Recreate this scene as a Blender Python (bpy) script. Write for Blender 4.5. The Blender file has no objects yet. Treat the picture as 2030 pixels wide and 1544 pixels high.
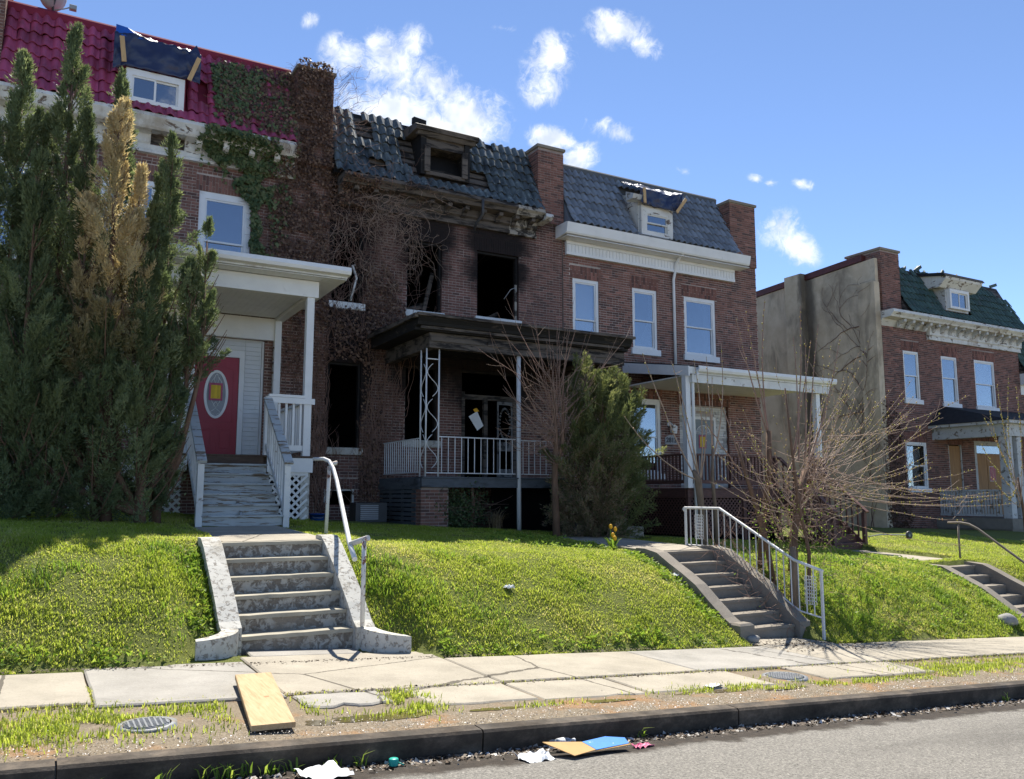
import bpy, math, random
import numpy as np
from mathutils import Vector, Matrix, noise as mnoise

random.seed(7)
rng = np.random.default_rng(11)
scene = bpy.context.scene
COL = scene.collection
R = math.radians

# ------------------------------------------------------------------ camera, sky, sun, exposure
CAM_LENS, CAM_PITCH, CAM_YAW, EYE = 29.385, 7.33, 29.42, (0.0, 0.0, 1.6)
cam_d = bpy.data.cameras.new('camera')
cam_d.sensor_width = 36.0
cam_d.lens = CAM_LENS
cam_d.clip_end = 3000
cam = bpy.data.objects.new('camera', cam_d)
COL.objects.link(cam)
cam.location = EYE
cam.rotation_euler = (R(90 + CAM_PITCH), 0, R(-CAM_YAW))
scene.camera = cam

SUN_EL, SUN_AZ = 56.0, 28.0          # azimuth measured from +Y (away from the street) towards +X
SKY_STRENGTH, SUN_STRENGTH, EXPOSURE = 0.135, 4.9, 0.95

world = bpy.data.worlds.new('World')
scene.world = world
world.use_nodes = True


def mk(nt, typ, **kw):
    n = nt.nodes.new(typ)
    for k, v in kw.items():
        if k == 'inp':
            for kk, vv in v.items():
                n.inputs[kk].default_value = vv
        else:
            setattr(n, k, v)
    return n


def math_n(nt, op, a, b=None, c=None, clamp=False):
    n = nt.nodes.new('ShaderNodeMath')
    n.operation = op
    n.use_clamp = clamp
    for i, s in enumerate((a, b, c)):
        if s is None:
            continue
        if isinstance(s, (int, float)):
            n.inputs[i].default_value = s
        else:
            nt.links.new(s, n.inputs[i])
    return n.outputs[0]


def build_world():
    nt = world.node_tree
    nt.nodes.clear()
    out = mk(nt, 'ShaderNodeOutputWorld')
    bg = mk(nt, 'ShaderNodeBackground')
    bg.inputs[1].default_value = SKY_STRENGTH
    sky = mk(nt, 'ShaderNodeTexSky', sky_type='NISHITA', sun_disc=False)
    sky.sun_elevation = R(SUN_EL)
    sky.sun_rotation = R(SUN_AZ)
    sky.altitude = 1800
    sky.air_density = 0.62
    sky.dust_density = 0.0
    sky.ozone_density = 2.4
    tc = mk(nt, 'ShaderNodeTexCoord')
    dvec = tc.outputs['Generated']
    # cumulus patches: direction (azimuth from +Y, elevation) and angular half sizes in degrees, with a tilt
    clouds = CLOUDS
    acc = None
    for az, el, ra, rb, tilt, amp in clouds:
        ra, rb = ra * 1.22, rb * 1.22
        ca = Vector((math.sin(R(az)) * math.cos(R(el)), math.cos(R(az)) * math.cos(R(el)), math.sin(R(el))))
        ex = Vector((math.cos(R(az)), -math.sin(R(az)), 0))
        ey = ex.cross(ca)
        e1 = ex * math.cos(R(tilt)) + ey * math.sin(R(tilt))
        e2 = ey * math.cos(R(tilt)) - ex * math.sin(R(tilt))
        mp = mk(nt, 'ShaderNodeMapping', vector_type='TEXTURE')
        mp.inputs['Location'].default_value = ca
        mp.inputs['Rotation'].default_value = Matrix((e1, e2, e1.cross(e2))).transposed().to_euler()
        k = 1 / amp
        mp.inputs['Scale'].default_value = (math.sin(R(ra)), math.sin(R(rb)), .6)
        nt.links.new(dvec, mp.inputs['Vector'])
        ln = mk(nt, 'ShaderNodeVectorMath', operation='LENGTH')
        nt.links.new(mp.outputs[0], ln.inputs[0])
        m = math_n(nt, 'MULTIPLY_ADD', ln.outputs['Value'], -amp, amp)
        acc = m if acc is None else math_n(nt, 'MAXIMUM', acc, m)
    acc = math_n(nt, 'MAXIMUM', acc, 0.0)
    wn = mk(nt, 'ShaderNodeTexNoise', inp={'Scale': 11.0, 'Detail': 4.0, 'Roughness': 0.65})
    nt.links.new(dvec, wn.inputs['Vector'])
    vadd = mk(nt, 'ShaderNodeMixRGB', blend_type='ADD')
    vadd.inputs[0].default_value = 0.1
    nt.links.new(dvec, vadd.inputs[1])
    nt.links.new(wn.outputs['Color'], vadd.inputs[2])
    n1 = mk(nt, 'ShaderNodeTexNoise', inp={'Scale': 20.0, 'Detail': 8.0, 'Roughness': 0.68, 'Lacunarity': 2.2})
    nt.links.new(vadd.outputs[0], n1.inputs['Vector'])
    edge = math_n(nt, 'ADD', acc, math_n(nt, 'MULTIPLY', math_n(nt, 'SUBTRACT', n1.outputs[0], 0.5), 2.6))
    mr = mk(nt, 'ShaderNodeMapRange', interpolation_type='SMOOTHSTEP')
    nt.links.new(edge, mr.inputs[0])
    mr.inputs[1].default_value = 0.12
    mr.inputs[2].default_value = 1.05
    gate = mk(nt, 'ShaderNodeMapRange', interpolation_type='SMOOTHSTEP')
    nt.links.new(acc, gate.inputs[0])
    gate.inputs[1].default_value = 0.0
    gate.inputs[2].default_value = 0.3
    fac = math_n(nt, 'MULTIPLY', mr.outputs[0], gate.outputs[0])
    # thin veil around clouds
    shade = mk(nt, 'ShaderNodeTexNoise', inp={'Scale': 40.0, 'Detail': 2.0})
    nt.links.new(dvec, shade.inputs['Vector'])
    cr = mk(nt, 'ShaderNodeValToRGB')
    cr.color_ramp.elements[0].position = 0.3
    cr.color_ramp.elements[0].color = (2.9, 3.25, 3.8, 1)
    cr.color_ramp.elements[1].position = 0.6
    cr.color_ramp.elements[1].color = (4.6, 4.75, 4.95, 1)
    nt.links.new(shade.outputs[0], cr.inputs[0])
    mix = mk(nt, 'ShaderNodeMixRGB')
    nt.links.new(fac, mix.inputs[0])
    nt.links.new(sky.outputs[0], mix.inputs[1])
    nt.links.new(cr.outputs[0], mix.inputs[2])
    nt.links.new(mix.outputs[0], bg.inputs[0])
    nt.links.new(bg.outputs[0], out.inputs[0])


# azimuth, elevation, half-width, half-height, tilt, strength
CLOUDS = [
    (17.64, 28.74, 1.89, 1.42, 20, 1.0),
    (19.57, 29.48, 1.58, 1.14, 0, 0.85),
    (22.35, 29.57, 1.21, 1.27, 40, 0.8),
    (20.87, 27.94, 3.52, 1.92, -25, 1.0),
    (23.59, 27.33, 2.75, 1.78, -35, 1.0),
    (21.28, 25.47, 4.88, 1.63, -10, 1.3),
    (26.33, 25.16, 3.12, 2.30, -25, 1.3),
    (24.17, 24.57, 4.28, 1.48, -12, 1.3),
    (32.17, 28.93, 1.99, 1.54, 25, 1.0),
    (31.72, 27.43, 1.62, 1.62, 40, 0.95),
    (31.61, 26.67, 1.11, 0.78, 0, 0.8),
    (37.12, 30.30, 2.21, 1.26, -15, 1.05),
    (38.90, 29.30, 1.65, 0.82, -30, 0.95),
    (36.03, 30.12, 1.08, 0.82, 0, 0.85),
    (35.65, 24.81, 1.12, 0.85, 0, 0.8),
    (37.03, 24.18, 1.38, 0.79, -18, 0.9),
    (32.43, 23.90, 1.99, 0.93, -15, 1.1),
    (34.18, 22.58, 1.33, 1.66, -50, 1.1),
    (47.81, 17.29, 1.46, 1.46, -45, 1.0),
    (48.54, 16.26, 1.94, 1.16, -40, 1.0),
    (47.41, 17.65, 1.10, 0.78, 0, 0.9),
    (49.29, 20.01, 0.83, 0.48, -30, 0.85),
    (46.38, 20.63, 0.65, 0.32, -20, 0.75),
    (47.29, 20.32, 0.58, 0.32, 0, 0.7),
    (14.88, 30.34, 0.68, 0.49, 40, 0.7),
    (41.61, 21.49, 0.72, 0.39, -20, 0.6),
    (28.87, 30.70, 1.27, 0.32, -5, 0.5),
    (75, 38, 5, 2.8, 10, 1), (105, 26, 5, 2.4, -15, 1), (140, 36, 4.4, 2.6, 20, 1), (170, 24, 4.6, 2.2, 0, 1),
    (205, 38, 4.6, 2.6, 15, 1), (235, 25, 4.4, 2.2, -20, 1), (270, 40, 4.4, 2.6, -10, 1), (310, 28, 4.6, 2.2, 0, 1)]
build_world()

sun_d = bpy.data.lights.new('sun', 'SUN')
sun_d.energy = SUN_STRENGTH
sun_d.angle = R(0.53)
sun_d.color = (1.0, 0.95, 0.86)
sun = bpy.data.objects.new('sun', sun_d)
COL.objects.link(sun)
sdir = Vector((math.sin(R(SUN_AZ)) * math.cos(R(SUN_EL)), math.cos(R(SUN_AZ)) * math.cos(R(SUN_EL)), math.sin(R(SUN_EL))))
sun.rotation_euler = sdir.to_track_quat('Z', 'Y').to_euler()
sun.location = (20, 30, 40)

vs = scene.view_settings
vs.view_transform = 'Standard'
vs.look = 'None'
vs.exposure = EXPOSURE
vs.gamma = 1.0
vs.use_curve_mapping = False
scene.render.engine = 'CYCLES'
cy = scene.cycles
cy.use_denoising = True
cy.max_bounces = 6
cy.diffuse_bounces = 3
cy.glossy_bounces = 3
cy.transmission_bounces = 4
cy.transparent_max_bounces = 8
cy.caustics_reflective = False
cy.caustics_refractive = False
cy.sample_clamp_indirect = 6.0


# ------------------------------------------------------------------ materials
class NB:
    """small node builder"""
    def __init__(s, name):
        s.m = bpy.data.materials.new(name)
        s.m.use_nodes = True
        s.nt = s.m.node_tree
        s.b = s.nt.nodes['Principled BSDF']
        s.out = s.nt.nodes['Material Output']
        g = s.nt.nodes.new('ShaderNodeNewGeometry')
        s.pos = g.outputs['Position']

    def map(s, scale=(1, 1, 1), rot=(0, 0, 0)):
        n = s.nt.nodes.new('ShaderNodeMapping')
        n.inputs['Scale'].default_value = scale
        n.inputs['Rotation'].default_value = rot
        s.nt.links.new(s.pos, n.inputs[0])
        return n.outputs[0]

    def noise(s, scale, detail=4, rough=.55, vec=None, dist=0):
        n = s.nt.nodes.new('ShaderNodeTexNoise')
        n.inputs['Scale'].default_value = scale
        n.inputs['Detail'].default_value = detail
        n.inputs['Roughness'].default_value = rough
        n.inputs['Distortion'].default_value = dist
        s.nt.links.new(vec if vec is not None else s.pos, n.inputs['Vector'])
        return n.outputs[0]

    def ramp(s, fac, stops, interp='LINEAR'):
        n = s.nt.nodes.new('ShaderNodeValToRGB')
        n.color_ramp.interpolation = interp
        e = n.color_ramp.elements
        while len(e) < len(stops):
            e.new(.5)
        for el, (p, c) in zip(e, stops):
            el.position = p
            el.color = (*c, 1) if len(c) == 3 else c
        s.nt.links.new(fac, n.inputs[0])
        return n.outputs[0]

    def mask(s, fac, lo, hi):
        n = s.nt.nodes.new('ShaderNodeMapRange')
        n.interpolation_type = 'SMOOTHSTEP'
        n.inputs[1].default_value = lo
        n.inputs[2].default_value = hi
        s.nt.links.new(fac, n.inputs[0])
        return n.outputs[0]

    def mix(s, fac, a, b, typ='MIX'):
        n = s.nt.nodes.new('ShaderNodeMixRGB')
        n.blend_type = typ
        for i, v in enumerate((fac, a, b)):
            if isinstance(v, (int, float)):
                n.inputs[i].default_value = v
            elif isinstance(v, tuple):
                n.inputs[i].default_value = (*v, 1)
            else:
                s.nt.links.new(v, n.inputs[i])
        return n.outputs[0]

    def math(s, op, a, b=None, clamp=False):
        return math_n(s.nt, op, a, b, None, clamp)

    def attr(s, name):
        n = s.nt.nodes.new('ShaderNodeAttribute')
        n.attribute_name = name
        return n.outputs['Fac']

    def rnd(s):
        return s.nt.nodes.new('ShaderNodeObjectInfo').outputs['Random']

    def bump(s, h, strength=.3, dist=.01):
        n = s.nt.nodes.new('ShaderNodeBump')
        n.inputs['Strength'].default_value = strength
        n.inputs['Distance'].default_value = dist
        s.nt.links.new(h, n.inputs['Height'])
        s.nt.links.new(n.outputs[0], s.b.inputs['Normal'])

    def done(s, col=None, rough=.8, spec=.3, metal=0):
        for k, v in (('Base Color', col), ('Roughness', rough)):
            if v is None:
                continue
            if isinstance(v, (int, float)):
                s.b.inputs[k].default_value = v
            elif isinstance(v, tuple):
                s.b.inputs[k].default_value = (*v, 1)
            else:
                s.nt.links.new(v, s.b.inputs[k])
        s.b.inputs['Specular IOR Level'].default_value = spec
        s.b.inputs['Metallic'].default_value = metal
        return s.m


def mul(c, k):
    return tuple(min(1, v * k) for v in c)


def plain(name, col, rough=.7, var=.25, scale=5, bump=.15, bscale=60, spec=.3, stretch=(1, 1, 1), dirt=None, obj_var=0, metal=0):
    """weathered single-colour surface; dirt = (colour, lo, hi, scale)"""
    b = NB(name)
    v = b.map(stretch)
    n = b.noise(scale, 6, .6, v)
    c = b.ramp(n, [(.25, mul(col, 1 - var)), (.75, mul(col, 1 + var))])
    if obj_var:
        r = b.ramp(b.rnd(), [(0, (1 - obj_var,) * 3), (1, (1 + obj_var,) * 3)])
        c = b.mix(1.0, c, r, 'MULTIPLY')
    if dirt:
        dn = b.noise(dirt[3], 8, .65, v, .4)
        c = b.mix(b.mask(dn, dirt[1], dirt[2]), c, dirt[0])
    b.bump(b.noise(bscale, 4, .6, v), bump, .01)
    return b.done(c, rough, spec, metal)


def peeling(name, paint, under, lo, hi, scale=4, stretch=(1, 1, 1), rough=.6, stain=None):
    """paint that has flaked off in patches with a raised edge"""
    b = NB(name)
    v = b.map(stretch)
    n = b.noise(scale, 9, .68, v, .6)
    m = b.mask(n, lo, hi)
    pc = b.ramp(b.noise(2.2, 6, .6), [(.3, mul(paint, .82)), (.7, mul(paint, 1.06))])
    uc = b.ramp(b.noise(22, 6, .7, v), [(.3, mul(under, .55)), (.7, mul(under, 1.35))])
    c = b.mix(m, pc, uc)
    if stain:
        c = b.mix(b.mask(b.noise(1.3, 6, .7, b.map((1, 1, .35))), .5, .72), c, stain)
    h = b.math('ADD', b.math('MULTIPLY', m, -1.0), b.math('MULTIPLY', b.noise(70, 4, .6, v), .35))
    b.bump(h, .5, .006)
    return b.done(c, rough, .3)


MAT = {}
SOOT = [(5.98, 8.1, .9, 1.1), (5.98, 7.2, .62, 1.3), (7.96, 8.2, .9, .9), (7.96, 7.5, .7, .8), (10.0, 8.2, 1.05, .75), (10.0, 7.4, .95, .7),
        (5.98, 5.2, .95, 1.1), (5.98, 4.2, .7, 1.4), (7.9, 4.8, 1.1, .9), (9.8, 4.9, 1.9, .8), (9.8, 4.2, 1.3, .7), (8.6, 8.9, 3.2, .5), (5.9, 9.0, 1.6, 1.2)]


def soot_mask(b):
    xyz = b.nt.nodes.new('ShaderNodeSeparateXYZ')
    b.nt.links.new(b.pos, xyz.inputs[0])
    acc = None
    for cx, cz, rx, rz in SOOT:
        u = b.math('DIVIDE', b.math('SUBTRACT', xyz.outputs[0], cx), rx)
        w = b.math('DIVIDE', b.math('SUBTRACT', xyz.outputs[2], cz), rz)
        d = b.math('SQRT', b.math('ADD', b.math('MULTIPLY', u, u), b.math('MULTIPLY', w, w)))
        m = b.math('SUBTRACT', 1.4, d, clamp=True)
        acc = m if acc is None else b.math('MAXIMUM', acc, m)
    n = b.noise(2.4, 6, .6)
    return b.math('MULTIPLY', b.mask(b.math('ADD', acc, b.math('MULTIPLY', b.math('SUBTRACT', n, .5), .9)), .1, .75), .94)


def brick_mat(name, base, soot=False, dark=1.0):
    b = NB(name)
    t = b.attr('tint')
    c = b.ramp(t, [(0, mul((.085, .055, .05), dark)), (.16, mul((.12, .065, .055), dark)), (.3, mul(base, .72)), (.62, base), (.9, mul(base, 1.3)), (1, mul(base, 1.55))])
    c = b.mix(b.math('MULTIPLY', b.noise(30, 6, .7), .5), c, mul(base, .5))
    grime = b.mask(b.noise(.8, 7, .65, b.map((1, 1, .5))), .52, .75)
    c = b.mix(b.math('MULTIPLY', grime, .45), c, (.03, .022, .02))
    if soot:
        c = b.mix(soot_mask(b), c, (.008, .007, .007))
    b.bump(b.noise(55, 5, .7), .35, .006)
    return b.done(c, .85, .25)


def mortar_mat(name, col, soot=False):
    b = NB(name)
    c = b.ramp(b.noise(3, 8, .7), [(.3, mul(col, .6)), (.7, mul(col, 1.15))])
    c = b.mix(b.math('MULTIPLY', b.mask(b.noise(.7, 6, .6), .5, .75), .6), c, mul(col, .3))
    if soot:
        c = b.mix(soot_mask(b), c, (.008, .007, .007))
    b.bump(b.noise(90, 4, .6), .3, .004)
    return b.done(c, .95, .1)


def tile_mat(name, col, patch, lo, hi, rough=.55, second=None):
    b = NB(name)
    r = b.rnd()
    c = b.mix(1.0, col, b.ramp(r, [(0, (.72,) * 3), (1, (1.2,) * 3)]), 'MULTIPLY')
    v = b.map((1.0, 1.0, .7))
    n = b.noise(7, 8, .7, v, .5)
    c = b.mix(b.mask(n, lo, hi), c, patch)
    if second:
        c = b.mix(b.mask(b.noise(2.0, 7, .65, v), second[1], second[2]), c, second[0])
    b.bump(b.noise(45, 5, .6), .2, .006)
    return b.done(c, rough, .4)


def leaf_mat(name, stops, trans=.35, rough=.55, tcol=1.3):
    b = NB(name)
    c = b.ramp(b.attr('tint'), stops)
    b.done(c, rough, .25)
    tr = b.nt.nodes.new('ShaderNodeBsdfTranslucent')
    b.nt.links.new(b.mix(1.0, c, (tcol, tcol, tcol * .75), 'MULTIPLY'), tr.inputs[0])
    mx = b.nt.nodes.new('ShaderNodeMixShader')
    mx.inputs[0].default_value = trans
    b.nt.links.new(b.b.outputs[0], mx.inputs[1])
    b.nt.links.new(tr.outputs[0], mx.inputs[2])
    b.nt.links.new(mx.outputs[0], b.out.inputs[0])
    return b.m


def glass_mat(name, tint=(.55, .6, .62), refl=.45):
    b = NB(name)
    tr = b.nt.nodes.new('ShaderNodeBsdfTransparent')
    tr.inputs[0].default_value = (*tint, 1)
    gl = b.nt.nodes.new('ShaderNodeBsdfGlossy')
    gl.inputs['Roughness'].default_value = .02
    gl.inputs[0].default_value = (.92, .95, 1, 1)
    w = b.noise(1.6, 3, .5)
    bp = b.nt.nodes.new('ShaderNodeBump')
    bp.inputs['Strength'].default_value = .08
    bp.inputs['Distance'].default_value = .02
    b.nt.links.new(w, bp.inputs['Height'])
    b.nt.links.new(bp.outputs[0], gl.inputs['Normal'])
    fr = b.nt.nodes.new('ShaderNodeLayerWeight')
    fr.inputs[0].default_value = .25
    f = b.math('ADD', b.math('MULTIPLY', fr.outputs['Fresnel'], .6), refl, clamp=True)
    mx = b.nt.nodes.new('ShaderNodeMixShader')
    b.nt.links.new(f, mx.inputs[0])
    b.nt.links.new(tr.outputs[0], mx.inputs[1])
    b.nt.links.new(gl.outputs[0], mx.inputs[2])
    b.nt.links.new(mx.outputs[0], b.out.inputs[0])
    return b.m


def tint_mat(name, stops, rough=.7, spec=.3):
    b = NB(name)
    c = b.ramp(b.attr('tint'), stops)
    c = b.mix(b.math('MULTIPLY', b.noise(30, 4, .6), .35), c, (.04, .035, .03))
    return b.done(c, rough, spec)


MAT['brick_a'] = brick_mat('brick_brown_red', (.235, .118, .09))
MAT['brick_b'] = brick_mat('brick_smoked', (.2, .1, .08), soot=True)
MAT['brick_c'] = brick_mat('brick_red', (.25, .12, .092))
MAT['brick_d'] = brick_mat('brick_far', (.25, .118, .09))
MAT['mortar'] = mortar_mat('mortar_grey', (.5, .42, .36))
MAT['mortar_soot'] = mortar_mat('mortar_smoked', (.42, .35, .3), True)
MAT['mortar_dark'] = mortar_mat('mortar_brown', (.36, .29, .25))
MAT['tile_red'] = tile_mat('tile_magenta_paint', (.39, .066, .135), (.18, .1, .1), .6, .68, .55, ((.21, .04, .075), .45, .72))
MAT['tile_burnt'] = tile_mat('tile_scorched', (.09, .11, .115), (.26, .3, .29), .54, .68, .6, ((.025, .032, .036), .44, .66))
MAT['tile_grey'] = tile_mat('tile_grey', (.2, .22, .245), (.13, .145, .155), .52, .72, .6)
MAT['tile_green'] = tile_mat('tile_green', (.055, .095, .078), (.08, .085, .075), .56, .68, .6)
MAT['white'] = plain('paint_white', (.74, .74, .72), .5, .07, 3, .08, 50, dirt=((.42, .4, .36), .62, .8, 2.5))
MAT['white_worn'] = peeling('paint_white_worn', (.7, .7, .67), (.3, .26, .21), .6, .64, 5, stain=(.4, .37, .32))
MAT['white_peel'] = peeling('paint_white_peeling', (.68, .67, .62), (.17, .13, .1), .57, .6, 3.2, (1, 1, 2.2), stain=(.42, .37, .3))
MAT['white_iron'] = peeling('iron_white', (.66, .66, .65), (.2, .09, .05), .66, .69, 9)
MAT['rail_rust'] = peeling('iron_white_rusty', (.62, .6, .56), (.2, .075, .04), .55, .6, 8)
MAT['rail_brown'] = plain('iron_weathered', (.2, .165, .13), .7, .3, 12, .2)
MAT['trim_grey'] = peeling('trim_grey_white', (.52, .52, .5), (.2, .17, .13), .56, .6, 6)
MAT['char'] = peeling('wood_charred', (.012, .011, .01), (.07, .055, .042), .56, .66, 4, (.5, 1, 3), .75)
MAT['char_pale'] = peeling('wood_scorched_paint', (.34, .31, .26), (.035, .03, .025), .44, .56, 2.6, (1, 1, 1.6), .8)
MAT['char_mid'] = peeling('wood_scorched', (.12, .1, .082), (.02, .017, .015), .45, .6, 3, (.5, 1, 3), .8)
MAT['soot_shade_black'] = plain('soot_shade_black', (.006, .006, .006), .95, .3, 4, .1, spec=.05)  # soot in the burnt rooms; elsewhere black paint for the shade under porches
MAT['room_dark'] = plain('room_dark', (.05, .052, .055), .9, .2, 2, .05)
MAT['stucco'] = None
MAT['concrete'] = None
MAT['concrete_grey'] = None
MAT['concrete_old'] = plain('concrete_exposed_aggregate', (.19, .17, .145), .92, .35, 70, .5, 140, dirt=((.07, .062, .052), .5, .72, 2.2), spec=.1)
MAT['concrete_painted'] = peeling('concrete_white_flaking', (.54, .52, .46), (.27, .24, .2), .52, .6, 17, rough=.85, stain=(.33, .3, .24))
MAT['concrete_worn'] = peeling('concrete_riser_flaking', (.42, .4, .35), (.18, .155, .125), .44, .54, 11, rough=.9, stain=(.26, .22, .17))
MAT['tread'] = plain('concrete_tread', (.36, .33, .26), .9, .2, 4, .25, 100, dirt=((.22, .2, .17), .55, .75, 3), spec=.15)
MAT['wood_grey'] = peeling('wood_grey_paint', (.44, .46, .45), (.2, .15, .1), .53, .58, 6, (.35, 1, 4))
MAT['storm_grey'] = peeling('storm_door_smoked', (.16, .16, .155), (.03, .028, .026), .5, .58, 5)
MAT['ridge_grey'] = plain('ridge_flashing_grey', (.1, .11, .12), .8, .15, 4, .1, spec=.1)
MAT['wood_brown'] = plain('wood_brown_stain', (.12, .06, .047), .6, .3, 8, .2, 60, stretch=(1, 1, 4))
MAT['wood_porch'] = plain('wood_porch_dark', (.1, .065, .045), .75, .3, 7, .2, 50, stretch=(1, 6, 6))
MAT['wood_slate'] = plain('wood_slate_paint', (.085, .095, .105), .7, .25, 5, .2, 50, stretch=(1, 1, 4), dirt=((.035, .035, .035), .5, .7, 2))
MAT['plywood'] = plain('plywood', (.36, .2, .09), .75, .22, 3, .15, 40, stretch=(6, 1, .6), dirt=((.2, .1, .045), .58, .75, 4))
MAT['lumber'] = None
MAT['batten'] = plain('batten_pine', (.5, .33, .16), .7, .15, 5, .1, stretch=(4, 1, 1))
MAT['red_door'] = plain('door_red', (.3, .014, .03), .4, .06, 3, .05, spec=.4)
MAT['grey_door'] = plain('door_grey', (.22, .25, .26), .45, .06, 3, .05)
MAT['siding'] = plain('siding_white', (.66, .67, .66), .5, .06, 4, .05, dirt=((.4, .38, .34), .6, .78, 5))
MAT['metal_grey'] = plain('metal_grey', (.28, .29, .3), .45, .1, 6, .05, spec=.5)
MAT['metal_dark'] = plain('metal_dark', (.05, .05, .052), .5, .2, 6, .1, spec=.4)
MAT['iron_lid'] = plain('iron_lid', (.2, .21, .22), .5, .25, 9, .3, 50, spec=.4, dirt=((.2, .17, .12), .55, .7, 6))
MAT['flashing'] = plain('flashing_red_brown', (.1, .028, .024), .5, .3, 5, .1, 30, dirt=((.4, .3, .24), .68, .74, 4))
MAT['roofing'] = plain('roofing_felt', (.03, .03, .032), .9, .3, 8, .3, 80)
MAT['roof_edge_red'] = plain('ridge_flashing_red', (.2, .03, .055), .85, .2, 4, .1, spec=.08)
MAT['tarp'] = plain('tarp_navy', (.018, .026, .07), .38, .2, 3, .15, 25, spec=.5)
MAT['tarp_blue'] = plain('tarp_blue', (.01, .09, .42), .4, .2, 3, .15, 25, spec=.5)
MAT['glass'] = glass_mat('glass_window', (.5, .55, .58), .27)
MAT['glass_clear'] = glass_mat('glass_thin', (.8, .82, .82), .25)
MAT['blind'] = plain('blind_white', (.5, .51, .5), .7, .06, 3, .05)
MAT['paper'] = plain('paper_white', (.78, .78, .76), .8, .05, 5, .05)
MAT['yellow_paper'] = None
MAT['card'] = plain('cardboard', (.5, .3, .12), .8, .12, 6, .08)
MAT['blue_print'] = plain('cardboard_blue', (.03, .2, .62), .6, .15, 8, .05, dirt=((.6, .6, .6), .66, .7, 20))
MAT['pink'] = plain('plastic_pink', (.7, .2, .3), .5, .15, 20, .05)
MAT['teal'] = plain('plastic_teal', (.02, .36, .28), .4, .1, 5, .05)
MAT['blue_tub'] = plain('plastic_blue', (.02, .13, .5), .4, .1, 5, .05)
MAT['bottle'] = glass_mat('bottle_clear', (.86, .9, .9), .18)
MAT['bark'] = plain('bark_brown', (.14, .085, .055), .9, .35, 14, .6, 40, stretch=(1, 1, .3))
MAT['bark_grey'] = plain('bark_grey', (.19, .14, .1), .9, .3, 14, .6, 40, stretch=(1, 1, .3))
MAT['twig_tan'] = plain('twig_tan', (.36, .26, .195), .8, .3, 6, .2)
MAT['twig_red'] = plain('twig_red_brown', (.26, .165, .125), .75, .3, 6, .2)
MAT['vine_dead'] = plain('vine_dead', (.2, .12, .09), .9, .35, 5, .3)
MAT['vine_pale'] = plain('vine_pale', (.3, .215, .16), .85, .3, 5, .3)
MAT['rock'] = plain('rock_grey', (.26, .25, .23), .85, .2, 8, .4, 30)
MAT['juniper'] = leaf_mat('juniper_green', [(0, (.085, .115, .06)), (.4, (.145, .185, .09)), (.7, (.22, .255, .13)), (.85, (.3, .31, .18)), (1, (.36, .24, .11))], .45)
MAT['juniper_brown'] = leaf_mat('juniper_browned', [(0, (.14, .15, .075)), (.3, (.36, .29, .16)), (.65, (.54, .43, .25)), (1, (.66, .55, .36))], .45)
MAT['arbor'] = leaf_mat('arborvitae_green', [(0, (.08, .1, .045)), (.4, (.15, .175, .07)), (.75, (.25, .26, .115)), (.9, (.27, .23, .15)), (1, (.33, .22, .16))], .45)
MAT['ivy'] = leaf_mat('ivy_green', [(0, (.045, .075, .032)), (.5, (.1, .14, .055)), (1, (.19, .2, .09))], .25)
MAT['ivy_dead'] = leaf_mat('ivy_dead', [(0, (.05, .03, .022)), (.5, (.13, .075, .05)), (1, (.24, .15, .095))], .2)
MAT['grass'] = leaf_mat('grass_blades', [(0, (.18, .24, .03)), (.45, (.34, .42, .055)), (.8, (.48, .5, .12)), (1, (.62, .54, .28))], .55, .5, 1.2)
MAT['weed'] = leaf_mat('weed_leaves', [(0, (.1, .17, .025)), (.6, (.22, .33, .045)), (1, (.36, .42, .09))], .5)
MAT['bud'] = leaf_mat('bud_yellow_green', [(0, (.3, .26, .05)), (.6, (.46, .42, .1)), (1, (.5, .3, .12))], .3)
MAT['tulip'] = plain('petal_yellow', (.8, .42, .02), .5, .12, 20, .05)
MAT['straw'] = leaf_mat('straw_dead', [(0, (.09, .06, .035)), (1, (.3, .23, .14))], .2)


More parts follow.
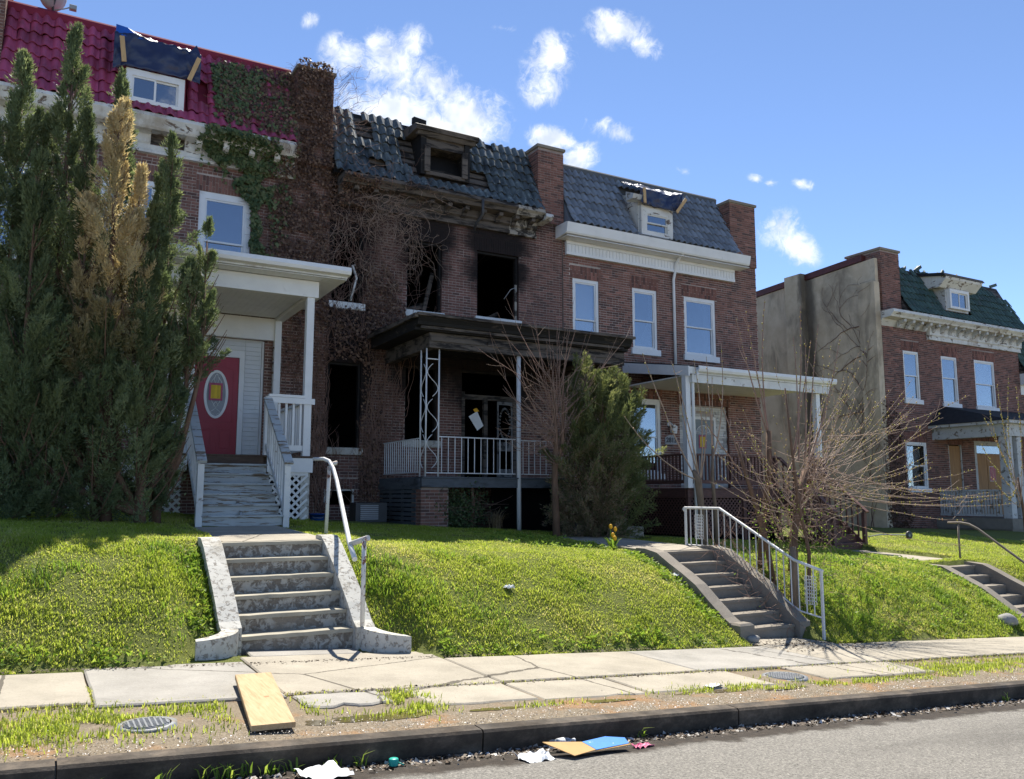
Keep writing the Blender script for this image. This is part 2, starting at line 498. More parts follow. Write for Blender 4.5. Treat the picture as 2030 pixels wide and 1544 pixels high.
def special_materials():
    b = NB('stucco_tan_stained')
    c = b.ramp(b.noise(1.6, 7, .6), [(.3, (.5, .4, .27)), (.7, (.66, .55, .4))])
    st = b.mask(b.noise(1.1, 8, .68, b.map((1, .9, .32)), .5), .47, .68)
    c = b.mix(b.math('MULTIPLY', st, .6), c, (.14, .115, .09))
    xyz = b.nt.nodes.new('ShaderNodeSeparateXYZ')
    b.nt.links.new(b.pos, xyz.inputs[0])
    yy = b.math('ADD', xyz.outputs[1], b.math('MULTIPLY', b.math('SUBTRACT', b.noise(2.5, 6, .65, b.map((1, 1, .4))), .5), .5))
    band = b.math('MULTIPLY', b.mask(yy, 20.95, 21.35), b.math('SUBTRACT', 1.0, b.mask(yy, 21.55, 21.75)))  # darker upright band next to the stack
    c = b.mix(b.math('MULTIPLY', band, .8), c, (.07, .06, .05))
    st2 = b.mask(b.noise(.5, 6, .6), .5, .66)
    c = b.mix(b.math('MULTIPLY', st2, .55), c, (.2, .165, .125))
    b.bump(b.noise(60, 5, .6), .25, .008)
    MAT['stucco'] = b.done(c, .92, .15)

    b = NB('lumber_pine_board')
    v = b.map((1, .07, 1), (0, 0, R(7)))
    n = b.noise(42, 5, .65, v, .6)
    c = b.ramp(n, [(.3, (.36, .235, .115)), (.5, (.47, .33, .18)), (.7, (.53, .39, .23))])
    c = b.mix(b.math('MULTIPLY', b.mask(b.noise(2.2, 5, .6), .5, .7), .4), c, (.36, .24, .12))
    c = b.mix(b.mask(b.noise(9, 5, .6, b.map((1, 1, 1))), .68, .74), c, (.22, .12, .05))
    b.bump(b.noise(40, 4, .6, v), .1, .005)
    MAT['lumber'] = b.done(c, .75, .2)

    b = NB('notice_print')
    xyz = b.nt.nodes.new('ShaderNodeSeparateXYZ')
    b.nt.links.new(b.pos, xyz.inputs[0])
    fr = b.math('FRACT', b.math('MULTIPLY', xyz.outputs[2], 38))
    line = b.math('GREATER_THAN', fr, .55)
    word = b.math('GREATER_THAN', b.noise(60, 2, .5, b.map((1, 1, .02))), .42)
    c = b.mix(b.math('MULTIPLY', b.math('MULTIPLY', line, word), .55), (.8, .55, .06), (.1, .06, .02))
    MAT['yellow_paper'] = b.done(c, .7, .2)

    b = NB('asphalt_worn')
    agg = b.noise(48, 6, .85)
    c = b.ramp(agg, [(.34, (.05, .046, .04)), (.46, (.16, .15, .13)), (.56, (.27, .25, .215)), (.68, (.48, .45, .39))])
    m = b.mask(b.noise(.55, 6, .6, b.map((.45, 1.6, 1))), .5, .72)
    c = b.mix(b.math('MULTIPLY', m, .7), c, (.1, .092, .08))
    m2 = b.mask(b.noise(24, 4, .75), .6, .66)
    c = b.mix(b.math('MULTIPLY', m2, .75), c, (.05, .046, .04))
    xyz = b.nt.nodes.new('ShaderNodeSeparateXYZ')
    b.nt.links.new(b.pos, xyz.inputs[0])
    edge = b.math('ADD', xyz.outputs[1], b.math('MULTIPLY', b.math('SUBTRACT', b.noise(2.2, 6, .65), .5), .55))
    silt = b.mask(edge, 5.36, 5.5)
    sc = b.ramp(b.noise(14, 7, .75), [(.3, (.02, .017, .013)), (.6, (.055, .042, .03)), (.75, (.16, .13, .1))])
    c = b.mix(silt, c, sc)
    b.bump(agg, .8, .012)
    MAT['asphalt'] = b.done(c, .85, .25)

    b = NB('soil_litter')
    c = b.ramp(b.noise(9, 8, .72), [(.25, (.06, .043, .03)), (.5, (.15, .115, .078)), (.75, (.27, .22, .16))])
    c = b.mix(b.mask(b.noise(1.4, 6, .6), .5, .68), c, (.1, .06, .035))
    b.bump(b.noise(50, 6, .7), .6, .015)
    MAT['soil'] = b.done(c, .95, .1)

    b = NB('verge_grit')
    c = b.ramp(b.noise(60, 6, .72), [(.25, (.1, .078, .053)), (.5, (.2, .16, .11)), (.72, (.34, .285, .21))])
    c = b.mix(b.math('MULTIPLY', b.mask(b.noise(1.5, 7, .65), .5, .66), .75), c, (.3, .16, .065))
    c = b.mix(b.math('MULTIPLY', b.mask(b.noise(2.3, 7, .65), .53, .7), .8), c, (.12, .1, .07))
    b.bump(b.noise(90, 5, .7), .6, .012)
    MAT['grit'] = b.done(c, .9, .2)

    b = NB('lawn_soil')
    c = b.ramp(b.noise(38, 8, .85), [(.3, (.07, .085, .025)), (.6, (.2, .22, .06)), (.8, (.32, .28, .13))])
    b.bump(b.noise(34, 6, .8), 1.0, .035)
    MAT['lawn'] = b.done(c, .95, .1)

    b = NB('kerb_dark')
    c = b.ramp(b.noise(2.2, 9, .75, b.map((1, 1, 1.6))), [(.3, (.022, .018, .014)), (.5, (.07, .056, .042)), (.62, (.14, .11, .08)), (.75, (.24, .19, .145))])
    b.bump(b.noise(50, 5, .65), .4, .008)
    MAT['kerb'] = b.done(c, b.ramp(b.noise(4, 4), [(.3, (.6,) * 3), (.7, (.95,) * 3)]), .2)

    b = NB('puddle_water')
    c = b.ramp(b.noise(6, 5), [(.3, (.07, .055, .025)), (.7, (.14, .105, .05))])
    MAT['puddle'] = b.done(c, .08, .6)

    b = NB('stone_veneer')
    c = b.ramp(b.rnd(), [(0, (.3, .3, .29)), (.5, (.55, .55, .53)), (1, (.68, .67, .63))])
    b.bump(b.noise(40, 5, .7), .5, .01)
    MAT['stone'] = b.done(c, .8, .2)


def pavement_mat(name, col, cracks=1.0):
    b = NB(name)
    c = b.ramp(b.noise(1.7, 7, .65), [(.3, mul(col, .78)), (.7, mul(col, 1.12))])
    sp = b.noise(55, 6, .85)
    c = b.mix(b.math('MULTIPLY', b.mask(sp, .53, .66), .55), c, mul(col, 1.5))
    c = b.mix(b.math('MULTIPLY', b.mask(b.noise(38, 6, .8), .55, .66), .5), c, mul(col, .45))
    c = b.mix(b.math('MULTIPLY', b.mask(b.noise(1.1, 8, .7, None, .6), .54, .72), .5), c, mul(col, .5))
    # hairline cracks
    v = b.nt.nodes.new('ShaderNodeTexVoronoi')
    v.feature = 'DISTANCE_TO_EDGE'
    v.inputs['Scale'].default_value = .36
    wv = b.mix(.12, b.pos, b.noise(4, 5, .7))
    b.nt.links.new(wv, v.inputs['Vector'])
    crack = b.math('LESS_THAN', v.outputs['Distance'], .004)
    c = b.mix(b.math('MULTIPLY', crack, .75 * cracks), c, (.05, .042, .033))
    b.bump(sp, .5, .008)
    return b.done(c, .92, .15)


MAT['concrete'] = pavement_mat('concrete_buff', (.37, .33, .262))
MAT['concrete_dark'] = pavement_mat('concrete_exposed', (.25, .22, .18), .0)
MAT['concrete_grey'] = pavement_mat('concrete_grey', (.34, .318, .28))
special_materials()
MAT['grit_chips'] = tint_mat('litter_chips', [(0, (.1, .07, .045)), (.35, (.3, .25, .19)), (.7, (.45, .41, .35)), (.92, (.62, .6, .58)), (1, (.8, .72, .74))], .5, .5)
MAT['debris'] = tint_mat('gutter_debris', [(0, (.05, .035, .022)), (.45, (.16, .11, .07)), (.7, (.32, .26, .19)), (.92, (.6, .57, .52)), (1, (.75, .74, .72))], .7, .3)


# ------------------------------------------------------------------ mesh building
ORIGIN = {}


def link(o, parent=None, at=(0, 0, 0)):
    """place an object at a world point; parents are never rotated or scaled"""
    COL.objects.link(o)
    at = Vector(at)
    ORIGIN[o.name] = at
    if parent is not None:
        o.parent = parent
        o.location = at - ORIGIN[parent.name]
    else:
        o.location = at
    return o


def thing(name, label, cat, at, group=None, kind=None):
    o = bpy.data.objects.new(name, None)
    o.empty_display_size = .2
    link(o, None, at)
    tag(o, label, cat, group, kind)
    return o


def tag(o, label=None, cat=None, group=None, kind=None):
    if label:
        o['label'] = label
    if cat:
        o['category'] = cat
    if group:
        o['group'] = group
    if kind:
        o['kind'] = kind
    return o


class MB:
    def __init__(s):
        s.v, s.f, s.t, s.mi, s.smooth = [], [], [], [], []

    def poly(s, pts, tint=0.5, mi=0, smooth=False):
        i = len(s.v)
        s.v += [tuple(p) for p in pts]
        s.f.append(tuple(range(i, i + len(pts))))
        s.t += [tint] * len(pts)
        s.mi.append(mi)
        s.smooth.append(smooth)
        return s

    def faces(s, vs, fs, tint=.5, mi=0, smooth=False):
        i = len(s.v)
        s.v += [tuple(p) for p in vs]
        s.t += [tint] * len(vs)
        for f in fs:
            s.f.append(tuple(i + k for k in f))
            s.mi.append(mi)
            s.smooth.append(smooth)
        return s

    def box(s, x0, x1, y0, y1, z0, z1, tint=.5, mi=0):
        vs = [(x0, y0, z0), (x1, y0, z0), (x1, y1, z0), (x0, y1, z0), (x0, y0, z1), (x1, y0, z1), (x1, y1, z1), (x0, y1, z1)]
        return s.faces(vs, [(0, 3, 2, 1), (4, 5, 6, 7), (0, 1, 5, 4), (1, 2, 6, 5), (2, 3, 7, 6), (3, 0, 4, 7)], tint, mi)

    def bevel_box(s, x0, x1, y0, y1, z0, z1, c=.006, tint=.5, mi=0):
        """box whose long edges are chamfered all round"""
        a = [(x0 + c, y0 + c, z0), (x1 - c, y0 + c, z0), (x1 - c, y1 - c, z0), (x0 + c, y1 - c, z0)]
        b = [(x0, y0, z0 + c), (x1, y0, z0 + c), (x1, y1, z0 + c), (x0, y1, z0 + c)]
        d = [(x0, y0, z1 - c), (x1, y0, z1 - c), (x1, y1, z1 - c), (x0, y1, z1 - c)]
        e = [(x0 + c, y0 + c, z1), (x1 - c, y0 + c, z1), (x1 - c, y1 - c, z1), (x0 + c, y1 - c, z1)]
        f = [(0, 3, 2, 1), (12, 13, 14, 15)]
        for r in range(3):
            for k in range(4):
                f.append((r * 4 + k, r * 4 + (k + 1) % 4, r * 4 + 4 + (k + 1) % 4, r * 4 + 4 + k))
        return s.faces(a + b + d + e, f, tint, mi)

    def bar(s, p, q, w, h, up=(0, 0, 1), tint=.5, mi=0):
        """rectangular bar from p to q, w across, h along up"""
        p, q, up = Vector(p), Vector(q), Vector(up)
        d = (q - p).normalized()
        a = d.cross(up)
        if a.length < 1e-4:
            a = d.cross(Vector((1, 0, 0)))
        a.normalize()
        b = a.cross(d).normalized()
        a, b = a * w / 2, b * h / 2
        vs = [p - a - b, p + a - b, p + a + b, p - a + b, q - a - b, q + a - b, q + a + b, q - a + b]
        return s.faces(vs, [(0, 3, 2, 1), (4, 5, 6, 7), (0, 1, 5, 4), (1, 2, 6, 5), (2, 3, 7, 6), (3, 0, 4, 7)], tint, mi)

    def tube(s, pts, r, n=8, cap=True, tint=.5, mi=0, smooth=True):
        pts = [Vector(p) for p in pts]
        rr = r if isinstance(r, (list, tuple)) else [r] * len(pts)
        i0 = len(s.v)
        prev = None
        for k, p in enumerate(pts):
            d = (pts[min(k + 1, len(pts) - 1)] - pts[max(k - 1, 0)]).normalized()
            if prev is None:
                a = d.orthogonal().normalized()
            else:
                a = (prev - d * prev.dot(d))
                a = a.normalized() if a.length > 1e-5 else d.orthogonal().normalized()
            prev = a
            b = d.cross(a)
            for j in range(n):
                t = 2 * math.pi * j / n
                s.v.append(tuple(p + (a * math.cos(t) + b * math.sin(t)) * rr[k]))
                s.t.append(tint)
        for k in range(len(pts) - 1):
            for j in range(n):
                s.f.append((i0 + k * n + j, i0 + k * n + (j + 1) % n, i0 + (k + 1) * n + (j + 1) % n, i0 + (k + 1) * n + j))
                s.mi.append(mi)
                s.smooth.append(smooth)
        if cap:
            s.f.append(tuple(i0 + j for j in reversed(range(n))))
            s.f.append(tuple(i0 + (len(pts) - 1) * n + j for j in range(n)))
            s.mi += [mi, mi]
            s.smooth += [False, False]
        return s

    def prism(s, poly, axis, a, b, tint=.5, mi=0):
        """2-D polygon extruded along axis from a to b; the polygon is given in the other two axes, in order"""
        def P(u, v, w):
            return (w, u, v) if axis == 'x' else (u, w, v) if axis == 'y' else (u, v, w)
        n = len(poly)
        vs = [P(u, v, a) for u, v in poly] + [P(u, v, b) for u, v in poly]
        fs = [tuple(range(n)), tuple(reversed(range(n, 2 * n)))]
        for k in range(n):
            fs.append((k, n + k, n + (k + 1) % n, (k + 1) % n))
        return s.faces(vs, fs, tint, mi)

    def lathe(s, prof, c, n=16, tint=.5, mi=0, axis='z'):
        i0 = len(s.v)
        for r, h in prof:
            for j in range(n):
                t = 2 * math.pi * j / n
                u, w = r * math.cos(t), r * math.sin(t)
                q = (u, w, h) if axis == 'z' else (u, h, w) if axis == 'y' else (h, u, w)
                s.v.append((c[0] + q[0], c[1] + q[1], c[2] + q[2]))
                s.t.append(tint)
        for k in range(len(prof) - 1):
            for j in range(n):
                s.f.append((i0 + k * n + j, i0 + k * n + (j + 1) % n, i0 + (k + 1) * n + (j + 1) % n, i0 + (k + 1) * n + j))
                s.mi.append(mi)
                s.smooth.append(True)
        return s

    def mesh(s, name, mats, fix=False):
        me = bpy.data.meshes.new(name)
        me.from_pydata(s.v, [], s.f)
        if not isinstance(mats, (list, tuple)):
            mats = [mats]
        for m in mats:
            me.materials.append(MAT[m])
        if len(mats) > 1:
            me.polygons.foreach_set('material_index', s.mi)
        if any(s.smooth):
            me.polygons.foreach_set('use_smooth', s.smooth)
        at = me.attributes.new('tint', 'FLOAT', 'POINT')
        at.data.foreach_set('value', s.t)
        me.update()
        return me

    def build(s, name, mats, parent=None, at=(0, 0, 0)):
        return link(bpy.data.objects.new(name, s.mesh(name, mats)), parent, at)


def np_mesh(name, V, F, tint, mat, parent=None, smooth=False):
    """V (n,3), F (m,k) with k = 3 or 4, tint (n,)"""
    me = bpy.data.meshes.new(name)
    n, (m, k) = len(V), F.shape
    me.vertices.add(n)
    me.vertices.foreach_set('co', np.ascontiguousarray(V, dtype=np.float32).ravel())
    me.loops.add(m * k)
    me.loops.foreach_set('vertex_index', np.ascontiguousarray(F, dtype=np.int32).ravel())
    me.polygons.add(m)
    me.polygons.foreach_set('loop_start', np.arange(0, m * k, k, dtype=np.int32))
    try:
        me.polygons.foreach_set('loop_total', np.full(m, k, dtype=np.int32))
    except Exception:
        pass
    if smooth:
        me.polygons.foreach_set('use_smooth', np.ones(m, dtype=bool))
    at = me.attributes.new('tint', 'FLOAT', 'POINT')
    at.data.foreach_set('value', np.ascontiguousarray(tint, dtype=np.float32))
    me.materials.append(MAT[mat])
    me.update(calc_edges=True)
    return link(bpy.data.objects.new(name, me), parent)


def np_tubes(lines, r0, r1, n=4):
    """many thin tubes at once; lines: list of (k,3) arrays; r0, r1 radii per line"""
    Vs, Fs, off = [], [], 0
    ang = np.arange(n) * 2 * np.pi / n
    for L, a, b in zip(lines, r0, r1):
        L = np.asarray(L, float)
        k = len(L)
        d = np.gradient(L, axis=0)
        d /= np.linalg.norm(d, axis=1, keepdims=True) + 1e-9
        ref = np.where(np.abs(d[:, 2:3]) > .9, np.array([[1., 0, 0]]), np.array([[0, 0, 1.]]))
        u = np.cross(d, ref)
        u /= np.linalg.norm(u, axis=1, keepdims=True) + 1e-9
        w = np.cross(d, u)
        rad = np.linspace(a, b, k)[:, None, None]
        V = L[:, None, :] + rad * (u[:, None, :] * np.cos(ang)[None, :, None] + w[:, None, :] * np.sin(ang)[None, :, None])
        Vs.append(V.reshape(-1, 3))
        i = np.arange(k - 1)[:, None] * n
        j = np.arange(n)[None, :]
        q = np.stack([i + j, i + (j + 1) % n, i + n + (j + 1) % n, i + n + j], -1).reshape(-1, 4)
        Fs.append(q + off)
        off += k * n
    return np.concatenate(Vs), np.concatenate(Fs)


def smoothstep(a, b, x):
    t = min(1, max(0, (x - a) / (b - a)))
    return t * t * (3 - 2 * t)


# ------------------------------------------------------------------ the ground
def s_at(x):
    """level of the pavement along the street, which runs downhill to +X"""
    x = max(-14, min(70, x))
    return .03 - .058 * x if x < 16 else .03 - .928 - .03 * (x - 16)


STEPS = [(2.05, 3.35, 9.75, 11.2, 1.03, 6), (9.2, 10.42, 9.5, 11.4, .68, 7), (16.75, 17.95, 9.6, 11.4, .12, 6)]   # x0, x1, y bottom, y top, z top, risers
PATHS = [(2.1, 3.5, 11.2, 14.25, 1.035, 1.13), (9.2, 10.6, 11.4, 15.0, .69, .78), (16.9, 18.2, 12.0, 14.3, .2, .28)]


def g_at(x, y):
    e = 9.0 + .5 * smoothstep(1.2, 1.6, x) * (1 - smoothstep(3.8, 4.25, x))
    if y <= e:
        h = 0
    elif y < 11.4:
        t = (y - e) / (11.4 - e)
        h = 1.12 * (1 - (1 - t) ** 1.6)
        for x0, x1, y0, y1, zt, n in STEPS:
            d = max(x0 - x, x - x1, 0)
            if d < .75:
                h -= .2 * (1 - d / .75) * math.sin(math.pi * t) ** .6
    else:
        h = 1.12 + .27 * min(1, (y - 11.4) / 4.5)
    if x > 17 and y > 9:
        h += min(.35, (x - 17) * .05) * min(1, (y - 9) / 2.4)
    if y > 9.2:
        h += .03 * mnoise.noise(Vector((x * .9, y * .9, 0))) + .015 * mnoise.noise(Vector((x * 3, y * 3, 4)))
    return s_at(x) + h


def on_hard(x, y, m=0.0):
    for x0, x1, y0, y1, *_ in STEPS:
        if x0 - .22 - m < x < x1 + .22 + m and y0 - 1.0 < y < y1 + .1:
            return True
    for x0, x1, y0, y1, *_ in PATHS:
        if x0 - m < x < x1 + m and y0 - .1 < y < y1:
            return True
    return False


def build_ground():
    far = MB().poly([(-900, -900, -4.2), (900, -900, -4.2), (900, 900, -4.2), (-900, 900, -4.2)]).build('ground', 'soil')
    tag(far, kind='structure')
    # street
    xs = [-60, -30, -14] + list(np.arange(-12, 40, 2.0)) + [50, 70, 120]
    mb = MB()
    for a, b in zip(xs[:-1], xs[1:]):
        ys = [-6.5, -3, 0, 3, 5.0, 5.5, 5.86]
        dz = [-.15, -.06, -.03, -.06, -.115, -.14, -.165]
        for k in range(len(ys) - 1):
            mb.poly([(a, ys[k], s_at(a) + dz[k]), (b, ys[k], s_at(b) + dz[k]), (b, ys[k + 1], s_at(b) + dz[k + 1]), (a, ys[k + 1], s_at(a) + dz[k + 1])])
    tag(mb.build('street', 'asphalt'), kind='structure')
    # opposite pavement behind the camera
    mb = MB()
    for a, b in zip(xs[:-1], xs[1:]):
        mb.poly([(a, -30, s_at(a)), (b, -30, s_at(b)), (b, -6.5, s_at(b)), (a, -6.5, s_at(a))])
        mb.poly([(a, -6.5, s_at(a)), (b, -6.5, s_at(b)), (b, -6.5, s_at(b) - .2), (a, -6.5, s_at(a) - .2)])
    tag(mb.build('far_pavement', 'concrete'), kind='structure')
    # kerb of long dark sections
    kerb = MB().poly([(-14, 5.9, s_at(-14) - .3), (40, 5.9, s_at(40) - .3), (40, 6.0, s_at(40) - .3), (-14, 6.0, s_at(-14) - .3)]).build('kerb', 'kerb')
    tag(kerb, kind='structure')
    x = -12.0
    for w in [3.1, 2.9, 3.0, 3.2, 2.85, 2.6, 2.55, 3.0, 2.9, 3.1, 3.0, 2.8, 3.2, 3.0, 3.0]:
        a, b = x + .006, x + w - .006
        j = random.uniform(-.008, .008)
        m = MB()
        prof = [(5.865 + j, -.3), (5.85 + j, -.02), (5.868 + j, .0), (6.01 + j, .004), (6.02 + j, -.3)]
        vs = [(a, yy, s_at(a) + zz) for yy, zz in prof] + [(b, yy, s_at(b) + zz) for yy, zz in prof]
        n = len(prof)
        m.faces(vs, [(0, 1, 2, 3, 4), (9, 8, 7, 6, 5)] + [(k, n + k, n + (k + 1) % n, (k + 1) % n) for k in range(n)])
        m.build('kerb_stone', 'kerb', kerb)
        x += w
    # verge base: grit and soil under the slabs
    mb = MB()
    st = .14
    for i in range(int(54 / .3)):
        a = -14 + i * .3
        for yy in np.arange(6.02, 9.2, .265):
            def z(xx, y_):
                return s_at(xx) - .012 - .012 * smoothstep(7.3, 7.6, y_) - .02 * max(0, mnoise.noise(Vector((xx * 1.1, y_ * 2.2, 2)))) + (.02 * max(0, mnoise.noise(Vector((xx * 2, y_ * 2, 8)))) if y_ < 7.3 else 0)
            mb.poly([(a, yy, z(a, yy)), (a + .3, yy, z(a + .3, yy)), (a + .3, yy + .265, z(a + .3, yy + .265)), (a, yy + .265, z(a, yy + .265))], smooth=True)
    tag(mb.build('verge', 'grit'), kind='structure')
    # lawn terrain
    dx = .12
    x0, x1, y0, y1 = -9.0, 46.0, 8.86, 22.0
    nx, ny = int((x1 - x0) / dx), int((y1 - y0) / dx)
    V = np.zeros(((nx + 1) * (ny + 1), 3))
    for i in range(nx + 1):
        for j in range(ny + 1):
            x, y = x0 + i * dx, y0 + j * dx
            z = g_at(x, y)
            if y < 9.05:
                z = s_at(x) - .01
            for a, b, c, d, zt, n in STEPS:
                if a - .1 < x < b + .1 and c - .9 < y < d:
                    z = min(z, s_at(x) - .03 + max(0, (y - c - .1)) / (d - c) * (zt - s_at(x)) - .35 * (y > c))
            for a, b, c, d, za, zb in PATHS:
                if a < x < b and c - .05 < y < d:
                    z = min(z, za + (zb - za) * (y - c) / (d - c) - .05)
            V[i * (ny + 1) + j] = (x, y, z)
    I, J = np.meshgrid(np.arange(nx), np.arange(ny), indexing='ij')
    k = (I * (ny + 1) + J).ravel()
    F = np.stack([k, k + ny + 1, k + ny + 2, k + 1], 1)
    tag(np_mesh('lawn', V, F, np.full(len(V), .5), 'lawn', None, True), kind='structure')


def slab_poly(x0, x1, y0, y1, jit, seed, n=7):
    r = random.Random(seed)
    pts = []
    for k in range(n):
        pts.append((x0 + (x1 - x0) * k / n, y0 + r.uniform(-jit, jit)))
    for k in range(3):
        pts.append((x1 + r.uniform(-.008, .008), y0 + (y1 - y0) * k / 3))
    for k in range(n):
        pts.append((x1 - (x1 - x0) * k / n, y1 + r.uniform(-jit, jit) * .6))
    for k in range(3):
        pts.append((x0 + r.uniform(-.008, .008), y1 - (y1 - y0) * k / 3))
    return pts


def build_pavement():
    base = MB().poly([(-14, 7.5, s_at(-14) - .14), (15.9, 7.5, s_at(15.9) - .14), (15.9, 8.8, s_at(15.9) - .14), (-14, 8.8, s_at(-14) - .14)]).build('pavement', 'soil')
    tag(base, kind='structure')
    slabs = []
    xs = [-10.5, -8.2, -5.9, -3.7, -1.6, .48, 1.965, 4.1, 6.65, 9.05, 11.3, 13.7, 16.0, 18.4, 20.8, 23.2]
    for k in range(len(xs) - 1):
        y0, y1 = 7.5, 8.86
        if k == 5:
            y0, y1 = 7.36, 9.1
        if k == 6:
            y0, y1 = 7.46, 9.35
        slabs.append((xs[k], xs[k + 1], y0, y1, 'concrete_grey' if k in (5, 8) else 'concrete', .02))
    slabs += [(2.1, 3.35, 9.36, 9.73, 'concrete_grey', .008), (9.1, 10.6, 8.88, 9.48, 'concrete', .008), (16.7, 18.0, 8.88, 9.58, 'concrete', .008)]
    slabs += [(3.02, 4.08, 6.72, 7.43, 'concrete', .03), (4.1, 5.27, 6.66, 7.44, 'concrete', .03), (5.3, 7.0, 6.66, 7.45, 'concrete', .03), (7.9, 9.85, 6.75, 7.46, 'concrete', .03), (2.0, 2.78, 6.95, 7.38, 'concrete_grey', .05), (13.2, 15.9, 6.7, 7.46, 'concrete', .03)]
    for i, (x0, x1, y0, y1, m, jit) in enumerate(slabs):
        pts = slab_poly(x0 + .008, x1 - .008, y0, y1, jit, i)
        tilt = random.uniform(-.006, .006)
        cx, cy = (x0 + x1) / 2, (y0 + y1) / 2
        lift = random.uniform(0, .006) + (.006 if y0 > 7.2 else 0)
        mb = MB()
        n = len(pts)

        def top(p, inset, dz):
            q = (cx + (p[0] - cx) * (1 - inset / (x1 - x0)), cy + (p[1] - cy) * (1 - inset / (y1 - y0)))
            return (q[0], q[1], s_at(q[0]) + lift + tilt * (q[1] - cy) + dz)
        a = [top(p, .03, 0) for p in pts]
        b = [top(p, 0, -.012) for p in pts]
        c = [top(p, 0, -.12) for p in pts]
        mb.faces(a + b + c, [tuple(range(n))] + [(k, n + k, n + (k + 1) % n, (k + 1) % n)[::-1] for k in range(n)] + [(n + k, 2 * n + k, 2 * n + (k + 1) % n, n + (k + 1) % n)[::-1] for k in range(n)])
        mb.build('slab', m, base)
    # puddles along the verge
    for cx, cy, rx, ry in [(2.5, 6.5, .42, .13), (1.98, 6.46, .12, .1), (3.55, 6.5, .3, .05), (4.55, 6.5, .4, .06), (6.0, 6.55, .5, .07), (7.0, 6.5, .35, .06), (9.2, 6.72, .55, .09)]:
        r = random.Random(int(cx * 100))
        pts = []
        for k in range(22):
            t = 2 * math.pi * k / 22
            q = r.uniform(.75, 1.15)
            px, py = cx + rx * q * math.cos(t), cy + ry * q * math.sin(t)
            pts.append((px, py, s_at(px) - .009))
        p = MB().poly(pts).build('puddle', 'puddle')
        tag(p, kind='structure')
    # garden paths
    for x0, x1, y0, y1, za, zb in PATHS:
        ym = (y0 + y1) / 2
        zm = (za + zb) / 2
        base = MB().poly([(x0 + .05, y0 + .05, za - .1), (x1 - .05, y0 + .05, za - .1), (x1 - .05, y1 - .05, zb - .1), (x0 + .05, y1 - .05, zb - .1)]).build('path', 'soil')
        tag(base, kind='structure')
        for (ya, yb, a, b) in ((y0, ym - .01, za, zm), (ym + .01, y1, zm, zb)):
            m = MB()
            m.faces([(x0, ya, a - .12), (x1, ya, a - .12), (x1, yb, b - .12), (x0, yb, b - .12), (x0, ya, a), (x1, ya, a), (x1, yb, b), (x0, yb, b)],
                    [(0, 3, 2, 1), (4, 5, 6, 7), (0, 1, 5, 4), (1, 2, 6, 5), (2, 3, 7, 6), (3, 0, 4, 7)])
            m.build('slab', 'concrete', base)


build_ground()
build_pavement()


# ------------------------------------------------------------------ houses
D = 18.5            # facade plane
COURSE, BLEN, JOINT = .0672, .205, .0145
BRICK_VAR = {}


def brick_var(mat, k):
    """one of 14 shared meshes for a whole stretcher, origin at its back lower left corner, facing -Y"""
    key = (mat, k)
    if key not in BRICK_VAR:
        r = random.Random(k * 31 + 5)
        t = min(1, max(0, r.gauss(.5, .2))) if r.random() > .16 else r.uniform(0, .2)
        mb = MB()
        h, l, p, c = COURSE - JOINT, BLEN - JOINT, r.uniform(.006, .011), .003
        q = [(0, 0), (l, 0), (l, h), (0, h)]
        e = [(r.uniform(c * .3, c * 2), r.uniform(c * .3, c * 1.6)) for _ in range(4)]
        sg = [(1, 1), (-1, 1), (-1, -1), (1, -1)]
        vs = [(x, .004, z) for x, z in q] + [(x, -p + .003, z) for x, z in q] + [(x + s[0] * a[0], -p, z + s[1] * a[1]) for (x, z), a, s in zip(q, e, sg)]
        fs = [(8, 9, 10, 11)] + [(4 * m + i, 4 * m + (i + 1) % 4, 4 * m + 4 + (i + 1) % 4, 4 * m + 4 + i) for m in (0, 1) for i in range(4)]
        mb.faces(vs, fs, t)
        BRICK_VAR[key] = mb.mesh('brick', mat)
    return BRICK_VAR[key]


def brick_into(mb, o, u, n, a, b, z0, z1, r):
    """a brick from a to b along u, proud of the wall along n"""
    t = min(1, max(0, r.gauss(.5, .2))) if r.random() > .16 else r.uniform(0, .2)
    p = r.uniform(.005, .011)
    P = lambda s, z, d: (o[0] + u[0] * s + n[0] * d, o[1] + u[1] * s + n[1] * d, z)
    vs = [P(a, z0, -.003), P(b, z0, -.003), P(b, z1, -.003), P(a, z1, -.003), P(a, z0, p), P(b, z0, p), P(b, z1, p), P(a, z1, p)]
    mb.faces(vs, [(4, 5, 6, 7), (0, 1, 5, 4), (1, 2, 6, 5), (2, 3, 7, 6), (3, 0, 4, 7)], t)


def brick_panel(mb, o, u, n, L, z0, z1, holes=(), seed=1, top=None, keep=None):
    """running bond over a panel; holes in (u0,u1,z0,z1); returns whole stretchers as (s, z) when keep is a list"""
    r = random.Random(seed)
    nc = int((z1 - z0) / COURSE)
    for c in range(nc):
        za = z0 + c * COURSE
        zb = za + COURSE - JOINT
        head = c % 6 == 5
        step = BLEN / 2 if head else BLEN
        s = -(BLEN / 2 if c % 2 else 0) - r.uniform(0, .01)
        blocked = sorted((h[0], h[1]) for h in holes if h[2] < zb - .01 and h[3] > za + .01)
        while s < L:
            a, b = max(0, s), min(L, s + step - JOINT)
            s += step
            segs = [(a, b)]
            for h0, h1 in blocked:
                ns = []
                for p, q in segs:
                    if h1 <= p or h0 >= q:
                        ns.append((p, q))
                    else:
                        if h0 > p:
                            ns.append((p, h0 - .002))
                        if h1 < q:
                            ns.append((h1 + .002, q))
                segs = ns
            for p, q in segs:
                if q - p < .02:
                    continue
                if keep is not None and not head and abs(q - p - (BLEN - JOINT)) < 1e-4:
                    keep.append((p, za))
                else:
                    brick_into(mb, o, u, n, p, q, za, zb, r)


